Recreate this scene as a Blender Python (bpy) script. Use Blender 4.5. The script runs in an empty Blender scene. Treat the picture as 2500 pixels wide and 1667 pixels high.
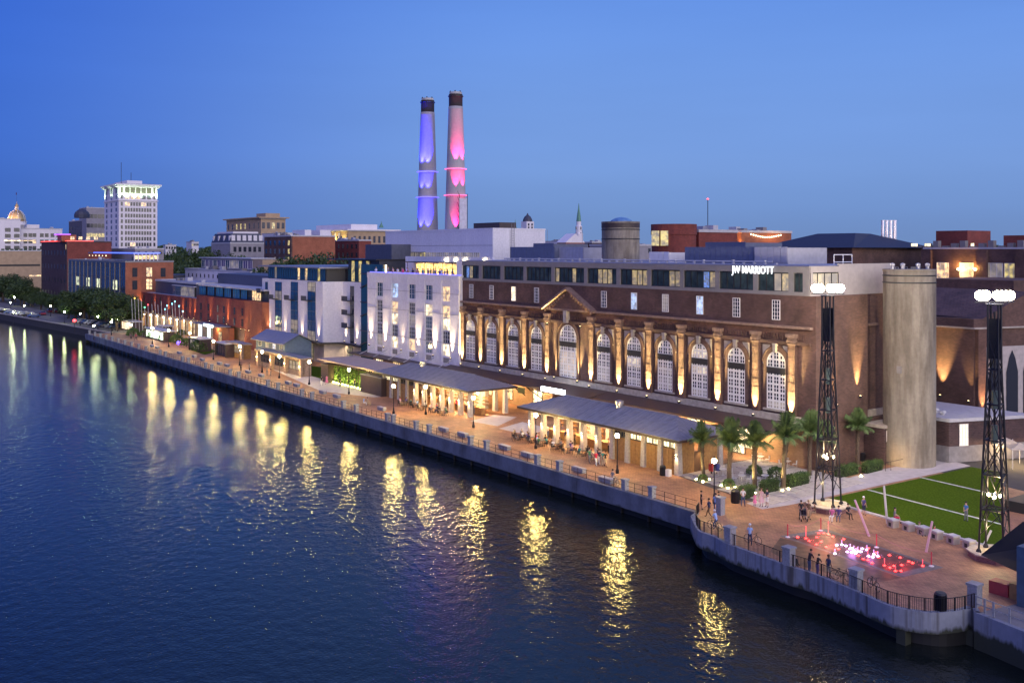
import bpy, bmesh, math, random
from mathutils import Vector, Matrix
random.seed(7)
R = random.Random(11)
scn = bpy.context.scene
# ---------------------------------------------------------------- camera
F, H, VH = 2400.0, 25.0, 610.0          # focal length in photo pixels, camera height, horizon row
TH = math.atan2(1740, 2400); S = math.sin(TH); Cc = math.cos(TH)
cam = bpy.data.cameras.new('camera'); camo = bpy.data.objects.new('camera', cam)
scn.collection.objects.link(camo); scn.camera = camo
cam.sensor_width = 36.0; cam.lens = 36.0 * F / 2500.0
cam.shift_y = -(833.5 - VH) / 2500.0
cam.clip_end = 9000; cam.clip_start = 0.5
camo.location = (0, 0, H)
camo.rotation_euler = (math.radians(90), 0, math.atan2(Cc, S))
# ---------------------------------------------------------------- world: dusk sky
world = bpy.data.worlds.new('World'); scn.world = world; world.use_nodes = True
nt = world.node_tree; nt.nodes.clear()
def wn(t, **k):
    n = nt.nodes.new(t)
    for a, b in k.items(): setattr(n, a, b)
    return n
def srgb(r, g, b):
    f = lambda c: (c / 255 / 12.92) if c / 255 <= 0.04045 else ((c / 255 + 0.055) / 1.055) ** 2.4
    return (f(r), f(g), f(b), 1)
tc = wn('ShaderNodeTexCoord'); sep = wn('ShaderNodeSeparateXYZ')
nt.links.new(tc.outputs['Generated'], sep.inputs[0])
mpn = wn('ShaderNodeMapping'); mpn.inputs['Scale'].default_value = (1.2, 1.2, 9.0); nt.links.new(tc.outputs['Generated'], mpn.inputs[0])
hzn = wn('ShaderNodeTexNoise'); hzn.inputs['Scale'].default_value = 1.6; hzn.inputs['Detail'].default_value = 5; nt.links.new(mpn.outputs[0], hzn.inputs['Vector'])
hzr = wn('ShaderNodeMapRange'); hzr.inputs[3].default_value = 0.90; hzr.inputs[4].default_value = 1.10; nt.links.new(hzn.outputs['Fac'], hzr.inputs[0])
ramp = wn('ShaderNodeValToRGB'); cr = ramp.color_ramp; cr.interpolation = 'B_SPLINE'
stops = [(0.0, srgb(112, 140, 190)), (0.04, srgb(113, 147, 205)), (0.10, srgb(124, 162, 226)), (0.24, srgb(104, 152, 234)), (0.6, srgb(70, 115, 215)), (1.0, srgb(50, 92, 190))]
cr.elements[0].position, cr.elements[0].color = stops[0]
cr.elements[1].position, cr.elements[1].color = stops[-1]
for p_, c_ in stops[1:-1]:
    e_ = cr.elements.new(p_); e_.color = c_
nt.links.new(sep.outputs['Z'], ramp.inputs[0])
# slow change with azimuth: deeper blue to the left, twilight glow behind the camera
dr = wn('ShaderNodeVectorMath', operation='DOT_PRODUCT'); dr.inputs[1].default_value = (S, Cc, 0)
nt.links.new(tc.outputs['Generated'], dr.inputs[0])
mr = wn('ShaderNodeMapRange'); mr.inputs[1].default_value = -0.62; mr.inputs[2].default_value = 0.06; mr.interpolation_type = 'SMOOTHSTEP'
nt.links.new(dr.outputs['Value'], mr.inputs[0])
mx = wn('ShaderNodeMix', data_type='RGBA', blend_type='MIX'); mx.inputs[6].default_value = (0.20, 0.40, 0.82, 1); mx.inputs[7].default_value = (1, 1, 1, 1)
nt.links.new(mr.outputs[0], mx.inputs[0])
mu = wn('ShaderNodeMix', data_type='RGBA', blend_type='MULTIPLY'); mu.inputs[0].default_value = 1
nt.links.new(ramp.outputs[0], mu.inputs[6]); nt.links.new(mx.outputs[2], mu.inputs[7])
df = wn('ShaderNodeVectorMath', operation='DOT_PRODUCT'); df.inputs[1].default_value = (0.96, -0.25, 0.15)
nt.links.new(tc.outputs['Generated'], df.inputs[0])
mg = wn('ShaderNodeMapRange'); mg.inputs[1].default_value = -0.35; mg.inputs[2].default_value = 1.0; mg.interpolation_type = 'SMOOTHERSTEP'
nt.links.new(df.outputs['Value'], mg.inputs[0])
gl = wn('ShaderNodeMix', data_type='RGBA', blend_type='MIX'); gl.inputs[6].default_value = (0, 0, 0, 1); gl.inputs[7].default_value = (0.62, 0.50, 0.60, 1)
nt.links.new(mg.outputs[0], gl.inputs[0])
ad = wn('ShaderNodeMix', data_type='RGBA', blend_type='ADD'); ad.inputs[0].default_value = 1
nt.links.new(mu.outputs[2], ad.inputs[6]); nt.links.new(gl.outputs[2], ad.inputs[7])
bg = wn('ShaderNodeBackground'); nt.links.new(hzr.outputs[0], bg.inputs[1])
out = wn('ShaderNodeOutputWorld')
nt.links.new(ad.outputs[2], bg.inputs[0]); nt.links.new(bg.outputs[0], out.inputs[0])
# ---------------------------------------------------------------- afterglow sun (soft, low, behind the camera)
sl = bpy.data.lights.new('dusk_sun', 'SUN'); sl.energy = 1.25; sl.angle = math.radians(50); sl.color = (1.0, 0.87, 0.66)
so = bpy.data.objects.new('dusk_sun', sl); scn.collection.objects.link(so)
so.rotation_euler = Vector((-1.0, 0.02, -0.26)).to_track_quat('-Z', 'Y').to_euler()
scn.view_settings.view_transform = 'Standard'; scn.view_settings.look = 'None'
scn.view_settings.exposure = 0.0; scn.view_settings.gamma = 1.0
scn.view_settings.use_curve_mapping = False
scn.render.engine = 'CYCLES'
cy = scn.cycles
cy.use_denoising = True
cy.max_bounces = 5; cy.diffuse_bounces = 2; cy.glossy_bounces = 3; cy.transmission_bounces = 2; cy.transparent_max_bounces = 4
cy.sample_clamp_indirect = 4.0; cy.sample_clamp_direct = 0.0
cy.caustics_reflective = False; cy.caustics_refractive = False
cy.use_light_tree = True
# ---------------------------------------------------------------- photo-pixel to place helpers
def _w(X, Y): return X * S - Y * Cc, X * Cc + Y * S
def G(u, v, z=0.0):
    Y = F * (H - z) / (v - VH); a = _w((u - 1250) / F * Y, Y); return Vector((a[0], a[1], z))
def YC(p): return -p[0] * Cc + p[1] * S
def AT(u, v, Y):
    a = _w((u - 1250) / F * Y, Y); return Vector((a[0], a[1], H - (v - VH) * Y / F))
def FY(u, v, y):
    k = (u - 1250) / F; return AT(u, v, y / (k * Cc + S))
def FX(u, v, x):
    k = (u - 1250) / F; return AT(u, v, x / (k * S - Cc))
def fx(u, y): return FY(u, 610, y).x
def fz(u, v, y): return FY(u, v, y).z
# ---------------------------------------------------------------- materials
MATS = {}
def mat(name, col, rough=0.7, metal=0.0, noise=0.15, nscale=1.5, emis=None, estr=0.0, spec=None, bump=0.0, coat=0):
    if name in MATS: return MATS[name]
    m = bpy.data.materials.new(name); m.use_nodes = True; MATS[name] = m
    t = m.node_tree; b = t.nodes['Principled BSDF']
    if len(col) == 3: col = (*col, 1)
    b.inputs['Base Color'].default_value = col; b.inputs['Roughness'].default_value = rough; b.inputs['Metallic'].default_value = metal
    if spec is not None: b.inputs['Specular IOR Level'].default_value = spec
    if noise > 0:
        c = t.nodes.new('ShaderNodeTexCoord'); n = t.nodes.new('ShaderNodeTexNoise'); n.inputs['Scale'].default_value = nscale; n.inputs['Detail'].default_value = 4
        t.links.new(c.outputs['Object'], n.inputs['Vector'])
        r = t.nodes.new('ShaderNodeMapRange'); r.inputs[1].default_value = 0.3; r.inputs[2].default_value = 0.7; r.inputs[3].default_value = 1 - noise; r.inputs[4].default_value = 1 + noise
        t.links.new(n.outputs['Fac'], r.inputs[0])
        h = t.nodes.new('ShaderNodeHueSaturation'); h.inputs['Color'].default_value = col
        t.links.new(r.outputs[0], h.inputs['Value']); t.links.new(h.outputs[0], b.inputs['Base Color'])
        if bump > 0:
            bp = t.nodes.new('ShaderNodeBump'); bp.inputs['Strength'].default_value = bump; bp.inputs['Distance'].default_value = 0.05
            t.links.new(n.outputs['Fac'], bp.inputs['Height']); t.links.new(bp.outputs[0], b.inputs['Normal'])
    if emis is not None:
        b.inputs['Emission Color'].default_value = (*emis[:3], 1); b.inputs['Emission Strength'].default_value = estr
        if estr < 12: m.cycles.emission_sampling = 'NONE'
    return m
def glow(name, col, s, sampled=False, pattern=0.0):
    m = mat(name, (0.3, 0.3, 0.3), 0.5, noise=0, emis=col, estr=s)
    m.cycles.emission_sampling = 'FRONT_BACK' if sampled else 'NONE'
    if pattern:
        t = m.node_tree; b = t.nodes['Principled BSDF']
        c = t.nodes.new('ShaderNodeTexCoord'); n = t.nodes.new('ShaderNodeTexNoise'); n.inputs['Scale'].default_value = pattern; n.inputs['Detail'].default_value = 3
        g = t.nodes.new('ShaderNodeNewGeometry'); t.links.new(g.outputs['Position'], n.inputs['Vector'])
        r = t.nodes.new('ShaderNodeMapRange'); r.inputs[1].default_value = 0.38; r.inputs[2].default_value = 0.66; r.inputs[3].default_value = 0.25 * s; r.inputs[4].default_value = 1.7 * s
        t.links.new(n.outputs['Fac'], r.inputs[0]); t.links.new(r.outputs[0], b.inputs['Emission Strength'])
    return m
def brick(name, c1, c2, mortar, bw=0.45, bh=0.16, msize=0.012, flat=False, rough=0.85, var=0.25, rot=0.0):
    """brick courses in metres; walls read (x+y, z), paving reads (x, y)"""
    m = bpy.data.materials.new(name); m.use_nodes = True; MATS[name] = m
    t = m.node_tree; b = t.nodes['Principled BSDF']; b.inputs['Roughness'].default_value = rough
    g = t.nodes.new('ShaderNodeNewGeometry'); s = t.nodes.new('ShaderNodeSeparateXYZ'); t.links.new(g.outputs['Position'], s.inputs[0])
    cb = t.nodes.new('ShaderNodeCombineXYZ')
    if flat:
        t.links.new(s.outputs[0], cb.inputs[0]); t.links.new(s.outputs[1], cb.inputs[1])
    else:
        a = t.nodes.new('ShaderNodeMath'); a.operation = 'ADD'; t.links.new(s.outputs[0], a.inputs[0]); t.links.new(s.outputs[1], a.inputs[1])
        t.links.new(a.outputs[0], cb.inputs[0]); t.links.new(s.outputs[2], cb.inputs[1])
    vec = cb.outputs[0]
    if rot:
        v = t.nodes.new('ShaderNodeVectorRotate'); v.inputs['Angle'].default_value = rot; t.links.new(vec, v.inputs[0]); vec = v.outputs[0]
    k = t.nodes.new('ShaderNodeTexBrick'); t.links.new(vec, k.inputs[0])
    k.inputs['Color1'].default_value = (*c1, 1); k.inputs['Color2'].default_value = (*c2, 1); k.inputs['Mortar'].default_value = (*mortar, 1)
    k.inputs['Scale'].default_value = 1; k.inputs['Mortar Size'].default_value = msize; k.inputs['Brick Width'].default_value = bw; k.inputs['Row Height'].default_value = bh
    n = t.nodes.new('ShaderNodeTexNoise'); n.inputs['Scale'].default_value = 0.35; n.inputs['Detail'].default_value = 6; n.inputs['Roughness'].default_value = 0.65
    t.links.new(g.outputs['Position'], n.inputs['Vector'])
    r = t.nodes.new('ShaderNodeMapRange'); r.inputs[1].default_value = 0.3; r.inputs[2].default_value = 0.7; r.inputs[3].default_value = 1 - var; r.inputs[4].default_value = 1 + var
    t.links.new(n.outputs['Fac'], r.inputs[0])
    h = t.nodes.new('ShaderNodeHueSaturation'); t.links.new(k.outputs['Color'], h.inputs['Color']); t.links.new(r.outputs[0], h.inputs['Value']); t.links.new(h.outputs[0], b.inputs['Base Color'])
    bp = t.nodes.new('ShaderNodeBump'); bp.inputs['Strength'].default_value = 0.5; bp.inputs['Distance'].default_value = 0.03; bp.invert = True
    t.links.new(k.outputs['Fac'], bp.inputs['Height']); t.links.new(bp.outputs[0], b.inputs['Normal'])
    return m
def streak(name, c1, c2, sx=0.8, sz=0.12, rough=0.8, amt=(0.42, 0.62), c3=None, z3=0.0):
    """vertically streaked, weathered concrete or plaster"""
    m = bpy.data.materials.new(name); m.use_nodes = True; MATS[name] = m
    t = m.node_tree; b = t.nodes['Principled BSDF']; b.inputs['Roughness'].default_value = rough
    g = t.nodes.new('ShaderNodeNewGeometry'); mp = t.nodes.new('ShaderNodeMapping'); mp.inputs['Scale'].default_value = (sx, sx, sz)
    t.links.new(g.outputs['Position'], mp.inputs[0])
    n = t.nodes.new('ShaderNodeTexNoise'); n.inputs['Scale'].default_value = 1; n.inputs['Detail'].default_value = 7; n.inputs['Roughness'].default_value = 0.6
    t.links.new(mp.outputs[0], n.inputs['Vector'])
    r = t.nodes.new('ShaderNodeMapRange'); r.inputs[1].default_value = amt[0]; r.inputs[2].default_value = amt[1]; t.links.new(n.outputs['Fac'], r.inputs[0])
    x = t.nodes.new('ShaderNodeMix'); x.data_type = 'RGBA'; x.inputs[6].default_value = (*c1, 1); x.inputs[7].default_value = (*c2, 1)
    t.links.new(r.outputs[0], x.inputs[0]); o = x.outputs[2]
    n2 = t.nodes.new('ShaderNodeTexNoise'); n2.inputs['Scale'].default_value = 2.5; n2.inputs['Detail'].default_value = 5; t.links.new(g.outputs['Position'], n2.inputs['Vector'])
    r2 = t.nodes.new('ShaderNodeMapRange'); r2.inputs[3].default_value = 0.8; r2.inputs[4].default_value = 1.2; t.links.new(n2.outputs['Fac'], r2.inputs[0])
    h = t.nodes.new('ShaderNodeHueSaturation'); t.links.new(o, h.inputs['Color']); t.links.new(r2.outputs[0], h.inputs['Value']); o = h.outputs[0]
    if c3:  # algae / damp band below height z3 with ragged edge
        s = t.nodes.new('ShaderNodeSeparateXYZ'); t.links.new(g.outputs['Position'], s.inputs[0])
        ad_ = t.nodes.new('ShaderNodeMath'); ad_.operation = 'MULTIPLY_ADD'; ad_.inputs[1].default_value = 1.6; t.links.new(n.outputs['Fac'], ad_.inputs[0]); t.links.new(s.outputs[2], ad_.inputs[2])
        rr = t.nodes.new('ShaderNodeMapRange'); rr.inputs[1].default_value = z3 + 0.65; rr.inputs[2].default_value = z3 + 0.95; t.links.new(ad_.outputs[0], rr.inputs[0])
        x2 = t.nodes.new('ShaderNodeMix'); x2.data_type = 'RGBA'; x2.inputs[6].default_value = (*c3, 1); t.links.new(o, x2.inputs[7]); t.links.new(rr.outputs[0], x2.inputs[0]); o = x2.outputs[2]
    t.links.new(o, b.inputs['Base Color'])
    return m
def leafmat(name, c, c2, sc=.9, rough=.6):
    m = bpy.data.materials.new(name); m.use_nodes = True; MATS[name] = m; t = m.node_tree; b = t.nodes['Principled BSDF']; b.inputs['Roughness'].default_value = rough; b.inputs['Specular IOR Level'].default_value = .5 if rough < .9 else .05
    n = t.nodes.new('ShaderNodeTexNoise'); n.inputs['Scale'].default_value = sc; n.inputs['Detail'].default_value = 8; g = t.nodes.new('ShaderNodeNewGeometry'); t.links.new(g.outputs['Position'], n.inputs['Vector'])
    r = t.nodes.new('ShaderNodeMapRange'); r.inputs[1].default_value = .35; r.inputs[2].default_value = .65; t.links.new(n.outputs['Fac'], r.inputs[0])
    x = t.nodes.new('ShaderNodeMix'); x.data_type = 'RGBA'; x.inputs[6].default_value = (*c, 1); x.inputs[7].default_value = (*c2, 1); t.links.new(r.outputs[0], x.inputs[0]); t.links.new(x.outputs[2], b.inputs['Base Color']); return m
# ---------------------------------------------------------------- mesh builder
def absloc(o):
    v = Vector((0, 0, 0))
    while o is not None: v += o.location; o = o.parent
    return v
def put(name, mesh, parent=None, loc=(0, 0, 0), rz=0.0, label=None, kind=None, scale=None):
    o = bpy.data.objects.new(name, mesh); scn.collection.objects.link(o)
    o.parent = parent; o.location = loc; o.rotation_euler = (0, 0, rz)
    if scale is not None: o.scale = scale if not isinstance(scale, (int, float)) else (scale,) * 3
    if label: o['label'] = label
    if kind: o['kind'] = kind
    return o
def tag(o, label, cat, group=None, kind=None):
    if label: o['label'] = label
    if cat: o['category'] = cat
    if group: o['group'] = group
    if kind: o['kind'] = kind
    return o
def thing(name, label, cat, loc=(0, 0, 0), rz=0.0, group=None):
    o = bpy.data.objects.new(name, None); scn.collection.objects.link(o); o.empty_display_size = 0.5
    o.location = loc; o.rotation_euler = (0, 0, rz)
    return tag(o, label, cat, group)
class MB:
    def __init__(s): s.v = []; s.f = []; s.m = []
    def add(s, vs, fs, m=0):
        n = len(s.v); s.v += [tuple(a) for a in vs]; s.f += [tuple(i + n for i in f) for f in fs]; s.m += [m] * len(fs); return s
    def box(s, x0, x1, y0, y1, z0, z1, m=0):
        x0, x1 = min(x0, x1), max(x0, x1); y0, y1 = min(y0, y1), max(y0, y1)
        return s.add([(x0, y0, z0), (x1, y0, z0), (x1, y1, z0), (x0, y1, z0), (x0, y0, z1), (x1, y0, z1), (x1, y1, z1), (x0, y1, z1)],
                     [(0, 3, 2, 1), (4, 5, 6, 7), (0, 1, 5, 4), (1, 2, 6, 5), (2, 3, 7, 6), (3, 0, 4, 7)], m)
    def rbox(s, cx, cy, z0, z1, lx, ly, a=0.0, m=0):
        c, q = math.cos(a), math.sin(a)
        P = [(cx + X * c - Y * q, cy + X * q + Y * c) for X, Y in ((-lx / 2, -ly / 2), (lx / 2, -ly / 2), (lx / 2, ly / 2), (-lx / 2, ly / 2))]
        return s.prism(P, z0, z1, m)
    def prism(s, pts, z0, z1, m=0):
        n = len(pts)
        ar = sum(pts[i][0] * pts[(i + 1) % n][1] - pts[(i + 1) % n][0] * pts[i][1] for i in range(n))
        if ar < 0: pts = pts[::-1]
        vs = [(p[0], p[1], z0) for p in pts] + [(p[0], p[1], z1) for p in pts]
        fs = [tuple(range(n - 1, -1, -1)), tuple(range(n, 2 * n))] + [(i, (i + 1) % n, n + (i + 1) % n, n + i) for i in range(n)]
        return s.add(vs, fs, m)
    def tube(s, p, q, r, n=6, r2=None, m=0, cap=True):
        p = Vector(p); q = Vector(q); d = (q - p)
        if d.length < 1e-6: return s
        d.normalize(); a = d.orthogonal().normalized(); b = d.cross(a); r2 = r if r2 is None else r2
        vs = [p + (a * math.cos(t) + b * math.sin(t)) * r for t in [2 * math.pi * i / n for i in range(n)]] + [q + (a * math.cos(t) + b * math.sin(t)) * r2 for t in [2 * math.pi * i / n for i in range(n)]]
        fs = [(i, (i + 1) % n, n + (i + 1) % n, n + i) for i in range(n)]
        if cap: fs += [tuple(range(n - 1, -1, -1)), tuple(range(n, 2 * n))]
        return s.add(vs, fs, m)
    def path(s, pts, r, n=5, m=0):
        for a, b in zip(pts, pts[1:]): s.tube(a, b, r, n, m=m)
        return s
    def lathe(s, prof, n=12, c=(0, 0, 0), m=0):
        vs = []; fs = []
        for r, z in prof:
            for i in range(n): t = 2 * math.pi * i / n; vs.append((c[0] + r * math.cos(t), c[1] + r * math.sin(t), c[2] + z))
        for j in range(len(prof) - 1):
            for i in range(n): fs.append((j * n + i, j * n + (i + 1) % n, (j + 1) * n + (i + 1) % n, (j + 1) * n + i))
        fs.append(tuple(range(n - 1, -1, -1))); k = (len(prof) - 1) * n; fs.append(tuple(range(k, k + n)))
        return s.add(vs, fs, m)
    def poly(s, pts, m=0): return s.add(pts, [tuple(range(len(pts)))], m)
    def grid(s, x0, x1, z0, z1, nx, nz, t=0.06, d=0.08, y=0.0, m=0, inner=None):
        """frame with bars in a local window plane (x right, z up, front at -y)"""
        ti = inner or t
        for i in range(nx + 1):
            w = t if i in (0, nx) else ti; x = x0 + (x1 - x0) * i / nx; x = min(max(x, x0 + w / 2), x1 - w / 2); s.box(x - w / 2, x + w / 2, y - d, y, z0, z1, m)
        for j in range(nz + 1):
            w = t if j in (0, nz) else ti; z = z0 + (z1 - z0) * j / nz; z = min(max(z, z0 + w / 2), z1 - w / 2); s.box(x0, x1, y - d * 0.9, y, z - w / 2, z + w / 2, m)
        return s
    def mesh(s, name, mats, off=(0, 0, 0), smooth=False):
        me = bpy.data.meshes.new(name); ox, oy, oz = off
        me.from_pydata([(a - ox, b - oy, c - oz) for a, b, c in s.v], [], s.f)
        if not isinstance(mats, (list, tuple)): mats = [mats]
        for k in mats: me.materials.append(k)
        if len(mats) > 1: me.polygons.foreach_set('material_index', s.m)
        if smooth: me.polygons.foreach_set('use_smooth', [True] * len(me.polygons))
        me.update(); return me
    def build(s, name, mats, parent=None, label=None, cat=None, group=None, kind=None, smooth=False):
        if parent is not None:
            L = absloc(parent); o = put(name, s.mesh(name, mats, L, smooth), parent)
        else:
            xs = [a[0] for a in s.v]; ys = [a[1] for a in s.v]; zs = [a[2] for a in s.v]
            L = Vector(((min(xs) + max(xs)) / 2, (min(ys) + max(ys)) / 2, min(zs)))
            o = put(name, s.mesh(name, mats, L, smooth), None, L)
        return tag(o, label, cat, group, kind)
def kids(o): return [c for c in KID.get(o.name, [])]
KID = {}
def index_kids():
    KID.clear()
    for o in scn.objects:
        if o.parent: KID.setdefault(o.parent.name, []).append(o)
def copy_tree(o, parent=None):
    c = o.copy(); scn.collection.objects.link(c); c.parent = parent
    for ch in KID.get(o.name, []): copy_tree(ch, c)
    return c
def clone(proto, loc, rz=0.0, label=None, group=None, scale=None):
    c = copy_tree(proto); c.location = loc; c.rotation_euler = (0, 0, rz)
    if scale: c.scale = (scale,) * 3 if isinstance(scale, (int, float)) else scale
    if label: c['label'] = label
    if group: c['group'] = group
    return c
def remat(o, i, m):
    o.material_slots[i].link = 'OBJECT'; o.material_slots[i].material = m
ORD = ['first', 'second', 'third', 'fourth', 'fifth', 'sixth', 'seventh', 'eighth', 'ninth', 'tenth', 'eleventh', 'twelfth', 'thirteenth', 'fourteenth', 'fifteenth', 'sixteenth', 'seventeenth', 'eighteenth', 'nineteenth', 'twentieth', 'twenty-first', 'twenty-second', 'twenty-third', 'twenty-fourth', 'twenty-fifth', 'twenty-sixth', 'twenty-seventh', 'twenty-eighth', 'twenty-ninth', 'thirtieth', 'thirty-first', 'thirty-second', 'thirty-third', 'thirty-fourth', 'thirty-fifth', 'thirty-sixth', 'thirty-seventh', 'thirty-eighth', 'thirty-ninth', 'fortieth']
# ---------------------------------------------------------------- lamps
LD = {}
def point(loc, power, col=(1, 0.72, 0.38), r=0.15, name='lamp_light', parent=None):
    k = ('p', power, col, r)
    if k not in LD:
        l = bpy.data.lights.new(name, 'POINT'); l.energy = power; l.color = col; l.shadow_soft_size = r; LD[k] = l
    o = bpy.data.objects.new(name, LD[k]); scn.collection.objects.link(o)
    o.location = Vector(loc) - (absloc(parent) if parent else Vector((0, 0, 0))); o.parent = parent; return o
def spot(loc, to, power, col=(1, 0.66, 0.28), ang=40, blend=0.6, r=0.08, name='spot_light', parent=None):
    k = ('s', power, col, ang, blend, r)
    if k not in LD:
        l = bpy.data.lights.new(name, 'SPOT'); l.energy = power; l.color = col; l.shadow_soft_size = r; l.spot_size = math.radians(ang); l.spot_blend = blend; LD[k] = l
    o = bpy.data.objects.new(name, LD[k]); scn.collection.objects.link(o)
    o.location = Vector(loc) - (absloc(parent) if parent else Vector((0, 0, 0))); o.parent = parent
    o.rotation_euler = (Vector(to) - Vector(loc)).to_track_quat('-Z', 'Y').to_euler(); return o
# ---------------------------------------------------------------- shared materials
BR = brick('brown_brick', (0.135, 0.07, 0.053), (0.088, 0.045, 0.037), (0.15, 0.11, 0.095), 0.4, 0.14, var=0.38)
BR2 = brick('red_brick', (0.24, 0.05, 0.035), (0.17, 0.035, 0.028), (0.2, 0.1, 0.08), 0.5, 0.18)
BR3 = brick('orange_brick', (0.38, 0.12, 0.06), (0.30, 0.09, 0.045), (0.3, 0.16, 0.1), 0.5, 0.18)
BR4 = brick('tan_brick', (0.42, 0.26, 0.15), (0.34, 0.2, 0.11), (0.4, 0.3, 0.2), 0.4, 0.14)
BR5 = brick('dark_brick', (0.09, 0.05, 0.05), (0.06, 0.035, 0.036), (0.1, 0.07, 0.07), 0.5, 0.2)
PAV = brick('brick_paving', (0.45, 0.225, 0.115), (0.32, 0.155, 0.08), (0.2, 0.12, 0.08), 0.42, 0.21, 0.018, flat=True, rough=0.6, var=0.42)
WHITE = streak('white_plaster', (0.80, 0.78, 0.80), (0.66, 0.64, 0.68), 0.3, 0.05, amt=(0.35, 0.9))
STONE = mat('pale_stone', (0.42, 0.37, 0.31), 0.85, noise=0.2, nscale=2)
GREYFR = mat('grey_cladding', (0.24, 0.225, 0.22), 0.6, noise=0.08)
CONC = streak('old_concrete', (0.30, 0.265, 0.21), (0.16, 0.135, 0.105), 0.9, 0.16, amt=(0.36, 0.62))
WALLC = streak('stained_quay_concrete', (0.23, 0.25, 0.30), (0.085, 0.08, 0.08), 1.5, 0.05, amt=(0.5, 0.66), c3=(0.035, 0.04, 0.025), z3=-1.15)
WALLS = streak('plain_quay_concrete', (0.155, 0.175, 0.225), (0.07, 0.075, 0.09), 0.5, 0.22, amt=(0.4, 0.75), c3=(0.05, 0.055, 0.05), z3=-1.6)
GRAN = mat('grey_granite', (0.26, 0.27, 0.30), 0.7, noise=0.2, nscale=6)
DARK = mat('dark_metal', (0.02, 0.02, 0.024), 0.45, noise=0.1)
DARK2 = mat('black_steel', (0.012, 0.012, 0.018), 0.35, 0.3, noise=0.1)
BROWNM = mat('bronze_metal', (0.05, 0.035, 0.03), 0.5, noise=0.15)
ROOFM = mat('seamed_metal_roof', (0.27, 0.27, 0.31), 0.5, 0.3, noise=0.1)
ROOFB = mat('roof_membrane', (0.30, 0.31, 0.38), 0.7, noise=0.25, nscale=0.4)
WFRAME = mat('white_window_frame', (0.78, 0.76, 0.74), 0.5, noise=0.05)
GLASSD = mat('dark_glass', (0.02, 0.03, 0.05), 0.06, 0.0, noise=0, spec=0.9)
GLASSB = mat('blue_glass', (0.03, 0.09, 0.16), 0.08, 0.0, noise=0, spec=1.0)
GLASST = mat('teal_glass', (0.02, 0.075, 0.10), 0.07, 0.0, noise=0, spec=1.0)
LITW = glow('lit_window_warm', (1.0, 0.66, 0.28), 1.1, pattern=1.3)
LITB = glow('lit_window_bright', (1.0, 0.80, 0.46), 1.9, pattern=0.9)
LITY = glow('lit_window_yellow', (0.75, 0.58, 0.12), 0.7, pattern=1.1)
LITC = glow('lit_window_cool', (0.45, 0.65, 1.0), 1.0, pattern=1.6)
LITD = glow('lit_window_dim', (0.45, 0.36, 0.2), 0.35, pattern=0.8)
TIMBER = mat('timber_boards', (0.34, 0.19, 0.07), 0.6, noise=0.2, nscale=3)
COPING = mat('pale_coping', (0.5, 0.49, 0.5), 0.6, noise=0.1)
GLOBE = glow('lamp_globe_glass', (1.0, 0.72, 0.22), 560.0, sampled=True)
GLOBEW = glow('lamp_globe_green_white', (0.85, 1.0, 0.5), 130.0, sampled=True)
FIXG = glow('uplight_lens', (1.0, 0.75, 0.35), 9.0)
WARM = (1.0, 0.60, 0.22)
# ================================================================ SETTING
def curve(pts, k=6):
    P = [Vector(p) for p in pts]; P = [2 * P[0] - P[1]] + P + [2 * P[-1] - P[-2]]; o = []
    for i in range(1, len(P) - 2):
        for j in range(k):
            t = j / k
            o.append(0.5 * ((2 * P[i]) + (-P[i - 1] + P[i + 1]) * t + (2 * P[i - 1] - 5 * P[i] + 4 * P[i + 1] - P[i + 2]) * t * t + (-P[i - 1] + 3 * P[i] - 3 * P[i + 1] + P[i + 2]) * t ** 3))
    o.append(P[-2]); return o
YW = 68.7
WL = -2.4
edge_bulge = curve([G(1695, 1284), G(1706, 1300), G(1742, 1313), G(1772, 1330), G(1841, 1355), G(1918, 1384), G(1975, 1401), G(2081, 1444), G(2151, 1475), G(2196, 1489), G(2273, 1500), G(2342, 1495), G(2374, 1486)], 4)
e0 = G(1692, 1255)
xstep = e0.x
edge_straight = [Vector((-310, YW, 0)), Vector((xstep, YW, 0))]
edge_right = [G(2374, 1486), G(2378, 1497), G(2420, 1513), G(2500, 1545), Vector((-14, 55, 0))]
old_edge = [Vector((-1500, -20, 0)), Vector((-700, 46, 0)), Vector((-431, 64, 0)), Vector((-375, 69.5, 0)), Vector((-330, 74, 0)), Vector((-310, 76, 0))]
bank = old_edge + edge_straight + [Vector((xstep + 0.6, YW - 1.2, 0))] + edge_bulge + edge_right[1:]
# water
wm = bpy.data.materials.new('river_water'); wm.use_nodes = True
t = wm.node_tree; b = t.nodes['Principled BSDF']
b.inputs['Base Color'].default_value = (0.010, 0.014, 0.012, 1); b.inputs['Roughness'].default_value = 0.10; b.inputs['IOR'].default_value = 1.33
g = t.nodes.new('ShaderNodeNewGeometry')
def wnoise(scale, detail, rot, sx, sy, rough=0.5):
    v0 = t.nodes.new('ShaderNodeVectorRotate'); v0.inputs['Angle'].default_value = rot; t.links.new(g.outputs['Position'], v0.inputs[0])
    vr = t.nodes.new('ShaderNodeMapping'); vr.inputs['Scale'].default_value = (sx, sy, 1)
    t.links.new(v0.outputs[0], vr.inputs[0])
    n = t.nodes.new('ShaderNodeTexNoise'); n.inputs['Scale'].default_value = scale; n.inputs['Detail'].default_value = detail; n.inputs['Roughness'].default_value = rough
    t.links.new(vr.outputs[0], n.inputs['Vector']); return n
n1 = wnoise(0.9, 2, -0.944, 1.1, 0.85); n2 = wnoise(4.2, 2, -0.6, 1.1, 0.9, 0.5); n3 = wnoise(0.03, 3, 0.6, 1, 3)
m1 = t.nodes.new('ShaderNodeMath'); m1.operation = 'MULTIPLY'; m1.inputs[1].default_value = WAVE1 if 'WAVE1' in globals() else 0.08; t.links.new(n1.outputs['Fac'], m1.inputs[0])
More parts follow.
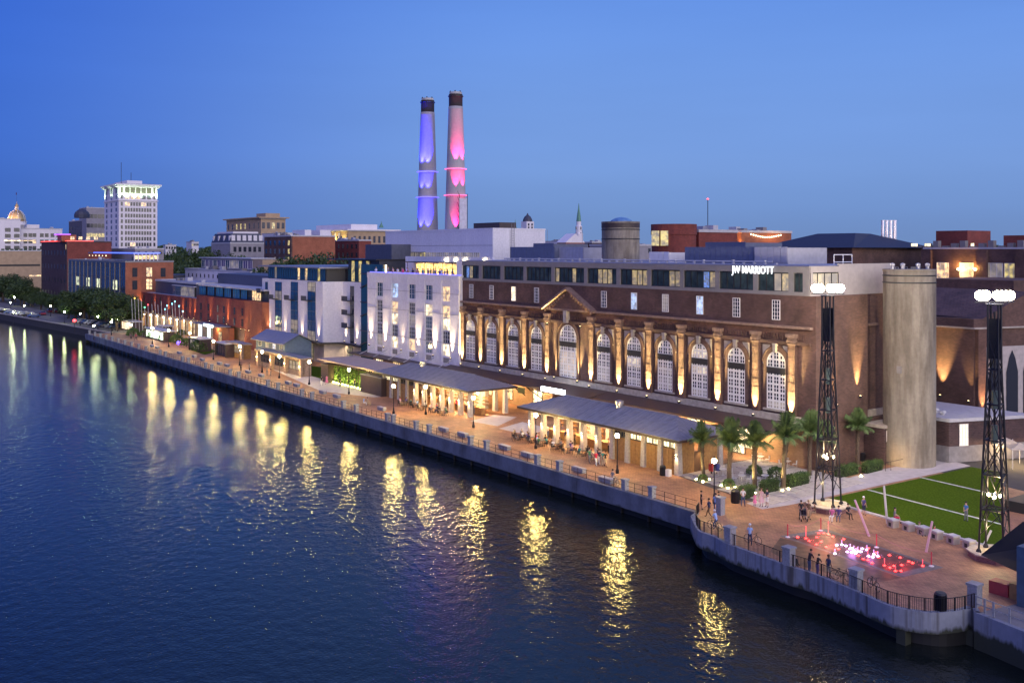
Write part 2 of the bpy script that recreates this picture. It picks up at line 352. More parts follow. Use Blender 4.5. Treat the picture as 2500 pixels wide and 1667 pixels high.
m2 = t.nodes.new('ShaderNodeMath'); m2.operation = 'MULTIPLY_ADD'; m2.inputs[1].default_value = 0.03; t.links.new(n2.outputs['Fac'], m2.inputs[0]); t.links.new(m1.outputs[0], m2.inputs[2])
bp = t.nodes.new('ShaderNodeBump'); bp.inputs['Distance'].default_value = 1.0; bp.inputs['Strength'].default_value = 0.5
sx_ = t.nodes.new('ShaderNodeSeparateXYZ'); t.links.new(g.outputs['Position'], sx_.inputs[0]); ms = t.nodes.new('ShaderNodeMapRange'); ms.inputs[1].default_value = -330; ms.inputs[2].default_value = -110; ms.inputs[3].default_value = 0.4; ms.inputs[4].default_value = 1.0; t.links.new(sx_.outputs[0], ms.inputs[0]); t.links.new(ms.outputs[0], bp.inputs['Strength']); t.links.new(m2.outputs[0], bp.inputs['Height']); t.links.new(bp.outputs[0], b.inputs['Normal'])
rr = t.nodes.new('ShaderNodeMapRange'); rr.inputs[1].default_value = 0.35; rr.inputs[2].default_value = 0.65; rr.inputs[3].default_value = 0.03; rr.inputs[4].default_value = 0.07
t.links.new(n3.outputs['Fac'], rr.inputs[0]); t.links.new(rr.outputs[0], b.inputs['Roughness'])
MB().poly([(-4000, -3000, WL), (2000, -3000, WL), (2000, 400, WL), (-4000, 400, WL)]).build('river_water', wm, kind='structure')
# land
GRD = mat('asphalt_ground', (0.06, 0.058, 0.06), 0.9, noise=0.25, nscale=0.3)
land = [(p.x, p.y) for p in bank] + [(60, 60), (3000, 200), (3000, 5000), (-5000, 5000), (-5000, -600)]
inland = [(-5000, -560)] + [(p.x, p.y + 1.6) for p in old_edge] + [(-310, YW + 1.6), (xstep, YW + 1.6)] + [(p.x, p.y + 1.2) for p in edge_bulge] + [(-34, 67), (60, 61.5), (3000, 201.5), (3000, 5000), (-5000, 5000)]
MB().poly([(x, y, -0.06) for x, y in inland]).build('ground', GRD, kind='structure')
# promenade paving
deck = MB(); pl = [(p.x, p.y + 0.0) for p in edge_straight] + [(p.x, p.y) for p in edge_bulge] + [(-36, 66), (-30, 100), (-60, 104), (-150, 93.9), (-310, 93.9)]
deck.poly([(x, y, 0.0) for x, y in pl]).build('promenade', PAV, kind='structure')
old_road = MB(); old_road.poly([(-1500, -18, -0.02), (-700, 48, -0.02), (-431, 65.5, -0.02), (-330, 75.5, -0.02), (-310, 77, -0.02), (-310, 84, -0.02), (-431, 82, -0.02), (-700, 70, -0.02), (-1500, 10, -0.02)])
old_road.build('riverside_road', mat('old_pavement', (0.17, 0.15, 0.14), 0.8, noise=0.25, nscale=0.5), kind='structure')
# quay walls: fascia beam standing over a dark void with piles
def ribbon(pts, off_in, z0, z1, mb, up=0.16):
    for a, b in zip(pts, pts[1:]):
        d = (b - a).normalized(); n = Vector((-d.y, d.x, 0))
        mb.add([(a.x, a.y, z0), (b.x, b.y, z0), (b.x, b.y, z1), (a.x, a.y, z1), (a.x + n.x * off_in, a.y + n.y * off_in, z0), (b.x + n.x * off_in, b.y + n.y * off_in, z0), (b.x + n.x * off_in, b.y + n.y * off_in, z1), (a.x + n.x * off_in, a.y + n.y * off_in, z1)],
               [(0, 1, 2, 3), (3, 2, 6, 7), (5, 4, 7, 6), (0, 4, 5, 1)])
    return mb
qw = thing('quay_wall', 'weathered concrete quay wall running along the straight brick promenade', 'quay wall', (-190, YW, WL))
nseg = 42
x0, x1 = -310.0, xstep
for i in range(nseg):
    a = x0 + (x1 - x0) * i / nseg; c = x0 + (x1 - x0) * (i + 1) / nseg
    MB().box(a + 0.02, c - 0.02, YW - 0.02, YW + 0.55, -1.55, 0.16 + 0.004 * (i % 2)).build('wall_panel', WALLS, qw)
MB().box(x0, x1, YW + 0.9, YW + 1.4, -6, -0.1).build('back_wall', mat('void_shade_concrete', (0.02, 0.02, 0.018), 0.5), qw)  # near-black colour paints the deep shade of the void under the deck
pp = MB()
for i in range(60):
    x = x0 + 3 + (x1 - x0 - 6) * i / 59; pp.tube((x, YW + 0.75, -6), (x, YW + 0.75, -1.5), 0.13, 8)
pp.build('pile', MATS['void_shade_concrete'], qw, kind='stuff')
tw = thing('terrace_wall', 'curved concrete wall with rust and algae stains under the rounded terrace', 'quay wall', (-48, 60, WL))
for a, b in zip(edge_bulge, edge_bulge[1:]):
    ribbon([a, b], 0.4, -1.35, 0.14, MB()).build('wall_panel', WALLC, tw)
ins = [Vector((p.x + 0.0, p.y + 1.0, 0)) for p in edge_bulge]
ribbon(ins, 0.4, -6, -1.2, MB()).build('back_wall', MATS['void_shade_concrete'], tw)
ribbon([Vector((xstep, YW, 0)), Vector((xstep + 0.6, YW - 1.2, 0)), edge_bulge[0]], 0.4, -1.35, 0.14, MB()).build('wall_panel', WALLC, tw)
for k in (36, 46):
    p = edge_bulge[min(k, len(edge_bulge) - 2)]
    MB().box(p.x - 0.35, p.x + 0.35, p.y + 0.15, p.y + 0.85, -6, -1.36).build('pile', WALLC, tw)
rw = MB(); ribbon(edge_right, 0.4, -4.0, 0.1, rw); rw.build('ramp_wall', WALLC, label='plain concrete bank wall running right from the terrace end', cat='quay wall')
MB().poly([(edge_right[0].x, edge_right[0].y, -0.02), (edge_right[1].x, edge_right[1].y, -0.02), (edge_right[2].x, edge_right[2].y, -0.02), (edge_right[3].x, edge_right[3].y, -0.02), (-14, 55, -0.02), (-14, 75, -0.02), (-36, 75, -0.02)]).build('service_yard', mat('yard_concrete', (0.2, 0.19, 0.2), 0.8, noise=0.3, nscale=0.6), kind='structure')
ow = thing('old_quay_wall', 'dark old quay wall at far left below the parked cars', 'quay wall', (-400, 68, WL))
ribbon(old_edge, 0.6, -6, 0.0, MB()).build('wall_face', mat('old_dark_stone', (0.05, 0.048, 0.05), 0.9), ow)
ribbon([p + Vector((0, -0.12, 0)) for p in old_edge], 0.7, -0.15, 0.16, MB()).build('coping', STONE, ow)
MB().box(-310.6, -310, YW, 76, -6, 0.1).build('end_wall', WALLC, qw)
# paths, lawns
PATHM = mat('pale_concrete_path', (0.50, 0.46, 0.46), 0.8, noise=0.12, nscale=1.2)
GRASS = leafmat('short_turf', (.042, .08, .004), (.078, .128, .010), 5.5, 0.95)
def flat(pts, z, name, m, kind='structure', **k): return MB().poly([(p.x, p.y, z) for p in pts]).build(name, m, kind=kind, **k)
flat([G(1822, 1228), G(1861, 1243), G(1930, 1232), G(2000, 1217), G(2186, 1176), G(2370, 1137), G(2345, 1130), G(2283, 1121), G(2150, 1146), G(2020, 1180), G(1880, 1213)], 0.010, 'path', PATHM)
A0, A1, A2, A3 = G(2003, 1221), G(2372, 1140), G(2440, 1152), G(2452, 1348)
turf = flat([A0, A1, A2, A3], 0.03, 'turf_field', GRASS)
gc = MB(); ribbon([A3, A0], -0.35, 0, 0.14, gc); gc.build('field_kerb', COPING, label='pale stone kerb along the front of the turf field', cat='kerb')
LINEM = mat('white_field_paint', (0.52, 0.54, 0.48), 0.9, noise=0.35, nscale=2.5)
def line(a, b, w, z=0.036):
    d = (b - a).normalized(); n = Vector((-d.y, d.x, 0)) * w / 2
    MB().poly([(*(a - n).xy, z), (*(b - n).xy, z), (*(b + n).xy, z), (*(a + n).xy, z)]).build('field_line', LINEM, kind='structure')
line(G(2119, 1196), G(2449, 1281), 0.32); line(G(2245, 1165), G(2443, 1210), 0.32)
# courtyard slabs
slab_m = mat('pale_paving_slab', (0.52, 0.47, 0.42), 0.8, noise=0.12, nscale=1.5)
cy_ = thing('courtyard_paving', 'pale courtyard slabs with dark joints between palms and the brick hall', 'paving', (-70, 84, 0))
MB().poly([(-78.5, 78.9, 0.004), (-64.6, 76.4, 0.004), (-63.0, 93.0, 0.004), (-78.5, 93.0, 0.004)]).build('joint_bed', mat('joint_gravel', (0.10, 0.085, 0.08), 0.9), cy_)
sm = MB().box(-0.86, 0.86, -0.62, 0.62, 0, 0.05).mesh('slab', slab_m)
for i in range(8):
    for j in range(11):
        x = -77.3 + i * 1.9; y = 77.9 + j * 1.42 + (0.0 if i % 2 else 0.3)
        lim = 76.2 + ( -64.6 - x) * 0.19 + 0.7
        if y < lim or y > 92.4: continue
        if 2 < i < 5 and 5 <= j <= 7 and (i + j) % 2: continue
        o = put('slab', sm, cy_, (x + 70, y - 84, 0.006 + 0.004 * R.random())); o.scale = (0.97 + 0.05 * R.random(), 0.97 + 0.05 * R.random(), 1)
# concrete aprons and small lawn near the green bar
flat([G(1148, 1028), G(1207, 1012), G(1262, 1018), G(1215, 1040)], 0.008, 'path', PATHM)
flat([G(1218, 1046), G(1275, 1030), G(1345, 1046), G(1290, 1062)], 0.008, 'path', PATHM)
flat([G(668, 903), G(784, 955), G(915, 970), G(960, 965), G(900, 945), G(803, 905), G(752, 892), G(700, 893)], 0.008, 'path', PATHM)
flat([G(715, 905), G(803, 930), G(806, 899), G(760, 893)], 0.016, 'turf_field', GRASS)
flat([G(467, 855), G(500, 866), G(530, 858), G(500, 845)], 0.016, 'turf_field', GRASS)
# ================================================================ BUILDING HELPERS
WC = {}
def window(parent, c, w, h, nx, ny, fm, pm, rz=0.0, depth=0.12, t=0.07, inner=None, name='window', pane=True, label=None):
    """c = bottom centre of the window in world space on the wall plane; front is -y turned by rz"""
    k = (round(w, 2), round(h, 2), nx, ny, fm.name, depth, t, inner)
    if k not in WC: WC[k] = MB().grid(-w / 2, w / 2, 0, h, nx, ny, t, depth, 0.0, inner=inner).mesh('window_frame', fm)
    L = absloc(parent)
    o = put(name, WC[k], parent, Vector(c) - L, rz, label)
    if pane:
        q = (round(w, 2), round(h, 2), pm.name)
        if q not in WC: WC[q] = MB().box(-w / 2 + 0.02, w / 2 - 0.02, -0.045, -0.012, 0.02, h - 0.02).mesh('pane', pm)
        put('pane', WC[q], o)
    return o
def simple_window(parent, c, w, h, pm, rz=0.0, name='window', fm=None):
    q = ('s', round(w, 2), round(h, 2), pm.name)
    if q not in WC: WC[q] = MB().box(-w / 2, w / 2, -0.08, 0.05, 0, h).mesh('window', pm)
    return put(name, WC[q], parent, Vector(c) - absloc(parent), rz)
def block(uL, uC, uR, vt, Y):
    """footprint with front face (along x) from uL to uC and side face (along y) from uC to uR; returns x0,x1,y0,y1,ztop"""
    c = AT(uC, vt, Y)
    x0 = FY(uL, 610, c.y).x if uL is not None else c.x - 20
    y1 = FX(uR, 610, c.x).y if uR is not None else c.y + 20
    return x0, c.x, c.y, y1, c.z
def windows_grid(t, face, a0, a1, z0, z1, n, m, w, h, const, mats, wt=None, pane=False, nx=2, ny=2, fm=None):
    for i in range(n):
        for j in range(m):
            a = a0 + (a1 - a0) * (i + 0.5) / n; z = z0 + (z1 - z0) * (j + 0.5) / m - h / 2
            pm = R.choices(mats, wt)[0] if wt else R.choice(mats)
            c = (a, const, z) if face == 'f' else (const, a, z)
            rz = 0 if face == 'f' else math.pi / 2
            if pane: window(t, c, w, h, nx, ny, fm or DARK, pm, rz)
            else: simple_window(t, c, w, h, pm, rz)
def parapet(t, x0, x1, y0, y1, z, m, h=0.5, o=0.15, name='parapet'):
    mb = MB(); mb.box(x0 - o, x1 + o, y0 - o, y0 + 0.3, z - h, z); mb.box(x1 - 0.3, x1 + o, y0 + 0.3, y1 + o, z - h, z); mb.box(x0 - o, x0 + 0.3, y0 + 0.3, y1 + o, z - h, z); mb.box(x0 + 0.3, x1 - 0.3, y1 - 0.3, y1 + o, z - h, z)
    return mb.build(name, m, t)
def bld(name, label, uL, uC, uR, vt, Y, wm, mf=None, vside=None, coping=COPING, z0=-0.1, cat='building', roofm=None):
    x0, x1, y0, y1, z = block(uL, uC, uR, vt, Y)
    t = thing(name, label, cat, (x1, y0, z0))
    mb = MB(); mb.box(x0, x1, y0, y1, z0, z - 0.4); mb.build('wall', wm, t)
    parapet(t, x0, x1, y0, y1, z, coping, h=0.55)
    MB().box(x0 + 0.3, x1 - 0.3, y0 + 0.3, y1 - 0.3, z - 0.4, z - 0.25).build('roof', roofm or ROOFB, t)
    rr = random.Random(int(abs(x0 * 7 + z * 3)))
    for _ in range(rr.randint(4, 8)):
        a = x0 + 1.5 + (x1 - x0 - 5) * rr.random(); b = y0 + 1.5 + (y1 - y0 - 5) * rr.random(); s = .5 + 1.3 * rr.random()
        MB().box(a, a + s * 1.6, b, b + s, z - .25, z + .15 + .9 * rr.random()).build('roof_unit', rr.choice([GREYFR, COPING, ROOFB]), t)
    return t, x0, x1, y0, y1, z
BRN = mat('brownstone', (0.24, 0.16, 0.125), 0.85, noise=0.2, nscale=2)
# ================================================================ MAIN BRICK HALL
YF = 93.3
XR = fx(1976, YF); XL = fx(1120, YF)
hall = thing('brick_hall', 'long brown brick power hall with tall lit arched windows and glass top floor', 'building', ((XR + XL) / 2, YF, 0))
ZB, ZC, ZU, ZP = 4.9, 16.0, 19.7, 23.1
YB = FX(2163, 610, XR).y + 1.5
base = MB().box(XL, XR, YF, YB, 4.6, ZU); base.build('wall', BR, hall)
MB().box(XL, XR, YF + 0.3, YB - 0.3, -0.05, 4.6).build('ground_floor_wall', BR4, hall)
MB().box(XL, XR + 0.12, YF - 0.35, YF, 4.95, 5.75).box(XR, XR + 0.35, YF - 0.35, YB, 4.95, 5.75).build('plinth_course', STONE, hall)
MB().box(XL, XR + 0.15, YF - 0.55, YF, ZC - 0.12, ZC + 0.18).box(XR, XR + 0.55, YF - 0.55, YF + 12.5, ZC - 0.12, ZC + 0.18).build('cornice', BRN, hall)
MB().box(XL, XR + 0.1, YF - 0.28, YF, 13.95, 14.35).box(XR, XR + 0.28, YF - 0.28, YF + 12.5, 13.95, 14.35).build('string_course', BR, hall)
pil_u = [1121, 1171, 1222.5, 1277.5, 1333, 1440, 1508, 1581, 1660, 1749, 1841, 1942]
pil_x = [fx(u, YF - 0.6) for u in pil_u]
pil_x[0] += 0.7; pil_x[-1] = XR - 2.2
win_u = [1150, 1201, 1254, 1311, 1475, 1549, 1625, 1709, 1799, 1896]
def arch_mesh(w, h, nx, rows, t=0.09):
    mb = MB(); r = w / 2; hz = h - r
    mb.box(-r, -r + 0.14, -0.10, 0, 0, hz); mb.box(r - 0.14, r, -0.10, 0, 0, hz); mb.box(-r, r, -0.10, 0, 0, 0.14)
    n = 12
    for i in range(n):
        a0 = math.pi * i / n; a1 = math.pi * (i + 1) / n
        P = [(r * math.cos(a0), hz + r * math.sin(a0)), (r * math.cos(a1), hz + r * math.sin(a1)), ((r - 0.14) * math.cos(a1), hz + (r - 0.14) * math.sin(a1)), ((r - 0.14) * math.cos(a0), hz + (r - 0.14) * math.sin(a0))]
        mb.add([(x, -0.10, z) for x, z in P] + [(x, 0, z) for x, z in P], [(3, 2, 1, 0), (0, 1, 5, 4), (2, 3, 7, 6)])
    # mullions
    for i in range(1, nx):
        x = -r + w * i / nx; tt = 0.26 if i % 2 == 0 else 0.085
        mb.box(x - tt / 2, x + tt / 2, -0.09, 0, 0, hz + math.sqrt(max(r * r - x * x, 0)) - 0.05)
    for j in range(1, rows):
        z = h * j / rows; tt = 0.22 if j % 2 == 0 else 0.08
        hw = r if z < hz else math.sqrt(max(r * r - (z - hz) ** 2, 0))
        mb.box(-hw + 0.03, hw - 0.03, -0.08, 0, z - tt / 2, z + tt / 2)
    return mb
def arch_poly(w, h, y, n=12):
    r = w / 2; hz = h - r
    return [(-r, y, 0), (r, y, 0)] + [(r * math.cos(math.pi * i / n), y, hz + r * math.sin(math.pi * i / n)) for i in range(n + 1)]
def arch_ring(w, h, grow, d, legs=True, n=14):
    mb = MB(); r0 = w / 2; r1 = r0 + grow; hz = h - r0
    for i in range(n):
        a0 = math.pi * i / n; a1 = math.pi * (i + 1) / n
        P = [(r1 * math.cos(a0), hz + r1 * math.sin(a0)), (r1 * math.cos(a1), hz + r1 * math.sin(a1)), (r0 * math.cos(a1), hz + r0 * math.sin(a1)), (r0 * math.cos(a0), hz + r0 * math.sin(a0))]
        mb.add([(x, -d, z) for x, z in P] + [(x, 0, z) for x, z in P], [(3, 2, 1, 0), (0, 1, 5, 4), (2, 3, 7, 6)])
    if legs: mb.box(-r1, -r0, -d, 0, 0, hz); mb.box(r0, r1, -d, 0, 0, hz)
    return mb
WW, WH, WZ = 2.75, 6.8, 6.25
am = arch_mesh(WW, WH, 6, 14).mesh('arched_frame', WFRAME)
gm = MB().poly(arch_poly(WW, WH, -0.02)).mesh('arched_pane', GLASSD)
rm = arch_ring(WW, WH, 0.5, 0.12).mesh('arch_surround', BR); rm2 = arch_ring(WW + 1.0, WH + 0.5, 0.18, 0.2, legs=False).mesh('arch_hood', BR)
spm = MB().box(-WW / 2 + 0.03, WW / 2 - 0.03, -0.15, -0.0, 4.15, 4.9).mesh('dark_spandrel', DARK)
km = MB().add([(-0.16, -0.5, WH - 0.1), (0.16, -0.5, WH - 0.1), (0.28, -0.5, WH + 0.95), (-0.28, -0.5, WH + 0.95), (-0.16, 0, WH - 0.1), (0.16, 0, WH - 0.1), (0.28, 0, WH + 0.95), (-0.28, 0, WH + 0.95)], [(0, 1, 2, 3), (1, 5, 6, 2), (4, 0, 3, 7), (3, 2, 6, 7), (0, 4, 5, 1)]).mesh('keystone', STONE)
spns = []
for sx in (-1, 1): bm2 = MB(); spns.append(bm2); bm2.add([(sx * 1.75, -0.04, WH - 1.6), (sx * 2.05, -0.04, WH - 1.6), (sx * 2.05, -0.04, WH + 0.7), (sx * 0.9, -0.04, WH + 0.7)], [(0, 1, 2, 3)] if sx > 0 else [(3, 2, 1, 0)])
spns = [q.mesh('corner_infill', STONE) for q in spns]
sillm = MB().box(-WW / 2 - 0.4, WW / 2 + 0.4, -0.32, 0, -0.22, 0).mesh('sill', STONE)
def arch_window(x, y, rz, scale=1.0, lit=()):
    o = put('window', am, hall, Vector((x, y, WZ)) - absloc(hall), rz); o.scale = (scale, 1, 1)
    put('pane', gm, o); put('spandrel', spm, o); put('arch_surround', rm, o); put('arch_hood', rm2, o); put('keystone', km, o); [put('corner_infill', q, o) for q in spns]; put('sill', sillm, o)
    for (zz0, zz1, mm) in lit:
        MB().box(x - WW / 2 + 0.15, x + WW / 2 - 0.15, y - 0.035, y - 0.03, WZ + zz0, WZ + zz1).build('pane', mm, o) if rz == 0 else None
    return o
LITS = glow('lit_hall_window', (1.0, 0.8, 0.5), 0.75, pattern=1.2)
lits = {0: [(5.0, 6.2, LITS)], 2: [(0.3, 1.4, LITD)], 4: [(0.2, 2.2, LITD)], 5: [(2.6, 3.9, LITS), (0.3, 1.2, LITD)], 7: [(2.9, 4.0, LITS), (5.0, 6.1, LITS), (0.2, 1.1, LITD)], 6: [(0.3, 1.8, LITD), (2.2, 3.2, LITD)], 9: [(0.2, 0.9, LITD)]}
litspec = {1: None}
wins = []
xs = sorted(fx(u, YF) for u in win_u)
for i, x in enumerate(xs):
    w_ = arch_window(x, YF, 0, 1.0)
    for (a_, b_, m_) in lits.get(i, []):
        L_ = Vector((0, 0, 0))
        put('pane', MB().box(-WW / 2 + 0.16, WW / 2 - 0.16, -0.035, -0.03, a_, b_).mesh('lit_pane', m_), w_)
# portal window, wider and taller, with gable
xp = fx(1388, YF)
pw, ph, pz = 4.0, 7.9, 5.9
po = put('portal_window', arch_mesh(pw, ph, 9, 16).mesh('portal_frame', WFRAME), hall, Vector((xp, YF, pz)) - absloc(hall))
put('pane', MB().poly(arch_poly(pw, ph, -0.02)).mesh('portal_pane', GLASSD), po)
put('pane', MB().box(-1.8, 1.8, -0.035, -0.03, 0.3, 4.0).mesh('lit_pane', glow('lit_portal', (1.0, 0.72, 0.4), 0.35, pattern=0.8)), po)
put('spandrel', MB().box(-1.95, 1.95, -0.16, 0, 4.6, 5.35).mesh('spandrel', DARK), po)
put('arch_surround', arch_ring(pw, ph, 0.45, 0.14).mesh('arch_surround', BR), po)
put('arch_hood', arch_ring(pw + 0.9, ph + 0.45, 0.3, 0.28).mesh('arch_hood', BR), po)
put('keystone', MB().box(-0.35, 0.35, -0.8, 0, ph + 0.3, ph + 2.1).mesh('keystone', STONE), po)
xg0, xg1 = pil_x[4], pil_x[5]; xgm = (xg0 + xg1) / 2
zg = 15.9; apx = 19.0
gw = (xg1 - xg0) / 2 + 0.8
gab = MB(); gab.add([(xgm - gw, YF - 0.5, zg - 0.1), (xgm + gw, YF - 0.5, zg - 0.1), (xgm, YF - 0.5, apx), (xgm - gw, YF, zg - 0.1), (xgm + gw, YF, zg - 0.1), (xgm, YF, apx)], [(0, 1, 2), (0, 2, 5, 3), (1, 4, 5, 2), (0, 3, 4, 1)])
gab.build('gable', BR, hall)
gc_ = MB()
for sx in (-1, 1):
    a = Vector((xgm + sx * gw, YF - 0.55, zg)); c = Vector((xgm, YF - 0.55, apx + 0.1))
    gc_.add([a + Vector((0, -0.45, 0)), c + Vector((0, -0.45, 0)), c + Vector((0, 0.6, 0)), a + Vector((0, 0.6, 0)), a + Vector((0, -0.45, 0.35)), c + Vector((0, -0.45, 0.35)), c + Vector((0, 0.6, 0.35)), a + Vector((0, 0.6, 0.35))], [(0, 1, 5, 4), (4, 5, 6, 7), (3, 2, 1, 0), (0, 4, 7, 3), (1, 2, 6, 5)])
gc_.build('gable_coping', BRN, hall)
dn = MB()
for sx in (-1, 1):
    for k in range(9):
        f_ = (k + 1) / 10.5; x = xgm + sx * gw * (1 - f_); z = zg + (apx - zg) * f_ - 0.45; dn.box(x - 0.12, x + 0.12, YF - 0.75, YF - 0.5, z - 0.1, z + 0.25)
dn.build('dentils', BRN, hall, kind='stuff')
# pilasters with banded rustication, capitals and up-lights
capm = MB().box(-0.85, 0.85, -0.62, 0, 0.9, 1.3).box(-0.72, 0.72, -0.5, 0, 0, 0.18)
for k in range(5):
    capm.box(-0.66 + k * 0.29, -0.50 + k * 0.29, -0.7, 0, 0.3, 0.62); capm.box(-0.6 + k * 0.29, -0.56 + k * 0.29 + 0.1, -0.56, 0, 0.66, 0.88)
capm.v = [(x * .8, y, z) for x, y, z in capm.v]; capm = capm.mesh('capital', BRN)
pm_ = MB()
for k in range(17): pm_.box(-0.52, 0.52, -0.42 - (0.012 if k % 2 else 0.0), 0, 5.76 + k * 0.48, 5.76 + (k + 1) * 0.48)
pilm = pm_.mesh('pilaster', BR)
fixm = MB().box(-0.13, 0.13, -0.16, 0.1, 0, 0.26).mesh('uplight_fixture', DARK)
lensm = MB().box(-0.08, 0.08, -0.10, 0.06, 0.26, 0.28).mesh('uplight_lens', FIXG)
lens_big = glow('uplight_lens_bright', (1.0, 0.8, 0.4), 30.0)
def uplight(t, x, y, z, rz=0.0, power=110, col=(1.0, 0.63, 0.24), ang=46, h=12, lean=0.0, glowm=None):
    L = absloc(t); d = Vector((math.sin(rz), -math.cos(rz), 0))
    f = put('uplight', fixm, t, Vector((x, y, z)) - L, rz); put('lens', lensm, f)
    spot(Vector((x, y, z + 0.33)), Vector((x, y, z + h)) - d * lean, power, col, ang, 1.0, 0.06, 'uplight_beam', t)
for i, x in enumerate(pil_x):
    hw = 0.62
    o = put('pilaster', pilm, hall, Vector((x, YF, 0)) - absloc(hall)); 
    put('capital', capm, hall, Vector((x, YF, 13.95)) - absloc(hall))
    uplight(hall, x, YF - 0.76, 5.1, 0, 42000, (1.0, 0.74, 0.30), ang=42, h=9, lean=0.34); spot((x, YF - 1.15, 5.8), (x, YF - 0.5, 14.2), 60000, (1.0, 0.74, 0.30), 13, 1.0, 0.06, 'capital_fill_spot', hall)  # narrow second spot has no fixture, added to brighten the capital
for sx in (-1, 1): uplight(hall, xp + sx * 2.75, YF - 0.6, 5.5, 0, 22000, (1.0, 0.76, 0.32), ang=34, h=8, lean=0.3)
for sx in (-1, 1): uplight(hall, xp + sx * 3.9, YF - 1.0, 13.6, 0, 260, (1.0, 0.76, 0.32), ang=80, h=3, lean=0.3)
# frieze lettered panel row (raised brick ornament) between capitals
fr = MB(); x = XL + 0.6
while x < XR - 0.6:
    fr.box(x, x + 0.16, YF - 0.16, YF, 14.55, 15.1 + 0.12 * ((int(x * 7) % 3) == 0)); x += 0.42
fr.build('frieze_ornament', BR, hall, kind='stuff')
# small upper windows
uw = [1163, 1202, 1255, 1311, 1475, 1549, 1625, 1709, 1799, 1896]
uw_lit = {2: LITB}
upm = MB().grid(-0.62, 0.62, 0, 2.35, 3, 5, 0.07, 0.1, 0, inner=0.045)
wl_ = [1151, 1200.5, 1254.5, 1310.5, 1475, 1548.5, 1625, 1709, 1798.5, 1895.5]
for i, u in enumerate(wl_):
    x = fx(u, YF); pm = {2: LITB, 5: LITC, 7: LITC, 6: LITD}.get(i, GLASSD)
    window(hall, (x, YF, 16.75), 1.15, 2.35, 3, 5, WFRAME, pm, 0, 0.1, 0.07, 0.04)
# penthouse level: grey frame and glass bays
MB().box(XL + 0.4, XR - 0.4, YF + 0.55, YB - 0.5, ZU, ZP - 0.3).build('top_floor_core', mat('dark_interior', (0.03, 0.035, 0.04), 0.8), hall)
MB().box(XL, XR, YF - 0.12, YF + 0.5, ZU, ZU + 0.42).box(XL, XR, YF - 0.12, YF + 0.5, ZP - 0.75, ZP).box(XL, XR - 0.1, YF + 0.5, YB, ZP - 0.3, ZP - 0.05).build('top_floor_band', GREYFR, hall)
mull_u = [1122, 1175, 1227, 1282, 1350, 1430, 1510, 1585, 1666, 1753, 1844, 1935, 1965]
pane_u = [(1129, 1170), (1178, 1223), (1231, 1279), (1286, 1347), (1355, 1427), (1435, 1506), (1515, 1581), (1590, 1661), (1670, 1747), (1757, 1840), (1851, 1926), (1938, 1961)]
PWIN = glow('penthouse_room_light', (0.85, 0.62, 0.14), 0.34, pattern=2.2)
PWIN2 = glow('penthouse_window_blue', (0.1, 0.35, 1.0), 0.5, pattern=3)
GLP = mat('grey_green_glass', (0.04, 0.06, 0.058), 0.12, 0, noise=0.6, nscale=0.7, spec=0.35)
for i, (ua, ub) in enumerate(pane_u):
    xa, xb = fx(ua, YF), fx(ub, YF); n = max(2, round((xb - xa) / 1.05)); w = (xb - xa)
    wo = put('window', MB().grid(-w / 2, w / 2, 0, 2.15, n, 1, 0.08, 0.12, 0).mesh('bay_frame', DARK), hall, Vector(((xa + xb) / 2, YF + 0.2, ZU + 0.42)) - absloc(hall))
    for k in range(n):
        lit = {0: [2], 4: [0, 4], 5: [2, 3, 4], 6: [2, 3, 4], 7: [3, 4], 9: [], 8: [4], 10: [2, 3]}.get(i, [])
        mm = GLP
        if k in lit: mm = PWIN
        if (i, k) in ((0, 1), (8, 3)): mm = PWIN2
        if i == 10 and k == n - 2: mm = LITD
        put('pane', MB().box(-w / 2 + w * k / n + 0.04, -w / 2 + w * (k + 1) / n - 0.04, -0.03, 0.0, 0.05, 2.1).mesh('pane', mm), wo)
    # solid column right of bay
    nxt = fx(pane_u[i + 1][0], YF) if i + 1 < len(pane_u) else XR
    MB().box(xb, nxt, YF - 0.10, YF + 0.5, ZU + 0.42, ZP - 0.75).build('column', GREYFR, hall)
MB().box(XL, fx(1129, YF), YF - 0.10, YF + 0.5, ZU + 0.42, ZP - 0.75).build('column', GREYFR, hall)
# right end: pale box over stepped brick wall
y1 = FX(2046, 610, XR).y; y2 = FX(2085, 610, XR).y; y3 = FX(2163, 610, XR - 1.0).y
PALE = mat('pale_grey_panel', (0.42, 0.38, 0.36), 0.6, noise=0.08)
MB().box(XR - 0.12, XR + 0.1, YF + 0.5, y1 - 5.2, ZU, ZP).box(XR - 0.12, XR + 0.1, y1, y3, ZU, ZP + 0.25).box(XR - 0.12, XR + 0.1, YF + 0.5, y1, ZU, ZU + 0.4).box(XR - 0.12, XR + 0.1, YF + 0.5, y1, ZP - 0.7, ZP).build('end_panel', PALE, hall)
ow_ = put('window', MB().grid(-2.6, 2.6, 0, 2.25, 4, 1, 0.08, 0.1, 0).mesh('end_frame', DARK), hall, Vector((XR - 0.02, y1 - 2.6, ZU + 0.4)) - absloc(hall), math.pi / 2)
for k in range(4): put('pane', MB().box(-2.6 + 1.3 * k + 0.05, -1.3 + 1.3 * k - 0.05, -0.03, 0, 0.05, 2.2).mesh('pane', glow('end_room_light', (0.8, 0.6, 0.25), 0.45, pattern=0.8)), ow_)
MB().box(XR, XR + 0.9, YF, y1 + 4.5, 5.0, ZU).build('end_pier', BR, hall)
MB().box(XR, XR + 0.5, y3 - 1.4, YB, -0.05, ZU).build('end_pier', BR, hall)
MB().box(XR - 0.3, XR + 0.9, YF, YB, -0.05, 4.95).build('side_base', BR, hall)
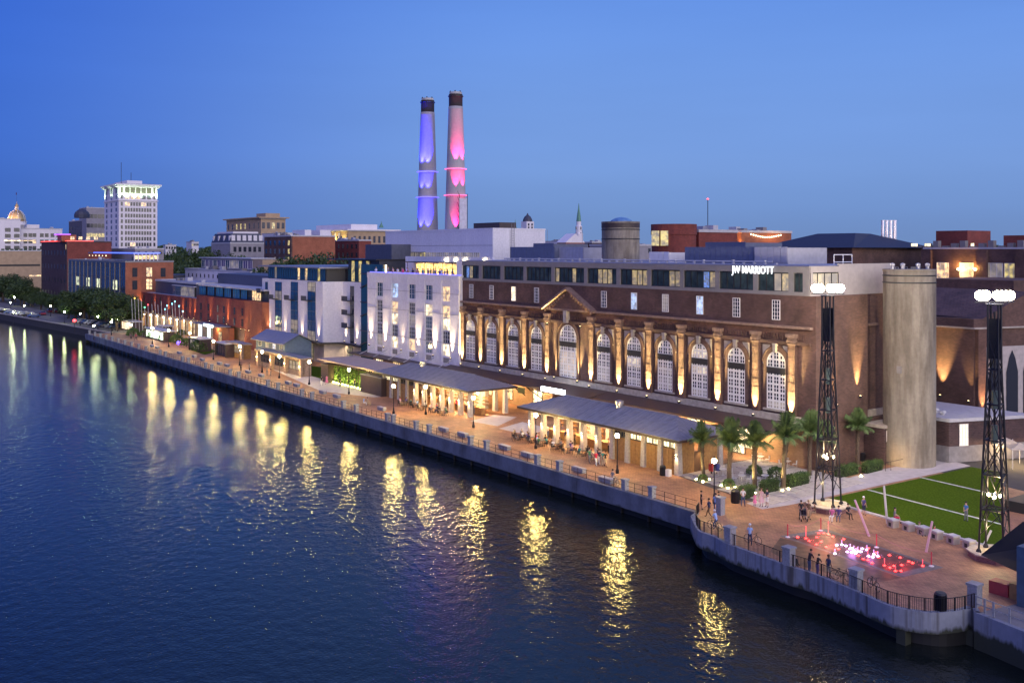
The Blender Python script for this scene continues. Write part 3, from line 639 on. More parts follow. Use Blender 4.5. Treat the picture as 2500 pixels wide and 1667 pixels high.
for (yy, zz, p_) in ((YF + 3.2, 7.0, 4000), (y1 + 2.4, 7.6, 20000), (y3 - 0.6, 7.2, 20000)):
    xx = XR + 1.35 if yy < y1 + 4.5 else XR + 0.95
    uplight(hall, xx, yy, zz, math.pi / 2, p_, ang=36, h=8, lean=0.4)
MB().box(XL + 0.5, XR - 0.5, YF + 0.6, YB - 0.6, ZP - 0.04, ZP + 0.1).build('roof', ROOFB, hall)
# awning over the ground floor, tie rods, brackets, warm light below
AWN = mat('awning_metal', (0.07, 0.045, 0.04), 0.5, noise=0.1)
aw = MB()
xa0, xa1 = XL - 2, fx(1333, YF) ; 
for (a, c, dy) in ((XL - 1.5, fx(1330, YF - 3), 3.4), (fx(1330, YF - 3), fx(1452, YF - 3), 4.6), (fx(1452, YF - 3), fx(1935, YF - 3), 3.4)):
    aw.add([(a, YF - dy, 4.05), (c, YF - dy, 4.05), (c, YF - 0.3, 4.75), (a, YF - 0.3, 4.75), (a, YF - dy, 4.3), (c, YF - dy, 4.3), (c, YF - 0.3, 4.95), (a, YF - 0.3, 4.95)], [(0, 1, 5, 4), (4, 5, 6, 7), (3, 2, 1, 0), (0, 4, 7, 3), (1, 2, 6, 5)])
aw.build('awning', AWN, hall)
n = 16
for i in range(n):
    x = XL + 2 + (XR - XL - 8) * i / (n - 1)
    if abs(x - xp) < 3: continue
    MB().tube((x, YF - 3.3, 4.15), (x, YF - 0.05, 1.9), 0.07, 5).build('awning_strut', DARK, hall)
# entrance block under the portal with sign
ex0, ex1 = fx(1345, YF - 1.5), fx(1432, YF - 1.5)
MB().box(ex0, ex1, YF - 1.2, YF + 0.3, -0.05, 4.0).build('entrance_block', BR, hall)
window(hall, ((ex0 + ex1) / 2 + 0.4, YF - 1.2, 0.2), 2.9, 2.4, 4, 2, DARK, glow('entrance_light', (0.8, 0.75, 0.15), 1.4, pattern=1.5), 0, name='entrance_door')
sg = FY(1350, 922, YF - 4.9)
MB().box(sg.x - 2.6, sg.x + 2.6, YF - 5.1, YF - 4.75, 4.35, 4.95).build('light_sign', glow('white_lightbox', (0.85, 0.92, 1.0), 14, sampled=True), hall)
for u in (1415, 1508):
    pass
# ground-floor windows and doors under the awning
gw_u = [(1136, 0), (1190, 1), (1240, 1), (1310, 2), (1472, 0), (1543, 3), (1622, 0), (1690, 0), (1797, 2), (1830, 0)]
GLOWIN = glow('shop_window_light', (1.0, 0.82, 0.5), 2.2, pattern=0.9)
SIGNG = mat('green_sign', (0.06, 0.09, 0.05), 0.6)
for u, k in gw_u:
    x = fx(u, YF)
    put('arch_hood', arch_ring(2.3, 3.5, 0.3, 0.1, legs=False).mesh('arch_hood', STONE), hall, Vector((x, YF + 0.3, 0.0)) - absloc(hall))
    if k in (0, 3): window(hall, (x, YF + 0.3, 0.9), 2.0, 2.3, 4, 4, WFRAME, GLOWIN, 0, t=0.08)
    elif k == 1: window(hall, (x, YF + 0.3, 0.7), 2.1, 2.7, 2, 2, DARK, LITW, 0)
    else:
        window(hall, (x, YF + 0.3, 0.05), 2.4, 3.0, 2, 2, DARK, GLOWIN, 0, name='door')
        MB().box(x - 2.3, x - 0.5, YF - 2.0, YF - 1.9, 2.6, 3.5).build('hanging_sign', SIGNG, hall)
    spot((x + 1.9, YF - 2.4, 3.95), (x + 1.9, YF + 0.2, 1.6), 1500, (1.0, 0.66, 0.30), 130, 0.8, 0.2, 'awning_downlight', hall)
# rooftop lettered sign
def text_part(parent, s, loc, size, m, rz=0.0, ext=0.08, sx=1.0, name='lettering', rx=math.pi / 2, bold=0.0):
    cu = bpy.data.curves.new('txt', 'FONT'); cu.body = s; cu.size = size; cu.extrude = ext; cu.align_x = 'CENTER'; cu.offset = bold; cu.resolution_u = 3
    tmp = bpy.data.objects.new('txt', cu); scn.collection.objects.link(tmp)
    me = bpy.data.meshes.new_from_object(tmp); bpy.data.objects.remove(tmp); me.materials.clear(); me.materials.append(m)
    o = put(name, me, parent, Vector(loc) - (absloc(parent) if parent else Vector((0, 0, 0)))); o.rotation_euler = (rx, 0, rz); o.scale = (sx, 1, 1); return o
sgn = thing('hotel_sign', 'glowing white rooftop lettering above the glass top floor', 'sign', (fx(1842, YF), YF - 0.3, ZP - 0.9))
SW = glow('sign_white', (0.92, 0.96, 1.0), 2.2)
xs0, xs1 = fx(1794, YF), fx(1890, YF)
tx = text_part(sgn, 'JW MARRIOTT', ((xs0 + xs1) / 2, YF - 0.3, ZP - 0.95), 1.3, SW, sx=1.0, bold=0.004, ext=0.03)
_w8 = [v.co.x for v in tx.data.vertices]; tx.scale.x = (xs1 - xs0 + 0.4) / (max(_w8) - min(_w8))
# ================================================================ WHITE HOTEL WING (uplit piers, rooftop bar)
YW2 = 92.6
wx0, wx1 = fx(897, YW2), fx(1121, YW2)
wz = fz(1121, 678, YW2)
wh = thing('white_wing', 'white plaster hotel wing with tall uplit piers and a crowded rooftop bar', 'building', ((wx0 + wx1) / 2, YW2, 0))
MB().box(wx0, wx1, YW2 + 0.45, YW2 + 26, 4.4, wz - 0.6).build('wall', WHITE, wh)
MB().box(wx0 + 0.3, wx1, YW2 + 1.2, YW2 + 26, -0.05, 4.4).build('ground_floor_wall', BR4, wh)
cols = [926, 963, 1004.5, 1045.6, 1088]
piers = [904, 941, 984, 1021.5, 1062, 1104.6]
cx_ = [fx(u, YW2) for u in cols]; px_ = [fx(u, YW2) for u in piers]; hw = 1.42
zt0, zt1 = fz(1004.5, 730, YW2), fz(1004.5, 694, YW2); zs0, zs1 = fz(1004.5, 856, YW2), fz(1004.5, 738, YW2)
ed = [wx0] + sum([[c - hw, c + hw] for c in cx_], []) + [wx1]
for i in range(0, len(ed), 2):
    MB().box(ed[i], ed[i + 1], YW2 - 0.0, YW2 + 0.45, 4.4, wz - 0.6).build('pier', WHITE, wh)
for i, c in enumerate(cx_):
    MB().box(c - hw, c + hw, YW2 + 0.12, YW2 + 0.45, 4.4, zs0).build('spandrel', WHITE, wh)
    MB().box(c - hw, c + hw, YW2 + 0.12, YW2 + 0.45, zs1, zt0).build('spandrel', WHITE, wh)
    MB().box(c - hw, c + hw, YW2 + 0.12, YW2 + 0.45, zt1, wz - 0.6).build('spandrel', WHITE, wh)
    MB().box(c - 0.9, c + 0.9, YW2 + 0.08, YW2 + 0.12, 5.0, 5.9).build('vent_grille', GREYFR, wh)
    window(wh, (c, YW2 + 0.42, zt0), 2 * hw - 0.1, zt1 - zt0, 3, 3, WFRAME, [GLASST, LITC, GLASSB, GLASSB, LITW][i], 0, 0.12, 0.08, 0.05)
    hh = (zs1 - zs0) / 4
    pat = [[GLASSD, GLASSD, GLASSD, LITD], [LITW, LITB, GLASSD, LITB], [GLASSD, LITD, GLASSD, LITW], [LITB, GLASSB, GLASSD, GLASSB], [LITW, LITB, GLASSD, LITB]][i]
    pat = pat[::-1]
    for k in range(4): window(wh, (c, YW2 + 0.42, zs0 + k * hh), 2 * hw - 0.1, hh - 0.12, 4, 3, WFRAME, pat[k], 0, 0.12, 0.07, 0.05)
for zz in (8.5, 13.6, 17.2): MB().box(wx0, wx1, YW2 - 0.03, YW2 + 0.0, zz, zz + 0.06).build('joint_band', GREYFR, wh)
parapet(wh, wx0, wx1, YW2, YW2 + 26, wz + 0.35, WHITE, h=1.0, o=0.05)
MB().box(wx0 + 0.3, wx1 - 0.3, YW2 + 0.45, YW2 + 26, wz - 0.9, wz - 0.6).build('roof', ROOFB, wh)
for i, x in enumerate(px_):
    uplight(wh, x + (0.35 if i == 0 else 0), YW2 - 0.42, 5.9, 0, 13000 if i != 2 else 4000, (1.0, 0.74, 0.42), ang=40, h=10, lean=0.4)
aw2 = MB().box(wx0 - 2.5, wx1, YW2 - 3.2, YW2 + 0.1, 4.15, 4.4); aw2.build('awning', AWN, wh)
for i in range(6):
    x = wx0 + 2.5 + i * (wx1 - wx0 - 5) / 5; MB().tube((x, YW2 - 3.1, 4.4), (x, YW2, 5.6), 0.07, 5).build('awning_rod', COPING, wh)
for i in range(5):
    x = wx0 + 3 + i * (wx1 - wx0 - 6) / 4
    window(wh, (x, YW2 + 1.2, 0.2), 3.0, 3.2, 4, 2, DARK, LITB if i in (0, 3) else LITW, 0)
    spot((x, YW2 - 1.5, 4.1), (x, YW2 + 0.2, 0.5), 500, (1.0, 0.75, 0.45), 120, 0.8, 0.2, 'awning_downlight', wh)
# rooftop bar: back wall, glazed bar, canopy, heaters, blue edge light
bx0, bx1 = wx0 + 5.5, wx1 - 2.2
MB().box(wx1 - 1.6, wx1, YW2 + 0.5, YW2 + 10, wz, wz + 2.9).build('bar_end_wall', WHITE, wh)
MB().box(wx0 + 1.0, wx1 - 1.6, YW2 + 8.2, YW2 + 8.6, wz - 0.6, wz + 3.5).build('bar_back_wall', WHITE, wh)
n = 9; bb = glow('bar_shelf_light', (1.0, 0.62, 0.16), 2.2, pattern=1.6)
for k in range(n):
    a = bx0 + (bx1 - bx0) * k / n; c = bx0 + (bx1 - bx0) * (k + 1) / n
    put('window', MB().box(-(c - a) / 2 + 0.1, (c - a) / 2 - 0.1, -0.06, 0, 0, 2.1).mesh('bar_window', bb), wh, Vector(((a + c) / 2, YW2 + 8.15, wz - 0.1)) - absloc(wh))
MB().box(bx0 - 1, bx1 + 0.3, YW2 + 5.0, YW2 + 8.2, wz + 2.35, wz + 2.5).build('bar_canopy', BROWNM, wh)
for k in range(8):
    x = bx0 + (bx1 - bx0) * (k + 0.5) / 8
    MB().tube((x, YW2 + 5.2, wz - 0.6), (x, YW2 + 5.2, wz + 2.35), 0.07, 5).build('canopy_post', BROWNM, wh)
for k in (3, 4, 5, 7):
    x = bx0 + (bx1 - bx0) * (k + 0.5) / 8
    MB().lathe([(0.05, 0), (0.28, 0.12), (0.28, 0.3), (0.04, 0.4)], 8, (x, YW2 + 7.9, wz + 2.7)).build('lamp', glow('bar_lamp', (1.0, 0.85, 0.5), 25), wh)
for k in range(4): point((bx0 + (bx1 - bx0) * (k + 0.5) / 4, YW2 + 6.5, wz + 1.9), 260, (1.0, 0.6, 0.2), 0.3, 'bar_light', wh)
MB().box(wx0 + 0.1, wx1 - 0.1, YW2 + 0.5, YW2 + 0.62, wz + 0.36, wz + 0.46).build('blue_edge_light', glow('blue_strip', (0.12, 0.12, 1.0), 3.0), wh)
for k in range(4): point((wx0 + (wx1 - wx0) * (k + 0.5) / 4, YW2 + 1.5, wz + 1.2), 60, (0.15, 0.15, 1.0), 0.4, 'blue_light', wh)
MB().tube((wx0 + 2.2, YW2 + 3, wz - 0.5), (wx0 + 2.2, YW2 + 3, wz + 1.8), 0.18, 8).build('heater_tube', glow('heater_glow', (1.0, 0.8, 0.5), 4), wh)
# ================================================================ WHITE BOX HALL behind
YH = 106.0
hx0, hx1 = fx(941, YH), fx(1203, YH); hz = fz(1203, 558, YH)
wb = thing('white_box_block', 'big windowless white block with a strip window behind the rooftop bar', 'building', (hx1, YH, 0))
hy1 = FX(1331, 610, hx1).y
MB().box(hx0, hx1, YH, hy1, -0.05, hz).build('wall', WHITE, wb)
parapet(wb, hx0, hx1, YH, hy1, hz + 0.12, WHITE, 0.3, 0.06)
sa, sb = fx(975, YH), fx(1172, YH); z0s, z1s = fz(1172, 638, YH), fz(1172, 616, YH)
nb = 14
for k in range(nb):
    a = sa + (sb - sa) * k / nb; c = sa + (sb - sa) * (k + 1) / nb
    window(wb, ((a + c) / 2, YH, z0s), c - a - 0.05, z1s - z0s, 3, 3 if k > 4 else 1, WFRAME if k > 4 else DARK, LITD if k > 5 else LITY if k in (1, 4) else LITD, 0, 0.1, 0.08, 0.05)
for k in range(3): MB().box(hx1, hx1 + 0.04, YH + 4 + k * 9, YH + 4.06 + k * 9, 18, hz).build('panel_joint', GREYFR, wb)
MB().box(hx0, hx1, YH - 0.03, YH, hz - 3.2, hz - 3.14).build('panel_joint', GREYFR, wb)
ld = MB(); yl = FX(1251, 610, hx1).y
for sx in (-0.3, 0.3): ld.tube((hx1 + 0.2, yl + sx, 18), (hx1 + 0.2, yl + sx, hz + 1.0), 0.04, 4)
for k in range(20): ld.tube((hx1 + 0.2, yl - 0.3, 20 + k * 0.45), (hx1 + 0.2, yl + 0.3, 20 + k * 0.45), 0.03, 4)
ld.build('ladder', GREYFR, wb, kind='stuff')
p = FX(1212, 556, hx1 - 4)
MB().box(p.x - 8, p.x + 1, p.y, p.y + 4, hz + 0.1, hz + 1.3).build('roof_unit', BROWNM, wb)
# ================================================================ CHIMNEYS
CHM = streak('pale_chimney_concrete', (0.42, 0.39, 0.41), (0.31, 0.29, 0.31), 0.4, 0.06, amt=(0.35, 0.8))
def chimney(uc, vtop, wtop, wbot, rings, col, label, Yd, box=False):
    base = AT(uc, 560, Yd); zt = H - (vtop - VH) * Yd / F
    rb = wbot / 2 * Yd / F; rt = wtop / 2 * Yd / F
    z30 = base.z; slope = (rb - rt) / (zt - z30)
    rad = lambda z: rt + slope * (zt - z)
    t = thing('chimney', label, 'chimney', (base.x, base.y, 0))
    n = 32
    prof = [(rad(z), z) for z in [0, 10, 20, z30] + [z30 + (zt - z30) * k / 8 for k in range(1, 8)] + [zt - 3.3]]
    MB().lathe(prof, n, (base.x, base.y, 0)).build('shaft', CHM, t, smooth=True)
    MB().lathe([(rad(zt) + 0.03, zt - 3.3), (rad(zt) + 0.03, zt - 0.5)], n, (base.x, base.y, 0)).build('dark_crown', mat('soot_black_brick', (0.035, 0.025, 0.03), 0.8), t, smooth=False)
    MB().lathe([(rad(zt) + 0.2, zt - 1.05), (rad(zt) + 0.2, zt - 0.85)], n, (base.x, base.y, 0)).build('crown_ring', DARK, t)
    MB().lathe([(rad(zt) - 0.15, zt - 0.5), (rad(zt) - 0.1, zt)], n, (base.x, base.y, 0)).build('crown_rim', COPING, t)
    for k in range(5):
        a = k * 1.3 + 0.4; MB().box(base.x + rt * .8 * math.cos(a) - 0.1, base.x + rt * .8 * math.cos(a) + 0.1, base.y + rt * .8 * math.sin(a) - 0.1, base.y + rt * .8 * math.sin(a) + 0.1, zt - 0.05, zt + 0.3).build('beacon_mount', DARK, t)
    vd = Vector((-base.x, -base.y, 0)).normalized()
    gm_ = glow('ring_' + ('blue' if col[2] > 0.9 else 'pink'), (max(col[0], .2), max(col[1], .15), max(col[2], .45)), 1.3)
    zs = [z30 - 1.5] + [H - (v - VH) * Yd / F for v in rings]
    for i, z in enumerate(zs):
        r = rad(z)
        if i: MB().lathe([(r + 0.02, z - 0.12), (r + 0.5, z - 0.12), (r + 0.5, z + 0.06), (r + 0.02, z + 0.06)], n, (base.x, base.y, 0)).build('light_ring', gm_, t)
        for k, a in enumerate((-42, 2) if col[2] > .9 else (0, 48)):
            d = Vector((vd.x * math.cos(math.radians(a)) - vd.y * math.sin(math.radians(a)), vd.x * math.sin(math.radians(a)) + vd.y * math.cos(math.radians(a)), 0)) * -1
            d = -d
            o = Vector((base.x, base.y, z + 0.35)) + d * (r + 0.85)
            hgt = 7.0
            spot(o, Vector((base.x, base.y, z + hgt + 2)) + d * (rad(z + hgt) - 0.15), (80000 if (i == 2) else 50000) * (1 if k == 0 else .75) * (1.6 if col[2] > .9 else .32), col, 40, 0.3, 0.1, 'chimney_light', t)
    if box:
        b0 = AT(uc + 10, 478, Yd - 4); b1 = AT(uc + 27, 478, Yd - 4)
        MB().rbox((b0.x + b1.x) / 2, (b0.y + b1.y) / 2, z30 - 4, b0.z - 0.6, 1.7, 1.2, math.atan2(Cc, S)).build('lift_enclosure', mat('white_metal_cabin', (0.6, 0.58, 0.6), 0.5), t)
        fr_ = MB()
        for sx in (-0.9, 0.9):
            q = Vector(((b0.x + b1.x) / 2 + sx * S, (b0.y + b1.y) / 2 + sx * Cc, 0)); fr_.tube((q.x, q.y, z30 - 4), (q.x, q.y, b0.z + 0.4), 0.09, 4)
        for k in range(14):
            z = z30 - 3 + k * 1.3
            if z < b0.z: fr_.tube(((b0.x + b1.x) / 2 - 0.9 * S, (b0.y + b1.y) / 2 - 0.9 * Cc, z), ((b0.x + b1.x) / 2 - 1.3 * S, (b0.y + b1.y) / 2 - 1.3 * Cc, z + 1.2), 0.05, 4)
        fr_.build('ladder_frame', DARK, t, kind='stuff')
    return t
chimney(1044, 241, 32, 51, [482, 420], (0.01, 0.01, 1.0), 'shorter left smokestack lit deep blue, black crown', 232)
chimney(1112.5, 226, 33, 53, [477, 413], (1.0, 0.02, 0.2), 'taller right smokestack lit pink, with a white lift cabin', 226, box=True)
# ================================================================ WHITE HOTEL with blue strips (left)
h1 = thing('white_hotel', 'white plaster hotel with tall blue window strips, dark balconies and a teal glass top', 'building', (fx(788, YF), YF, 0))
ax0 = fx(640, YF); ax1 = fx(788, YF); zA = fz(640, 679, YF); P1 = Vector((ax1, YF, 0)); Y1 = YC(P1)
P2 = AT(837, 610, Y1 + 1.0); P2.z = 0; P3 = Vector((fx(893, P2.y), P2.y, 0))
foot = [(ax0, YF), (ax1, YF), (P2.x, P2.y), (P3.x, P3.y), (P3.x, P3.y + 22), (ax0, P3.y + 22)]
MB().prism(foot, 4.6, zA).build('wall', WHITE, h1)
MB().prism([(ax0, YF + .4), (ax1 - .2, YF + .4), (P2.x - .2, P2.y + .4), (P3.x, P3.y + .4), (P3.x, P3.y + 21), (ax0, P3.y + 21)], -0.05, 4.6).build('ground_floor_wall', mat('pale_ground_stone', (0.55, 0.5, 0.45), 0.8, noise=0.15, nscale=1), h1)
can = [(ax0, YF - 1.4), (ax1 + .3, YF - 1.4), (P2.x + .6, P2.y - 1.2), (P3.x, P3.y - 1.4), (P3.x, P3.y + 0.1), (P2.x, P2.y + 0.1), (ax1, YF + .1), (ax0, YF + .1)]
MB().prism(can, 4.35, 4.62).build('canopy', DARK, h1)
ft = [(ax0 + 1.5, YF + 1), (ax1 - .3, YF + 1), (P2.x - .8, P2.y + 1), (P3.x, P3.y + 1), (P3.x, P3.y + 21), (ax0 + 1.5, P3.y + 21)]
zg1 = zA + 3.2
MB().prism(ft, zA, zg1 - 0.3).build('top_floor_core', DARK, h1)
MB().prism([(ax0 - 0.3, YF - 1.0), (ax1 + .2, YF - 1.0), (P2.x, P2.y - .8), (P2.x, P3.y + 22), (ax0 - 0.3, P3.y + 22)], zg1 - 0.3, zg1).build('roof', ROOFM, h1)
def strip_on(a, b, w, pane_mat, depth=0.06):
    pass
nn = 24
for k in range(nn):
    x = ax0 + 1.6 + (ax1 - ax0 - 2.2) * (k + 0.5) / nn
    pmm = LITD if k in (3,) else LITW if k in (13, 16) else LITY if k == 21 else GLASST
    window(h1, (x, YF + 1.0, zA + 0.05), (ax1 - ax0 - 2.2) / nn, 2.8, 1, 1, DARK, pmm, 0, 0.08, 0.06)
for k in range(6):
    x = P2.x + 0.5 + (P3.x - P2.x - .5) * (k + .5) / 6
    window(h1, (x, P2.y + 1.0, zA + 0.05), (P3.x - P2.x - 1) / 6, 4.6 if k > 0 else 2.8, 1, 2, DARK, [GLASST, LITY, GLASST, LITY, GLASSD, LITY][k], 0, 0.08, 0.06)
MB().box(P2.x + 0.5, P3.x + 4, P2.y + 1.1, P2.y + 16, zA, zA + 4.8).build('upper_lounge', mat('dark_lounge', (0.04, 0.045, 0.06), 0.5), h1)
MB().box(P2.x - 8.5, P3.x + 4.2, P2.y + 0.2, P2.y + 17, zA + 4.8, zA + 5.05).build('roof', DARK, h1)
q0 = fx(880, YF + 12); MB().box(P2.x + 3, P3.x + 4, P2.y + 4, P2.y + 16, zA + 5.05, zA + 8.2).build('plant_room', mat('slate_cladding', (0.09, 0.10, 0.14), 0.6), h1)
BALC = mat('balcony_mesh', (0.05, 0.05, 0.06), 0.5)
def vstrip(u, wpx, v0, v1, lits, balc=(), yy=None, pm=GLASSB):
    y = YF if yy is None else yy
    x = fx(u, y); w = abs(fx(u + wpx / 2, y) - fx(u - wpx / 2, y)); z0 = fz(u, v1, y); z1 = fz(u, v0, y)
    n = 6; hh = (z1 - z0) / n
    for k in range(n):
        window(h1, (x, y, z0 + k * hh), w, hh - 0.03, 2, 2, DARK, {1: LITD, 2: LITD}.get(lits.get(n - 1 - k), pm), 0, 0.08, 0.06)
    return x
zb3 = fz(720, 725, YF)
for (u, wp, l) in ((651, 6, {}), (680, 16, {1: 1, 5: 1}), (719, 17, {1: 0, 4: 1}), (761, 19, {0: 1, 5: 1})): vstrip(u, wp, 688, 820 if u < 700 else 824 + (u - 700) * 0.12, l)
vstrip(814, 18, 698, 835, {1: 1, 2: 2, 4: 2, 5: 1}, yy=None if False else P2.y - 0.35 + 0.0, pm=GLASSD)
vstrip(860, 9, 698, 838, {}, yy=P2.y, pm=GLASSD)
vstrip(891, 9, 698, 838, {4: 2}, yy=P2.y, pm=GLASSD)
slabm = MB().box(-1.7, 1.1, -1.3, 0, 0, 0.12).mesh('balcony_slab', DARK)
rlm = MB().box(-1.7, 1.1, -1.3, -1.24, 1.05, 1.12).box(-1.7, 1.1, -1.3, -1.26, 0.12, 1.05).mesh('balcony_screen', BALC)
def balcony(u, v, y):
    p = FY(u, v, y); o = put('balcony', slabm, h1, Vector((p.x, y - 0.1, p.z)) - absloc(h1)); put('screen', rlm, o)
for u in (676, 714, 756): balcony(u, 730 + (u - 676) * 0.05, YF)
for v in (715, 754, 792): balcony(645, v, YF)
for v in (735, 768, 800): balcony(856, v, P2.y)
for u, yy_ in ((659, YF), (697, YF), (738, YF), (778, YF), (845, P2.y), (872, P2.y)):
    x = fx(u, yy_); uplight(h1, x, yy_ - 0.4, 4.75, 0, 3500, (1.0, 0.72, 0.40), ang=44, h=5, lean=0.3)
for u in (761, 814, 855):
    yy_ = YF + 0.4 if u < 800 else P2.y + 0.4; x = fx(u, yy_)
    window(h1, (x, yy_, 0.2), 2.2, 3.6, 3, 4, mat('green_frame', (0.08, 0.13, 0.08), 0.5), LITD, 0)
for u in (700, 745, 790, 835, 880): 
    yy_ = YF - 0.8 if u < 800 else P2.y - 0.8
    spot((fx(u, yy_), yy_ + 0.1, 4.3), (fx(u, yy_), yy_ + 1.3, 0.5), 600, (1.0, 0.72, 0.42), 120, 0.8, 0.2, 'canopy_light', h1)
MB().box(P3.x - 0.2, wx0 - 0.3, YF + 3, YF + 4, 0, zA + 4).build('link_glazing', GLASST, h1)
for k in range(7): MB().tube((P3.x, YF + 2.8, 2 + k * 3), (wx0 - 0.4, YF + 2.8, 4.5 + k * 3 if k % 2 else 2 + k * 3), 0.12, 5).build('link_brace', DARK, h1)
# ================================================================ LEFT BRICK ARCADE with glass top
YA = 91.5
bx0a, bx1a = fx(330, YA), fx(640, YA); zl = fz(335, 713, YA); zr = fz(600, 734, YA)
ar = thing('arcade_building', 'long dark red brick warehouse with warm lit arcade and glazed penthouse', 'building', ((bx0a + bx1a) / 2, YA, 0))
xm = fx(480, YA)
MB().box(bx0a, xm, YA, YA + 24, 5.0, zl).build('wall', BR2, ar)
MB().box(xm, fx(597, YA), YA, YA + 24, 5.0, zr).build('wall', BR2, ar)
MB().box(fx(597, YA), bx1a, YA - 0.0, YA + 24, -0.05, zr).build('wall', BR3, ar)
parapet(ar, bx0a, xm, YA, YA + 24, zl + 0.25, BR2, 0.4, 0.1); MB().box(bx0a + 0.3, xm - 0.3, YA + 0.3, YA + 23.7, zl - 0.02, zl + 0.08).build('roof', ROOFB, ar)
ARC = mat('arcade_stone', (0.5, 0.36, 0.22), 0.8, noise=0.15)
MB().box(bx0a, fx(480, YA), YA - 0.05, YA + 0.35, 4.4, 5.0).box(bx0a, fx(597, YA), YA + 1.5, YA + 24, -0.05, 5.0).build('arcade_wall', ARC, ar)
xs_ = [fx(u, YA) for u in (334, 347, 362, 377, 393, 409, 425, 442, 459, 477)]
for i, x in enumerate(xs_): MB().box(x - 0.55, x + 0.55, YA - 0.1, YA + 0.6, -0.05, 4.4).build('arcade_pier', ARC, ar)
for i, x in enumerate(xs_[:-1]):
    xm_ = (x + xs_[i + 1]) / 2
    window(ar, (xm_, YA + 1.5, 0.1), abs(xs_[i + 1] - x) - 1.6, 3.6, 2, 2, DARK, GLOWIN if i % 2 else LITB, 0)
    point((xm_, YA + 0.2, 4.0), 260, (1.0, 0.68, 0.34), 0.25, 'arcade_light', ar)
    o = MB().lathe([(0.05, 0), (0.22, 0.1), (0.22, 0.3), (0.05, 0.4)], 8, (xm_, YA - 0.2, 3.9)).build('lamp', glow('arcade_lamp', (1, 0.85, 0.55), 30), ar)
for k, u in enumerate((331, 346, 378, 412, 447, 464, 476, 515, 557)):
    x = fx(u, YA); uplight(ar, x, YA - 0.4, 5.2, 0, 6000, (1.0, 0.42, 0.10), ang=44, h=6, lean=0.3)
for u in (592, 603, 612): uplight(ar, fx(u, YA), YA - 0.5, 4.6, 0, 2600, (1.0, 0.40, 0.06), ang=26, h=6, lean=0.35)
for j, (v0, v1) in enumerate(((745, 768), (772, 792))):
    for u in (352, 371, 392, 420, 455, 491, 509, 532, 547, 573, 592):
        z0 = fz(u, v1 - (640 - u) * 0.06 + 6, YA); x = fx(u, YA)
        if z0 < 5.2: z0 = 5.3
        window(ar, (x, YA, [8.2, 5.4][j]), 1.0, 1.9 if j == 0 else 2.0, 2, 3, DARK, GLASSB if u % 2 else LITD if u == 532 else GLASSD, 0, 0.1, 0.07)
MB().box(xm + 1.2, bx1a, YA + 1.6, YA + 22, zr, zr + 2.7).build('penthouse_core', DARK, ar)
MB().box(xm + 0.3, bx1a, YA + 0.4, YA + 23, zr + 2.7, zr + 3.1).build('penthouse_roof', COPING, ar)
for a_, b_, mm in ((487, 503, GLASSB), (507, 524, GLASSB), (528, 545, GLASSB), (548, 565, GLASSB), (569, 586, GLASSB), (589, 604, GLASSB), (616, 638, LITW)):
    x0_, x1_ = fx(a_, YA + 1.5), fx(b_, YA + 1.5); window(ar, ((x0_ + x1_) / 2, YA + 1.5, zr + 0.1), x1_ - x0_, 2.5, 4, 1, DARK, mat('bright_blue_glass', (0.04, 0.2, 0.36), 0.1, 0, noise=0, spec=1) if mm is GLASSB else LITW, 0, 0.1, 0.09)
MB().box(fx(532, YA + 8), bx1a, YA + 8, YA + 20, zr + 3.1, zr + 6.0).build('plant_room', MATS['slate_cladding'], ar)
# glass conservatory left of penthouse
gx0, gx1 = fx(423, YA + 3), fx(475, YA + 3)
for k in range(8): window(ar, (gx0 + (gx1 - gx0) * (k + .5) / 8, YA + 3, zl + 0.1), (gx1 - gx0) / 8, 2.9, 2, 2, GREYFR, LITD if k > 2 else GLASSB, 0, 0.1, 0.08)
MB().box(gx0 - 0.3, gx1 + 0.5, YA + 2.6, YA + 12, zl + 3.0, zl + 3.25).build('roof', COPING, ar)
MB().box(fx(478, YA - 2), fx(545, YA - 2), YA - 3.2, YA, 4.7, 5.0).build('awning', ROOFM, ar)
MB().box(fx(500, YA - 3), fx(522, YA - 3), YA - 3.4, YA - 3.2, 4.55, 5.15).build('light_sign', glow('cyan_lightbox', (0.6, 0.9, 1.0), 8), ar)
MB().box(fx(520, YA - 1.2), fx(560, YA - 1.2), YA - 1.2, YA + 0.1, -0.05, 4.6).build('entrance_block', BR3, ar)
window(ar, (fx(538, YA - 1.2), YA - 1.2, 0.1), 2.6, 3.2, 4, 3, DARK, LITW, 0, name='entrance_door')
for u in (486, 507): MB().box(fx(u, YA - 1), fx(u + 6, YA - 1), YA - 1.05, YA - 0.9, 0, 4.2).build('lit_panel', glow('cool_panel', (0.6, 0.85, 1.0), 3), ar)
for u in (525, 575, 620): point((fx(u, YA - 2.0), YA - 2.0, 3.9), 350, (1.0, 0.6, 0.22), 0.3, 'wall_light', ar)
# ================================================================ SKYLINE AND CITY BUILDINGS
IVORY = streak('ivory_tower_stone', (0.78, 0.74, 0.76), (0.66, 0.62, 0.64), 0.2, 0.05, amt=(0.35, 0.9))
TANW = mat('tan_concrete', (0.42, 0.30, 0.19), 0.85, noise=0.12, nscale=0.5)
SLATE = mat('slate_roof', (0.05, 0.055, 0.085), 0.6, noise=0.2)
GREYW = mat('grey_stone_wall', (0.30, 0.28, 0.30), 0.8, noise=0.12, nscale=0.5)
WIND = mat('dark_window', (0.03, 0.035, 0.05), 0.15, 0, noise=0, spec=0.7)
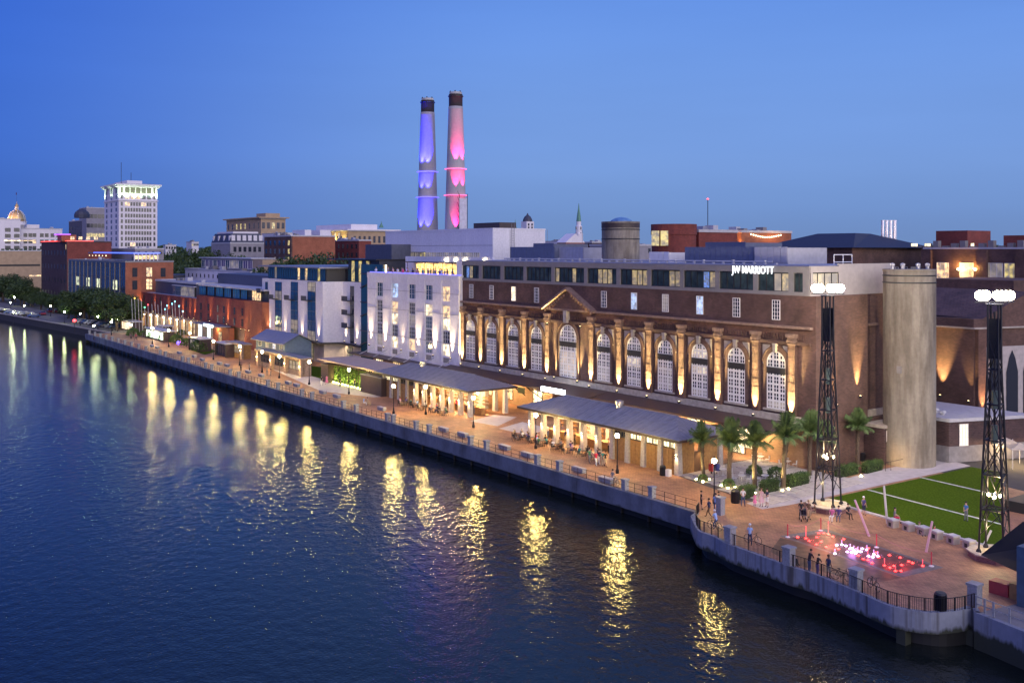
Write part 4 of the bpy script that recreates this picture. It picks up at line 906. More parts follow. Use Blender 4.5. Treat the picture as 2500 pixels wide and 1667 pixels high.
# --- ivory tower
t, x0, x1, y0, y1, z = bld('ivory_tower', 'tall ivory office tower with lit top floors at far left', 255, 290, 384, 452, 560, IVORY)
p_ = lambda v: H - (v - VH) * 560 / F
MB().box(x0 - 1.2, x1 + 1.2, y0 - 1.2, y1 + 1.2, z - 1.0, z).box(x0 - 2.0, x1 + 2.0, y0 - 2.0, y1 + 2.0, z, z + 0.9).build('cornice', IVORY, t)
MB().box(x0 - 0.5, x1 + 0.5, y0 - 0.5, y1 + 0.5, p_(488) - 0.4, p_(488)).build('belt_course', IVORY, t)
sidew = [x for x in range(7)]
for r in range(8):
    zz = p_(502 + r * 14.2)
    for i in range(7):
        yy = y0 + (y1 - y0) * (i + 0.55) / 7.1
        for d in ((-0.75, 0.75) if 0 < i < 6 else (0,)): simple_window(t, (x1, yy + d, zz), 1.1, 2.1, LITW if (r, i) in ((0, 1), (0, 4), (7, 2)) else WIND, math.pi / 2)
    for i in range(3):
        xx = x0 + (x1 - x0) * (i + 0.5) / 3
        for d in (-0.9, 0.9): simple_window(t, (xx + d, y0, zz), 1.1, 2.1, WIND)
for i in range(7):
    yy = y0 + (y1 - y0) * (i + 0.55) / 7.1; w_ = 2.6 if 0 < i < 6 else 1.2
    simple_window(t, (x1, yy, p_(471)), w_, 5.6, mat('bronze_bay', (0.10, 0.09, 0.07), 0.4), math.pi / 2, 'bay_window'); simple_window(t, (x1, yy, p_(485)), w_ * .8, 2.3, LITW if i in (1, 2, 3) else WIND, math.pi / 2)
for i in range(3):
    xx = x0 + (x1 - x0) * (i + 0.5) / 3; simple_window(t, (xx, y0, p_(471)), 2.6, 5.6, MATS['bronze_bay'], 0, 'bay_window'); simple_window(t, (xx, y0, p_(485)), 2.0, 2.3, WIND)
for i in range(6): spot((x1 + 2.2, y0 + (y1 - y0) * i / 5.0, p_(488) + 0.2), (x1 - 1.0, y0 + (y1 - y0) * i / 5.0, p_(456)), 6500, (0.72, 1.0, 0.62), 80, 1, 0.3, 'crown_light', t)
for i in range(3): spot((x0 + (x1 - x0) * i / 2.0, y0 - 2.2, p_(488) + 0.2), (x0 + (x1 - x0) * i / 2.0, y0 + 1.0, p_(456)), 5000, (0.72, 1.0, 0.62), 80, 1, 0.3, 'crown_light', t)
for (u, h) in ((296, 14), (320, 8)):
    q = AT(u, 440, 572); MB().tube((q.x, q.y, z), (q.x, q.y, z + h), 0.14, 5).build('antenna', DARK, t)
MB().box(x0 + 3, x1 - 2, y0 + 5, y1 - 8, z + 0.9, z + 3.0).build('roof_unit', IVORY, t)
# --- grey blocks left of tower
t, x0, x1, y0, y1, z = bld('grey_office', 'grey office block with window bands directly left of the ivory tower', None, 211, 256, 506, 640, GREYW)
for r, m_ in enumerate((WIND, WIND, LITY, WIND, WIND)):
    windows_grid(t, 's', y0, y1 , z - 8 - r * 6.2, z - 3.5 - r * 6.2, 5, 1, 2.0, 2.6, x1, [m_])
t, x0, x1, y0, y1, z = bld('dark_domed_block', 'dark older block with a small pavilion roof left of the grey office', 168, 200, 214, 537, 650, mat('dark_stone', (0.13, 0.12, 0.14), 0.8))
windows_grid(t, 'f', x0, x1, z - 20, z - 3, 5, 4, 1.6, 2.4, y0, [WIND])
q = AT(200, 537, 612); MB().lathe([(4.5, 0), (4.5, 2.2), (3.9, 3.6), (2.4, 5.0), (0.4, 5.8)], 10, (q.x, q.y, z)).build('pavilion_roof', SLATE, t)
# --- city hall with golden dome
t, x0, x1, y0, y1, z = bld('city_hall', 'domed city hall with a floodlit gold dome and lantern at far left', 0, 50, 62, 548, 700, GREYW)
q = AT(41, 540, 706); sc = 706 / F
GOLD = mat('gold_dome_leaf', (0.62, 0.42, 0.18), 0.35, 0.7, noise=0.1)
r0 = 20 * sc; z0 = H - (541 - VH) * sc
MB().lathe([(r0 * 1.1, -6), (r0 * 1.1, -0.5), (r0 * 1.15, -0.4), (r0 * 1.15, 0)], 16, (q.x, q.y, z0)).build('drum', IVORY, t)
MB().lathe([(r0, 0), (r0 * .98, r0 * .3), (r0 * .86, r0 * .75), (r0 * .62, r0 * 1.12), (r0 * .3, r0 * 1.35)], 20, (q.x, q.y, z0)).build('dome', GOLD, t, smooth=True)
for k in range(8):
    a = k * math.pi / 4; rb_ = MB()
    P = [(r0 * 1.01, 0), (r0 * 1.0, r0 * .3), (r0 * .88, r0 * .76), (r0 * .64, r0 * 1.14), (r0 * .32, r0 * 1.38)]
    for (ra, za), (rb, zb) in zip(P, P[1:]): rb_.tube((q.x + ra * math.cos(a), q.y + ra * math.sin(a), z0 + za), (q.x + rb * math.cos(a), q.y + rb * math.sin(a), z0 + zb), 0.16, 4)
    rb_.build('rib', IVORY, t)
zl_ = z0 + r0 * 1.35
for k in range(6): a = k * math.pi / 3; MB().tube((q.x + 1.1 * math.cos(a), q.y + 1.1 * math.sin(a), zl_), (q.x + 1.1 * math.cos(a), q.y + 1.1 * math.sin(a), zl_ + 2.6), 0.2, 5).build('lantern_column', IVORY, t)
MB().lathe([(1.7, 0), (1.7, 0.4), (0.6, 0.5), (0.6, 2.6), (1.6, 2.7), (1.3, 3.2), (0.9, 4.2), (0.15, 5.2), (0.1, 6.4)], 10, (q.x, q.y, zl_)).build('lantern', GOLD, t)
MB().tube((q.x - 0.6, q.y, zl_ + 5), (q.x - 0.6, q.y, zl_ + 13), 0.06, 4).build('flagpole', DARK, t)
fl = MB(); 
for k in range(5): fl.add([(q.x - 0.6 - k * .5, q.y + .1 * math.sin(k * 2), zl_ + 12.9), (q.x - 1.1 - k * .5, q.y + .1 * math.sin(k * 2 + 2), zl_ + 12.9), (q.x - 1.1 - k * .5, q.y + .1 * math.sin(k * 2 + 2), zl_ + 11.3), (q.x - 0.6 - k * .5, q.y + .1 * math.sin(k * 2), zl_ + 11.3)], [(0, 1, 2, 3), (3, 2, 1, 0)])
fl.build('flag', mat('red_flag', (0.5, 0.05, 0.06), 0.7), t)
for k in range(3): spot((q.x + r0 * 1.6 * (k - 1), q.y - r0 * 1.9, z0 - 1), (q.x, q.y, z0 + 4), 26000, (1.0, 0.62, 0.36), 70, 1, 0.3, 'dome_light', t)
# --- pale hotel at far left
t, x0, x1, y0, y1, z = bld('riverfront_hotel', 'pale stepped hotel block at far left edge below the gold dome', None, -20, 50, 533, 560, IVORY)
for r in range(4):
    for i, u in enumerate((19, 41)):
        yy = FX(u, 610, x1).y; window(t, (x1, yy, H - (566 + r * 14.5 - VH) * YC((x1, yy)) / F), 2.9, 2.2, 2, 1, DARK, WIND, math.pi / 2)
MB().box(x1, x1 + 0.15, FX(10, 610, x1).y, y1, z - 13.0, z - 12.4).build('soffit_light', LITB, t)
t2, X0, X1, Y0, Y1_, Z = bld('hotel_wing', 'lower wing of the pale hotel with dark windows below the dome', 40, 51, 152, 557, 580, IVORY)
for r in range(3):
    for i, u in enumerate((62, 74, 84, 102, 114, 128, 142)):
        yy = FX(u, 610, X1).y; window(t2, (X1, yy, Z - 5.2 - r * 3.8), 2.0, 2.2, 2, 1, DARK, LITW if (r, i) == (1, 2) else WIND, math.pi / 2)
MB().box(X1 - 8, X1 - 1, FX(66, 610, X1).y, FX(97, 610, X1).y, Z, Z + 2.2).build('roof_unit', IVORY, t2)
MB().box(X1, X1 + 0.15, Y0, FX(84, 610, X1).y, Z - 7.6, Z - 7.2).build('soffit_light', LITW, t2)
# --- tan concrete building at far left bottom
t, x0, x1, y0, y1, z = bld('tan_block', 'plain tan concrete building with dark slot at far left edge', None, -30, 103, 611, 520, TANW)
MB().box(x1, x1 + 0.05, y0, y1 - 1, z - 8.6, z - 7.6).build('slot', DARK, t)
for i in range(12): MB().box(x1 - 1.5, x1 - 0.5, y0 + (y1 - y0) * i / 12, y0 + (y1 - y0) * i / 12 + 1.4, z, z + 0.8).build('planter_shrub', mat('shrub_green', (0.03, 0.06, 0.02), 0.9), t)
MB().box(x1, x1 + 0.06, FX(72, 610, x1).y, FX(100, 610, x1).y, z - 14.2, z - 13.4).build('lit_strip', LITW, t)
MB().box(x1, x1 + 0.06, FX(36, 610, x1).y, FX(60, 610, x1).y, z - 21, z - 19.2).build('lit_strip', LITW, t)
# --- dark red warehouse with red neon roof
t, x0, x1, y0, y1, z = bld('neon_roof_building', 'dark brown and red brick building with red neon line along its roof', 101, 163, 272, 589, 430, BR5, coping=BR5)
MB().box(x1, x1 + 0.05, y0 + 0.2, y1, 0, z - 0.5).build('side_wall', BR2, t)
MB().box(x0 - 0.2, x1, y0 - 0.25, y0 - 0.15, z, z + 0.25).box(x1 + 0.15, x1 + 0.25, y0, FX(228, 610, x1).y, z, z + 0.25).build('neon_line', glow('red_neon', (1.0, 0.05, 0.02), 3.5), t)
MB().box(x1 - 10, x1 - 1.5, FX(152, 610, x1).y, FX(188, 610, x1).y, z, z + 2.8).build('roof_bar', BR3, t)
MB().box(x1 - 12, x1 - 1, FX(146, 610, x1).y, FX(174, 610, x1).y, z + 2.8, z + 3.2).build('neon_line', glow('violet_neon', (0.35, 0.05, 1.0), 2.5), t)
windows_grid(t, 's', y0 + 1, y0 + 14, z + 0.6, z + 2.2, 4, 1, 1.6, 1.3, x1 - 1.45, [LITW])
windows_grid(t, 'f', x0 + 1, x1 - 1, 2, z - 2, 8, 4, 1.4, 2.0, y0, [mat('black_window', (0.015, 0.015, 0.02), 0.3)])
MB().box(x1 - 2, x1 - 1.4, y0 - 0.06, y0, z - 3.6, z - 1.4).build('lit_slot', LITW, t)
# --- glass and orange brick building
t, x0, x1, y0, y1, z = bld('glass_front_building', 'building with a dark gridded glass front and orange brick side', 168, 306, 423, 637, 322, mat('dark_curtain_wall', (0.045, 0.055, 0.085), 0.35, 0, noise=0.2), coping=GREYFR)
MB().box(x1, x1 + 0.05, y0, y1, 0, z - 0.5).build('side_wall', BR3, t)
nbay = 26
for k in range(nbay):
    xx = x0 + (x1 - x0) * (k + 0.5) / nbay
    for r in range(3):
        mm = LITD if (r == 1 and k in (4, 5, 9, 10, 14, 15, 21, 22)) else WIND
        w_ = (x1 - x0) / nbay * 0.62
        if mm is LITD: mm = glow('green_white_window', (0.85, 0.9, 0.5), 0.9, pattern=1)
        simple_window(t, (xx, y0, z - 5.6 - r * 4.2), w_, 3.2, mm)
    if k % 2 == 0: MB().box(xx - (x1 - x0) / nbay / 2 - 0.08, xx - (x1 - x0) / nbay / 2 + 0.08, y0 - 0.35, y0, 0, z - 0.8).build('fin', GREYFR, t)
for (u, v, w_, h_, mm) in ((329, 676, 1.6, 3.0, WIND), (364, 676, 2.0, 3.2, LITW), (398, 676, 1.6, 3.0, WIND), (364, 707, 2.0, 3.6, LITW), (329, 707, 1.6, 3.0, WIND)):
    yy = FX(u, 610, x1).y; window(t, (x1 + 0.05, yy, H - (v - VH) * YC((x1, yy)) / F), w_, h_, 2, 3, DARK, mm, math.pi / 2)
cv = MB(); ya, yb = FX(262, 610, x1 - 1).y, FX(392, 610, x1 - 1).y
cvx0, cvx1 = fx(215, y0 + 3), x1 - 1
MB().box(cvx0, cvx1, y0 + 3, y0 + 12, z + 2.3, z + 2.7).box(cvx1 - 9, cvx1, y0 + 12, y1 - 4, z + 2.3, z + 2.7).build('canopy_roof', ROOFM, t)
MB().box(cvx0 + 9, cvx1, y0 + 2.9, y0 + 3, z + 2.4, z + 2.75).box(cvx1, cvx1 + .1, y0 + 3, y1 - 4, z + 2.4, z + 2.75).build('neon_line', glow('blue_neon', (0.06, 0.12, 1.0), 2.5), t)
for k in range(7): MB().box(cvx1 - 0.3, cvx1, y0 + 3 + k * (y1 - y0 - 8) / 6, y0 + 3.3 + k * (y1 - y0 - 8) / 6, z, z + 2.3).build('canopy_post', WFRAME, t)
windows_grid(t, 's', y0 + 4, y1 - 5, z + 0.2, z + 2.0, 6, 1, 2.4, 1.2, cvx1 - 0.6, [LITW])
for k in range(6): MB().box(cvx0 + 2 + k * 5, cvx0 + 2.4 + k * 5, y0 + 2.9, y0 + 3.1, z + 1.3, z + 1.7).build('lamp', LITB, t)
# --- italianate tan building
t, x0, x1, y0, y1, z = bld('palazzo_block', 'tan hotel-like palazzo with deep eaves and arched lit windows', 553, 637, 697, 532, 520, TANW)
MB().box(x0 - 1.6, x1 + 1.6, y0 - 1.6, y1 + 1.6, z - 0.1, z + 0.5).build('eaves', TANW, t)
for i in range(8): simple_window(t, (x0 + (x1 - x0) * (i + .5) / 8, y0, z - 5.6), 1.6, 3.0, LITY if i in (2, 3, 4) else WIND, 0); simple_window(t, (x0 + (x1 - x0) * (i + .5) / 8, y0, z - 10.5), 1.4, 2.2, WIND, 0)
for i in range(5): simple_window(t, (x1, y0 + (y1 - y0) * (i + .5) / 5, z - 5.6), 1.6, 3.2, LITY if i == 2 else WIND, math.pi / 2)
MB().box(x1 - 14, x1 - 1, y0 + 3, y0 + 11, z + 0.5, z + 2.6).build('roof_unit', TANW, t)
# --- mansard building
t, x0, x1, y0, y1, z = bld('mansard_building', 'pale stone building with slate mansard roof and white dormers', 516, 562, 645, 592, 430, GREYW)
mz = MB(); mz.add([(x0, y0, z), (x1, y0, z), (x1, y1, z), (x0, y1, z), (x0 + 1.2, y0 + 1.2, z + 4.0), (x1 - 1.2, y0 + 1.2, z + 4.0), (x1 - 1.2, y1 - 1.2, z + 4.0), (x0 + 1.2, y1 - 1.2, z + 4.0)], [(0, 1, 5, 4), (1, 2, 6, 5), (2, 3, 7, 6), (3, 0, 4, 7), (4, 5, 6, 7)]); mz.build('mansard_roof', SLATE, t)
for i in range(4): MB().box(x0 + 2 + i * (x1 - x0 - 4) / 3 - .7, x0 + 2 + i * (x1 - x0 - 4) / 3 + .7, y0 + 0.2, y0 + 1.4, z + 0.8, z + 3.0).build('dormer', IVORY, t)
for i in range(6): MB().box(x1 - 1.4, x1 - 0.2, y0 + 1.5 + i * (y1 - y0 - 3) / 5 - .8, y0 + 1.5 + i * (y1 - y0 - 3) / 5 + .8, z + 0.8, z + 3.2).build('dormer', IVORY, t)
MB().box(x0 + 2, x1 - 2, y0 + 2, y1 - 2, z + 4.0, z + 4.8).build('roof_deck', IVORY, t)
windows_grid(t, 's', y0 + 1, y1 - 1, z - 5, z - 1, 6, 1, 1.3, 2.2, x1, [WIND])
# --- brick apartment mid
t, x0, x1, y0, y1, z = bld('brick_flats', 'brown and orange brick flats with lit corner windows and white rooftop sheds', 645, 711, 818, 574, 385, BR)
MB().box(x1, x1 + 0.05, FX(714, 610, x1).y, y1, 0, z - 0.6).build('side_wall', BR3, t)
for r in range(3):
    for i in range(6):
        simple_window(t, (x0 + (x1 - x0) * (i + .5) / 6, y0, z - 4 - r * 3.3), 1.6, 1.9, LITY if i == 5 else (LITD if (r, i) == (2, 2) else GLASSB), 0)
for (a, b) in ((0.35, 0.5), (0.7, 0.95)): MB().box(x1 - 14, x1 - 2, y0 + (y1 - y0) * a, y0 + (y1 - y0) * b, z, z + 2.2).build('roof_unit', IVORY, t)
for i in range(6): MB().box(x0 + 3 + i * 2, x0 + 4.2 + i * 2, y0 + 3, y0 + 4.2, z, z + 0.9 + 0.5 * (i % 2)).build('roof_unit', GREYFR, t)
# --- neoclassical
t, x0, x1, y0, y1, z = bld('courthouse', 'pale neoclassical building with golden uplit columns', 735, 850, 972, 562, 470, TANW)
MB().box(x0 - 1, x1 + 1, y0 - 1, y1 + 1, z - 0.2, z + 0.5).build('cornice', IVORY, t)
for i in range(12):
    yy = FX(818 + i * 12, 610, x1).y
    if 860 < 818 + i * 12 < 990: simple_window(t, (x1, yy, z - 6), 1.2, 3.2, WIND, math.pi / 2)
for i in range(8): simple_window(t, (x0 + (x1 - x0) * (i + 3.5) / 12, y0, z - 6), 1.1, 3.2, WIND, 0); MB().box(x0 + (x1 - x0) * (i + 3) / 12 - .4, x0 + (x1 - x0) * (i + 3) / 12 + .4, y0 - 0.5, y0, z - 7, z - 1.2).build('column', IVORY, t)
for i in range(6): spot((x0 + (x1 - x0) * (i * 1.6 + 3) / 12, y0 - 1.6, z - 7), (x0 + (x1 - x0) * (i * 1.6 + 3) / 12, y0 + .8, z - 1), 6000, (1.0, 0.78, 0.2), 90, 1, 0.3, 'column_light', t)
MB().box(x0 + 12, x1 - 3, y0 + 3, y1 - 10, z + 0.5, z + 3).build('attic', IVORY, t)
t, x0, x1, y0, y1, z = bld('dark_red_block', 'dark red brick block below the uplit columns', 812, 876, 906, 585, 400, BR2)
windows_grid(t, 'f', x0, x1, z - 8, z - 1, 6, 2, 1.4, 1.8, y0, [WIND])
# --- low pale long building
t, x0, x1, y0, y1, z = bld('long_low_building', 'long low pale building with a row of glazed rooftop rooms', 452, 612, 660, 662, 300, IVORY)
windows_grid(t, 'f', x0 + 2, x1 - 2, z - 3.2, z - 1.4, 14, 1, 0.8, 1.2, y0, [WIND])
a_, b_ = fx(492, y0 + 4), fx(617, y0 + 4)
MB().box(a_, b_, y0 + 4, y0 + 11, z, z + 3.6).build('rooftop_rooms', GREYW, t)
for i in range(12): window(t, (a_ + (b_ - a_) * (i + .5) / 12, y0 + 4, z + 0.4), (b_ - a_) / 12 - .6, 2.7, 2, 1, WFRAME, LITD if i in (7, 8) else GLASSB if i % 3 == 0 else mat('violet_glass', (0.12, 0.1, 0.25), 0.2, noise=0), 0)
MB().box(a_ - .6, b_ + .6, y0 + 3.2, y0 + 11, z + 3.6, z + 3.9).build('roof_slab', COPING, t)
MB().box(b_, b_ + 8, y0 + 4, y0 + 14, z, z + 3.4).build('tan_block', TANW, t)
MB().box(fx(380, y0 - 6), x0 - 1, y0 - 10, y0 + 6, 0, z - 2.4).build('low_wing', SLATE, t)
t, x0, x1, y0, y1, z = bld('roofline_block', 'low blue grey roofed block behind the arcade building', 380, 480, 560, 690, 290, SLATE)
# small far items
for (uL, uC, uR, v, Y, m_, lab) in ((398, 404, 430, 597, 600, IVORY, 'small pale house roof right of the ivory tower'), (455, 468, 485, 590, 650, IVORY, 'tiny white cube building on the horizon'), (272, 330, 400, 606, 430, GREYW, 'low grey roofed block below the ivory tower'), (640, 700, 760, 568, 480, IVORY, 'pale low rooftop building behind the flats'),
    (1330, 1362, 1400, 588, 420, IVORY, 'white low building left of the white steeple'), (1425, 1445, 1480, 590, 430, BR5, 'dark brick row right of the white steeple'), (1440, 1480, 1600, 596, 300, GREYW, 'grey low roof behind the round silo'), (1250, 1290, 1340, 596, 380, GREYW, 'grey low block behind the white box')):
    t, x0, x1, y0, y1, z = bld('distant_building', lab, uL, uC, uR, v, Y, m_, roofm=ROOFB)
    windows_grid(t, 's', y0, y1, z - 3.2, z - 0.8, 4, 1, 1.0, 1.4, x1, [WIND, LITY], [5, 1])
# red arch gable house
q = AT(1378, 600, 410)
t = thing('gabled_house', 'red brick house with white arched gable on the skyline', 'house', (q.x, q.y, 0))
MB().prism([(q.x - 5, q.y), (q.x + 1, q.y), (q.x + 1, q.y + 10), (q.x - 5, q.y + 10)], 0, 28).build('wall', BR3, t)
MB().add([(q.x + 1.02, q.y - .4, 28), (q.x + 1.02, q.y + 10.4, 28), (q.x + 1.02, q.y + 5, 31.8), (q.x - 5, q.y - .4, 28), (q.x - 5, q.y + 10.4, 28), (q.x - 5, q.y + 5, 31.8)], [(0, 1, 2), (3, 5, 4), (0, 2, 5, 3), (1, 4, 5, 2)]).build('roof', IVORY, t)
# steeples
q = AT(1413, 560, 520); k_ = 520 / F
t = thing('white_steeple', 'slender white church steeple with green copper spire', 'church steeple', (q.x, q.y, 0))
Z_ = lambda v, Yd=520: H - (v - VH) * Yd / F
MB().lathe([(3.0, 0), (3.0, Z_(592)), (2.2, Z_(590)), (2.2, Z_(570)), (1.7, Z_(569)), (1.7, Z_(552)), (1.25, Z_(551)), (1.25, Z_(541))], 8, (q.x, q.y, 0)).build('tower', IVORY, t)
MB().lathe([(1.3, Z_(541)), (0.9, Z_(525)), (0.4, Z_(510)), (0.08, Z_(496))], 8, (q.x, q.y, 0)).build('spire', mat('copper_green', (0.12, 0.28, 0.2), 0.6), t)
for k in range(3): 
    for a in range(4): MB().box(q.x + 1.7 * math.cos(a * 1.57) - .3, q.x + 1.7 * math.cos(a * 1.57) + .3, q.y + 1.7 * math.sin(a * 1.57) - .3, q.y + 1.7 * math.sin(a * 1.57) + .3, Z_(588 - k * 14), Z_(582 - k * 14)).build('louvre', GREYFR, t)
q = AT(1288, 560, 560)
t = thing('dark_cupola', 'square pale bell tower with dark domed cupola', 'church steeple', (q.x, q.y, 0))
MB().box(q.x - 2.6, q.x + 2.6, q.y - 2.6, q.y + 2.6, 0, Z_(541, 560)).build('tower', IVORY, t)
MB().lathe([(2.9, 0), (2.7, 1.2), (1.8, 2.8), (0.7, 3.6), (0.2, 4.8)], 10, (q.x, q.y, Z_(541, 560))).build('cupola', SLATE, t)
windows_grid(t, 's', q.y - 2.4, q.y + 2.4, Z_(560, 560), Z_(545, 560), 2, 2, 1.1, 1.3, q.x + 2.6, [WIND])
for (u, v0, v1, lab) in ((1258, 535, 560, 'thin green spire above the white block'), (931, 540, 552, 'tiny green spire above the neoclassical roof')):
    q = AT(u, 560, 600); MB().lathe([(1.4, Z_(v1 + 4, 600)), (1.1, Z_(v1, 600)), (0.35, Z_((v0 + v1) / 2, 600)), (0.05, Z_(v0, 600))], 6, (q.x, q.y, 0)).build('church_spire', MATS['copper_green'], label=lab, cat='church spire')
q = AT(1728, 600, 600); t = thing('radio_mast', 'thin radio mast with red beacons on the skyline', 'mast', (q.x, q.y, 0))
MB().tube((q.x, q.y, 20), (q.x, q.y, Z_(487, 600)), 0.22, 4).build('mast_pole', DARK, t)
for v in (488, 555): MB().lathe([(0.1, 0), (0.7, 0.5), (0.1, 1.0)], 8, (q.x, q.y, Z_(v, 600))).build('beacon', glow('red_beacon', (1, 0.05, 0.05), 6), t)
# ================================================================ ROOFTOP ITEMS ON / BEHIND THE HALL
def silo(uc, vt, Yd, w_px, label, bands, vents=True, capdark=None, zb=0):
    c = AT(uc, 610, Yd); r = w_px / 2 * Yd / F; zt = H - (vt - VH) * Yd / F
    t = thing('concrete_silo', label, 'silo', (c.x, c.y, zb))
    MB().lathe([(r, zb), (r, zt - 0.25), (r + 0.06, zt - 0.2), (r + 0.06, zt)], 40, (c.x, c.y, 0)).build('shell', CONC, t, smooth=False)
    for zz in bands: MB().lathe([(r + 0.01, zz), (r + 0.07, zz + 0.02), (r + 0.07, zz + 0.14), (r + 0.01, zz + 0.16)], 40, (c.x, c.y, 0)).build('steel_band', DARK, t)
    for k_ in range(1, int((zt - zb) / 2.6)): MB().lathe([(r + .003, zb + k_ * 2.6), (r + .02, zb + k_ * 2.6 + .02), (r + .02, zb + k_ * 2.6 + .07), (r + .003, zb + k_ * 2.6 + .09)], 40, (c.x, c.y, 0)).build('form_joint', CONC, t)
    if capdark: MB().lathe([(r + 0.05, zt - capdark), (r + 0.05, zt + 0.02)], 40, (c.x, c.y, 0)).build('dark_cap', mat('dark_cap_metal', (0.05, 0.035, 0.03), 0.5), t)
    if vents:
        for k, dx in enumerate((-2.1, -0.9, 0.9, 2.0)): MB().lathe([(0.2, 0), (0.2, 0.35), (0.28, 0.4), (0.28, 0.62), (0.05, 0.72)], 10, (c.x + dx * S + 0.3 * Cc, c.y + dx * Cc - 0.3 * S, zt)).build('roof_vent', COPING, t)
    return t, c, r, zt
ts, cs, rs, zs_ = silo(2220, 657, 115.3, 121, 'tall round concrete silo at the right end of the brick hall', [H - (674 - VH) * 115 / F, H - (691 - VH) * 115 / F])
MB().box(cs.x + rs * 0.1, cs.x + rs * 0.1 + 0.5, cs.y - rs - 0.12, cs.y - rs + 0.3, 10.8, 11.6).build('junction_box', GREYFR, ts)
spot((cs.x + 1.0, cs.y - rs - 2.5, 0.4), (cs.x, cs.y, 2.0), 500, (1.0, 0.62, 0.25), 90, 1, 0.2, 'silo_uplight', ts)
silo(1515, 542, 150, 92, 'short round brown silo top standing behind the hall roof', [H - (562 - VH) * 150 / F, H - (585 - VH) * 150 / F], vents=False, capdark=0.9, zb=0)
q = AT(1517, 541, 170); MB().lathe([(2.2, -3), (2.2, -0.4), (1.8, 0.2), (1.0, 0.6), (0.1, 0.75)], 12, (q.x, q.y, q.z)).build('roof_dome', mat('blue_dome', (0.12, 0.25, 0.45), 0.4), label='low blue dome peeking above the brown silo', cat='dome')
def screen(u0, u1, v0, v1, y, m, lab, depth=8, z0=None):
    a = FY(u0, v0, y); b = FY(u1, v1, y); zt = FY((u0 + u1) / 2, v0, y).z; zb = z0 if z0 is not None else ZP
    t = thing('roof_screen', lab, 'roof screen', ((a.x + b.x) / 2, y, zb))
    n = max(3, int(abs(b.x - a.x) / 0.9))
    for k in range(n):
        x = a.x + (b.x - a.x) * k / n; MB().box(x, x + (b.x - a.x) / n - 0.05, y, y + 0.1, zb + 0.35, zt).build('panel', m, t)
    MB().box(a.x, b.x, y + 0.12, y + depth, zb, zt - 0.1).build('plant_box', m, t); return t
BLG = mat('blue_grey_louvre', (0.13, 0.15, 0.22), 0.5, noise=0.1); LG = mat('light_grey_louvre', (0.38, 0.38, 0.42), 0.5, noise=0.1)
screen(1246, 1354, 603, 630, YF + 8, BLG, 'dark blue grey louvred plant screen behind the glass top floor')
screen(1355, 1424, 603, 630, YF + 9, LG, 'pale louvred plant screen beside the darker left one')
screen(1302, 1352, 594, 604, YF + 16, BLG, 'small upper grey plant box left of the steeple')
screen(1672, 1841, 603, 634, YF + 8, BLG, 'long blue grey louvred plant screen right of the middle of the roof')
screen(1842, 1922, 603, 634, YF + 7, LG, 'pale grey louvred box at the right end of the roof')
screen(1722, 1820, 591, 604, YF + 15, BLG, 'upper blue grey plant box behind the long screen')
screen(1585, 1633, 615, 634, YF + 9, WFRAME, 'small white framed glass roof lobby')
# railing on right roof
rl = thing('roof_railing', 'white safety railing standing on the hall roof near its right end', 'railing', (XR - 6, YF + 8, ZP))
pa, pb = FX(2036, 622, XR - 3), FX(2080, 622, XR - 3)
for f_ in (0, 0.5, 1): p = pa.lerp(pb, f_); MB().tube((p.x, p.y, ZP - 0.1), (p.x, p.y, pa.z), 0.06, 5).build('post', WFRAME, rl)
for zz in (pa.z, pa.z - 0.9): MB().tube((pa.x, pa.y, zz), (pb.x, pb.y, zz), 0.06, 5).build('rail', WFRAME, rl)
pr = thing('roof_pipework', 'row of small pipes and boxes along the hall roof edge', 'pipework', ((XL + XR) / 2, YF + 4, ZP))
for k in range(34): x = XL + 10 + k * 1.7; MB().box(x, x + 0.25, YF + 3.2, YF + 3.5, ZP + 0.1, ZP + 0.3 + 0.15 * (k % 3)).build('pipe_foot', COPING, pr)
MB().tube((XL + 9, YF + 3.35, ZP + 0.42), (XR - 8, YF + 3.35, ZP + 0.42), 0.1, 6).build('pipe', COPING, pr)
# ================================================================ RIGHT BACKGROUND
# brick building with rounded corner behind the roof
t, x0, x1, y0, y1, z = bld('rounded_brick_block', 'red brick block with curved corner rising behind the hall roof', 1600, 1706, 1800, 560, 190, BR2)
c = AT(1645, 548, 188); MB().lathe([(4.2, 0), (4.2, c.z)], 24, (c.x, c.y, 0)).build('curved_corner', BR2, t); MB().lathe([(4.35, c.z - 2), (4.35, c.z)], 24, (c.x, c.y, 0)).build('curved_parapet', BR2, t)
for u in (1645, 1670, 1707):
    xx = fx(u, y0); window(t, (xx, y0 - 0.02, z - 7.5), 1.2, 2.6, 2, 2, WFRAME, LITY, 0)
for u in (1600, 1622): 
    q = AT(u, 600, 184); MB().rbox(q.x, q.y, q.z, q.z + 2.8, 1.4, 0.3, math.atan2(Cc, S)).build('window', LITY, t)
t, x0, x1, y0, y1, z = bld('orange_brick_block', 'orange brick block with string lights on its terrace', 1700, 1810, 1932, 562, 230, BR3)
for u in (1770, 1790, 1811):
    xx = fx(u, y0); spot((xx, y0 - 0.6, z - 4.5), (xx, y0 + .3, z), 3000, (1, 0.55, 0.15), 70, 1, 0.1, 'wall_light', t)
spot((x1 + 5, y0 + 10, z - 2), (x1, y0 + 12, z - 2.2), 900, (1, 0.5, 0.12), 150, 1, 0.5, 'terrace_light', t)
sl_ = thing('string_lights', 'string of warm bulbs along the orange brick terrace', 'string lights', (x1 + .6, y0 + 12, z - 4))
pa, pb = FX(1834, 574, x1 + .5), FX(1906, 576, x1 + .5)
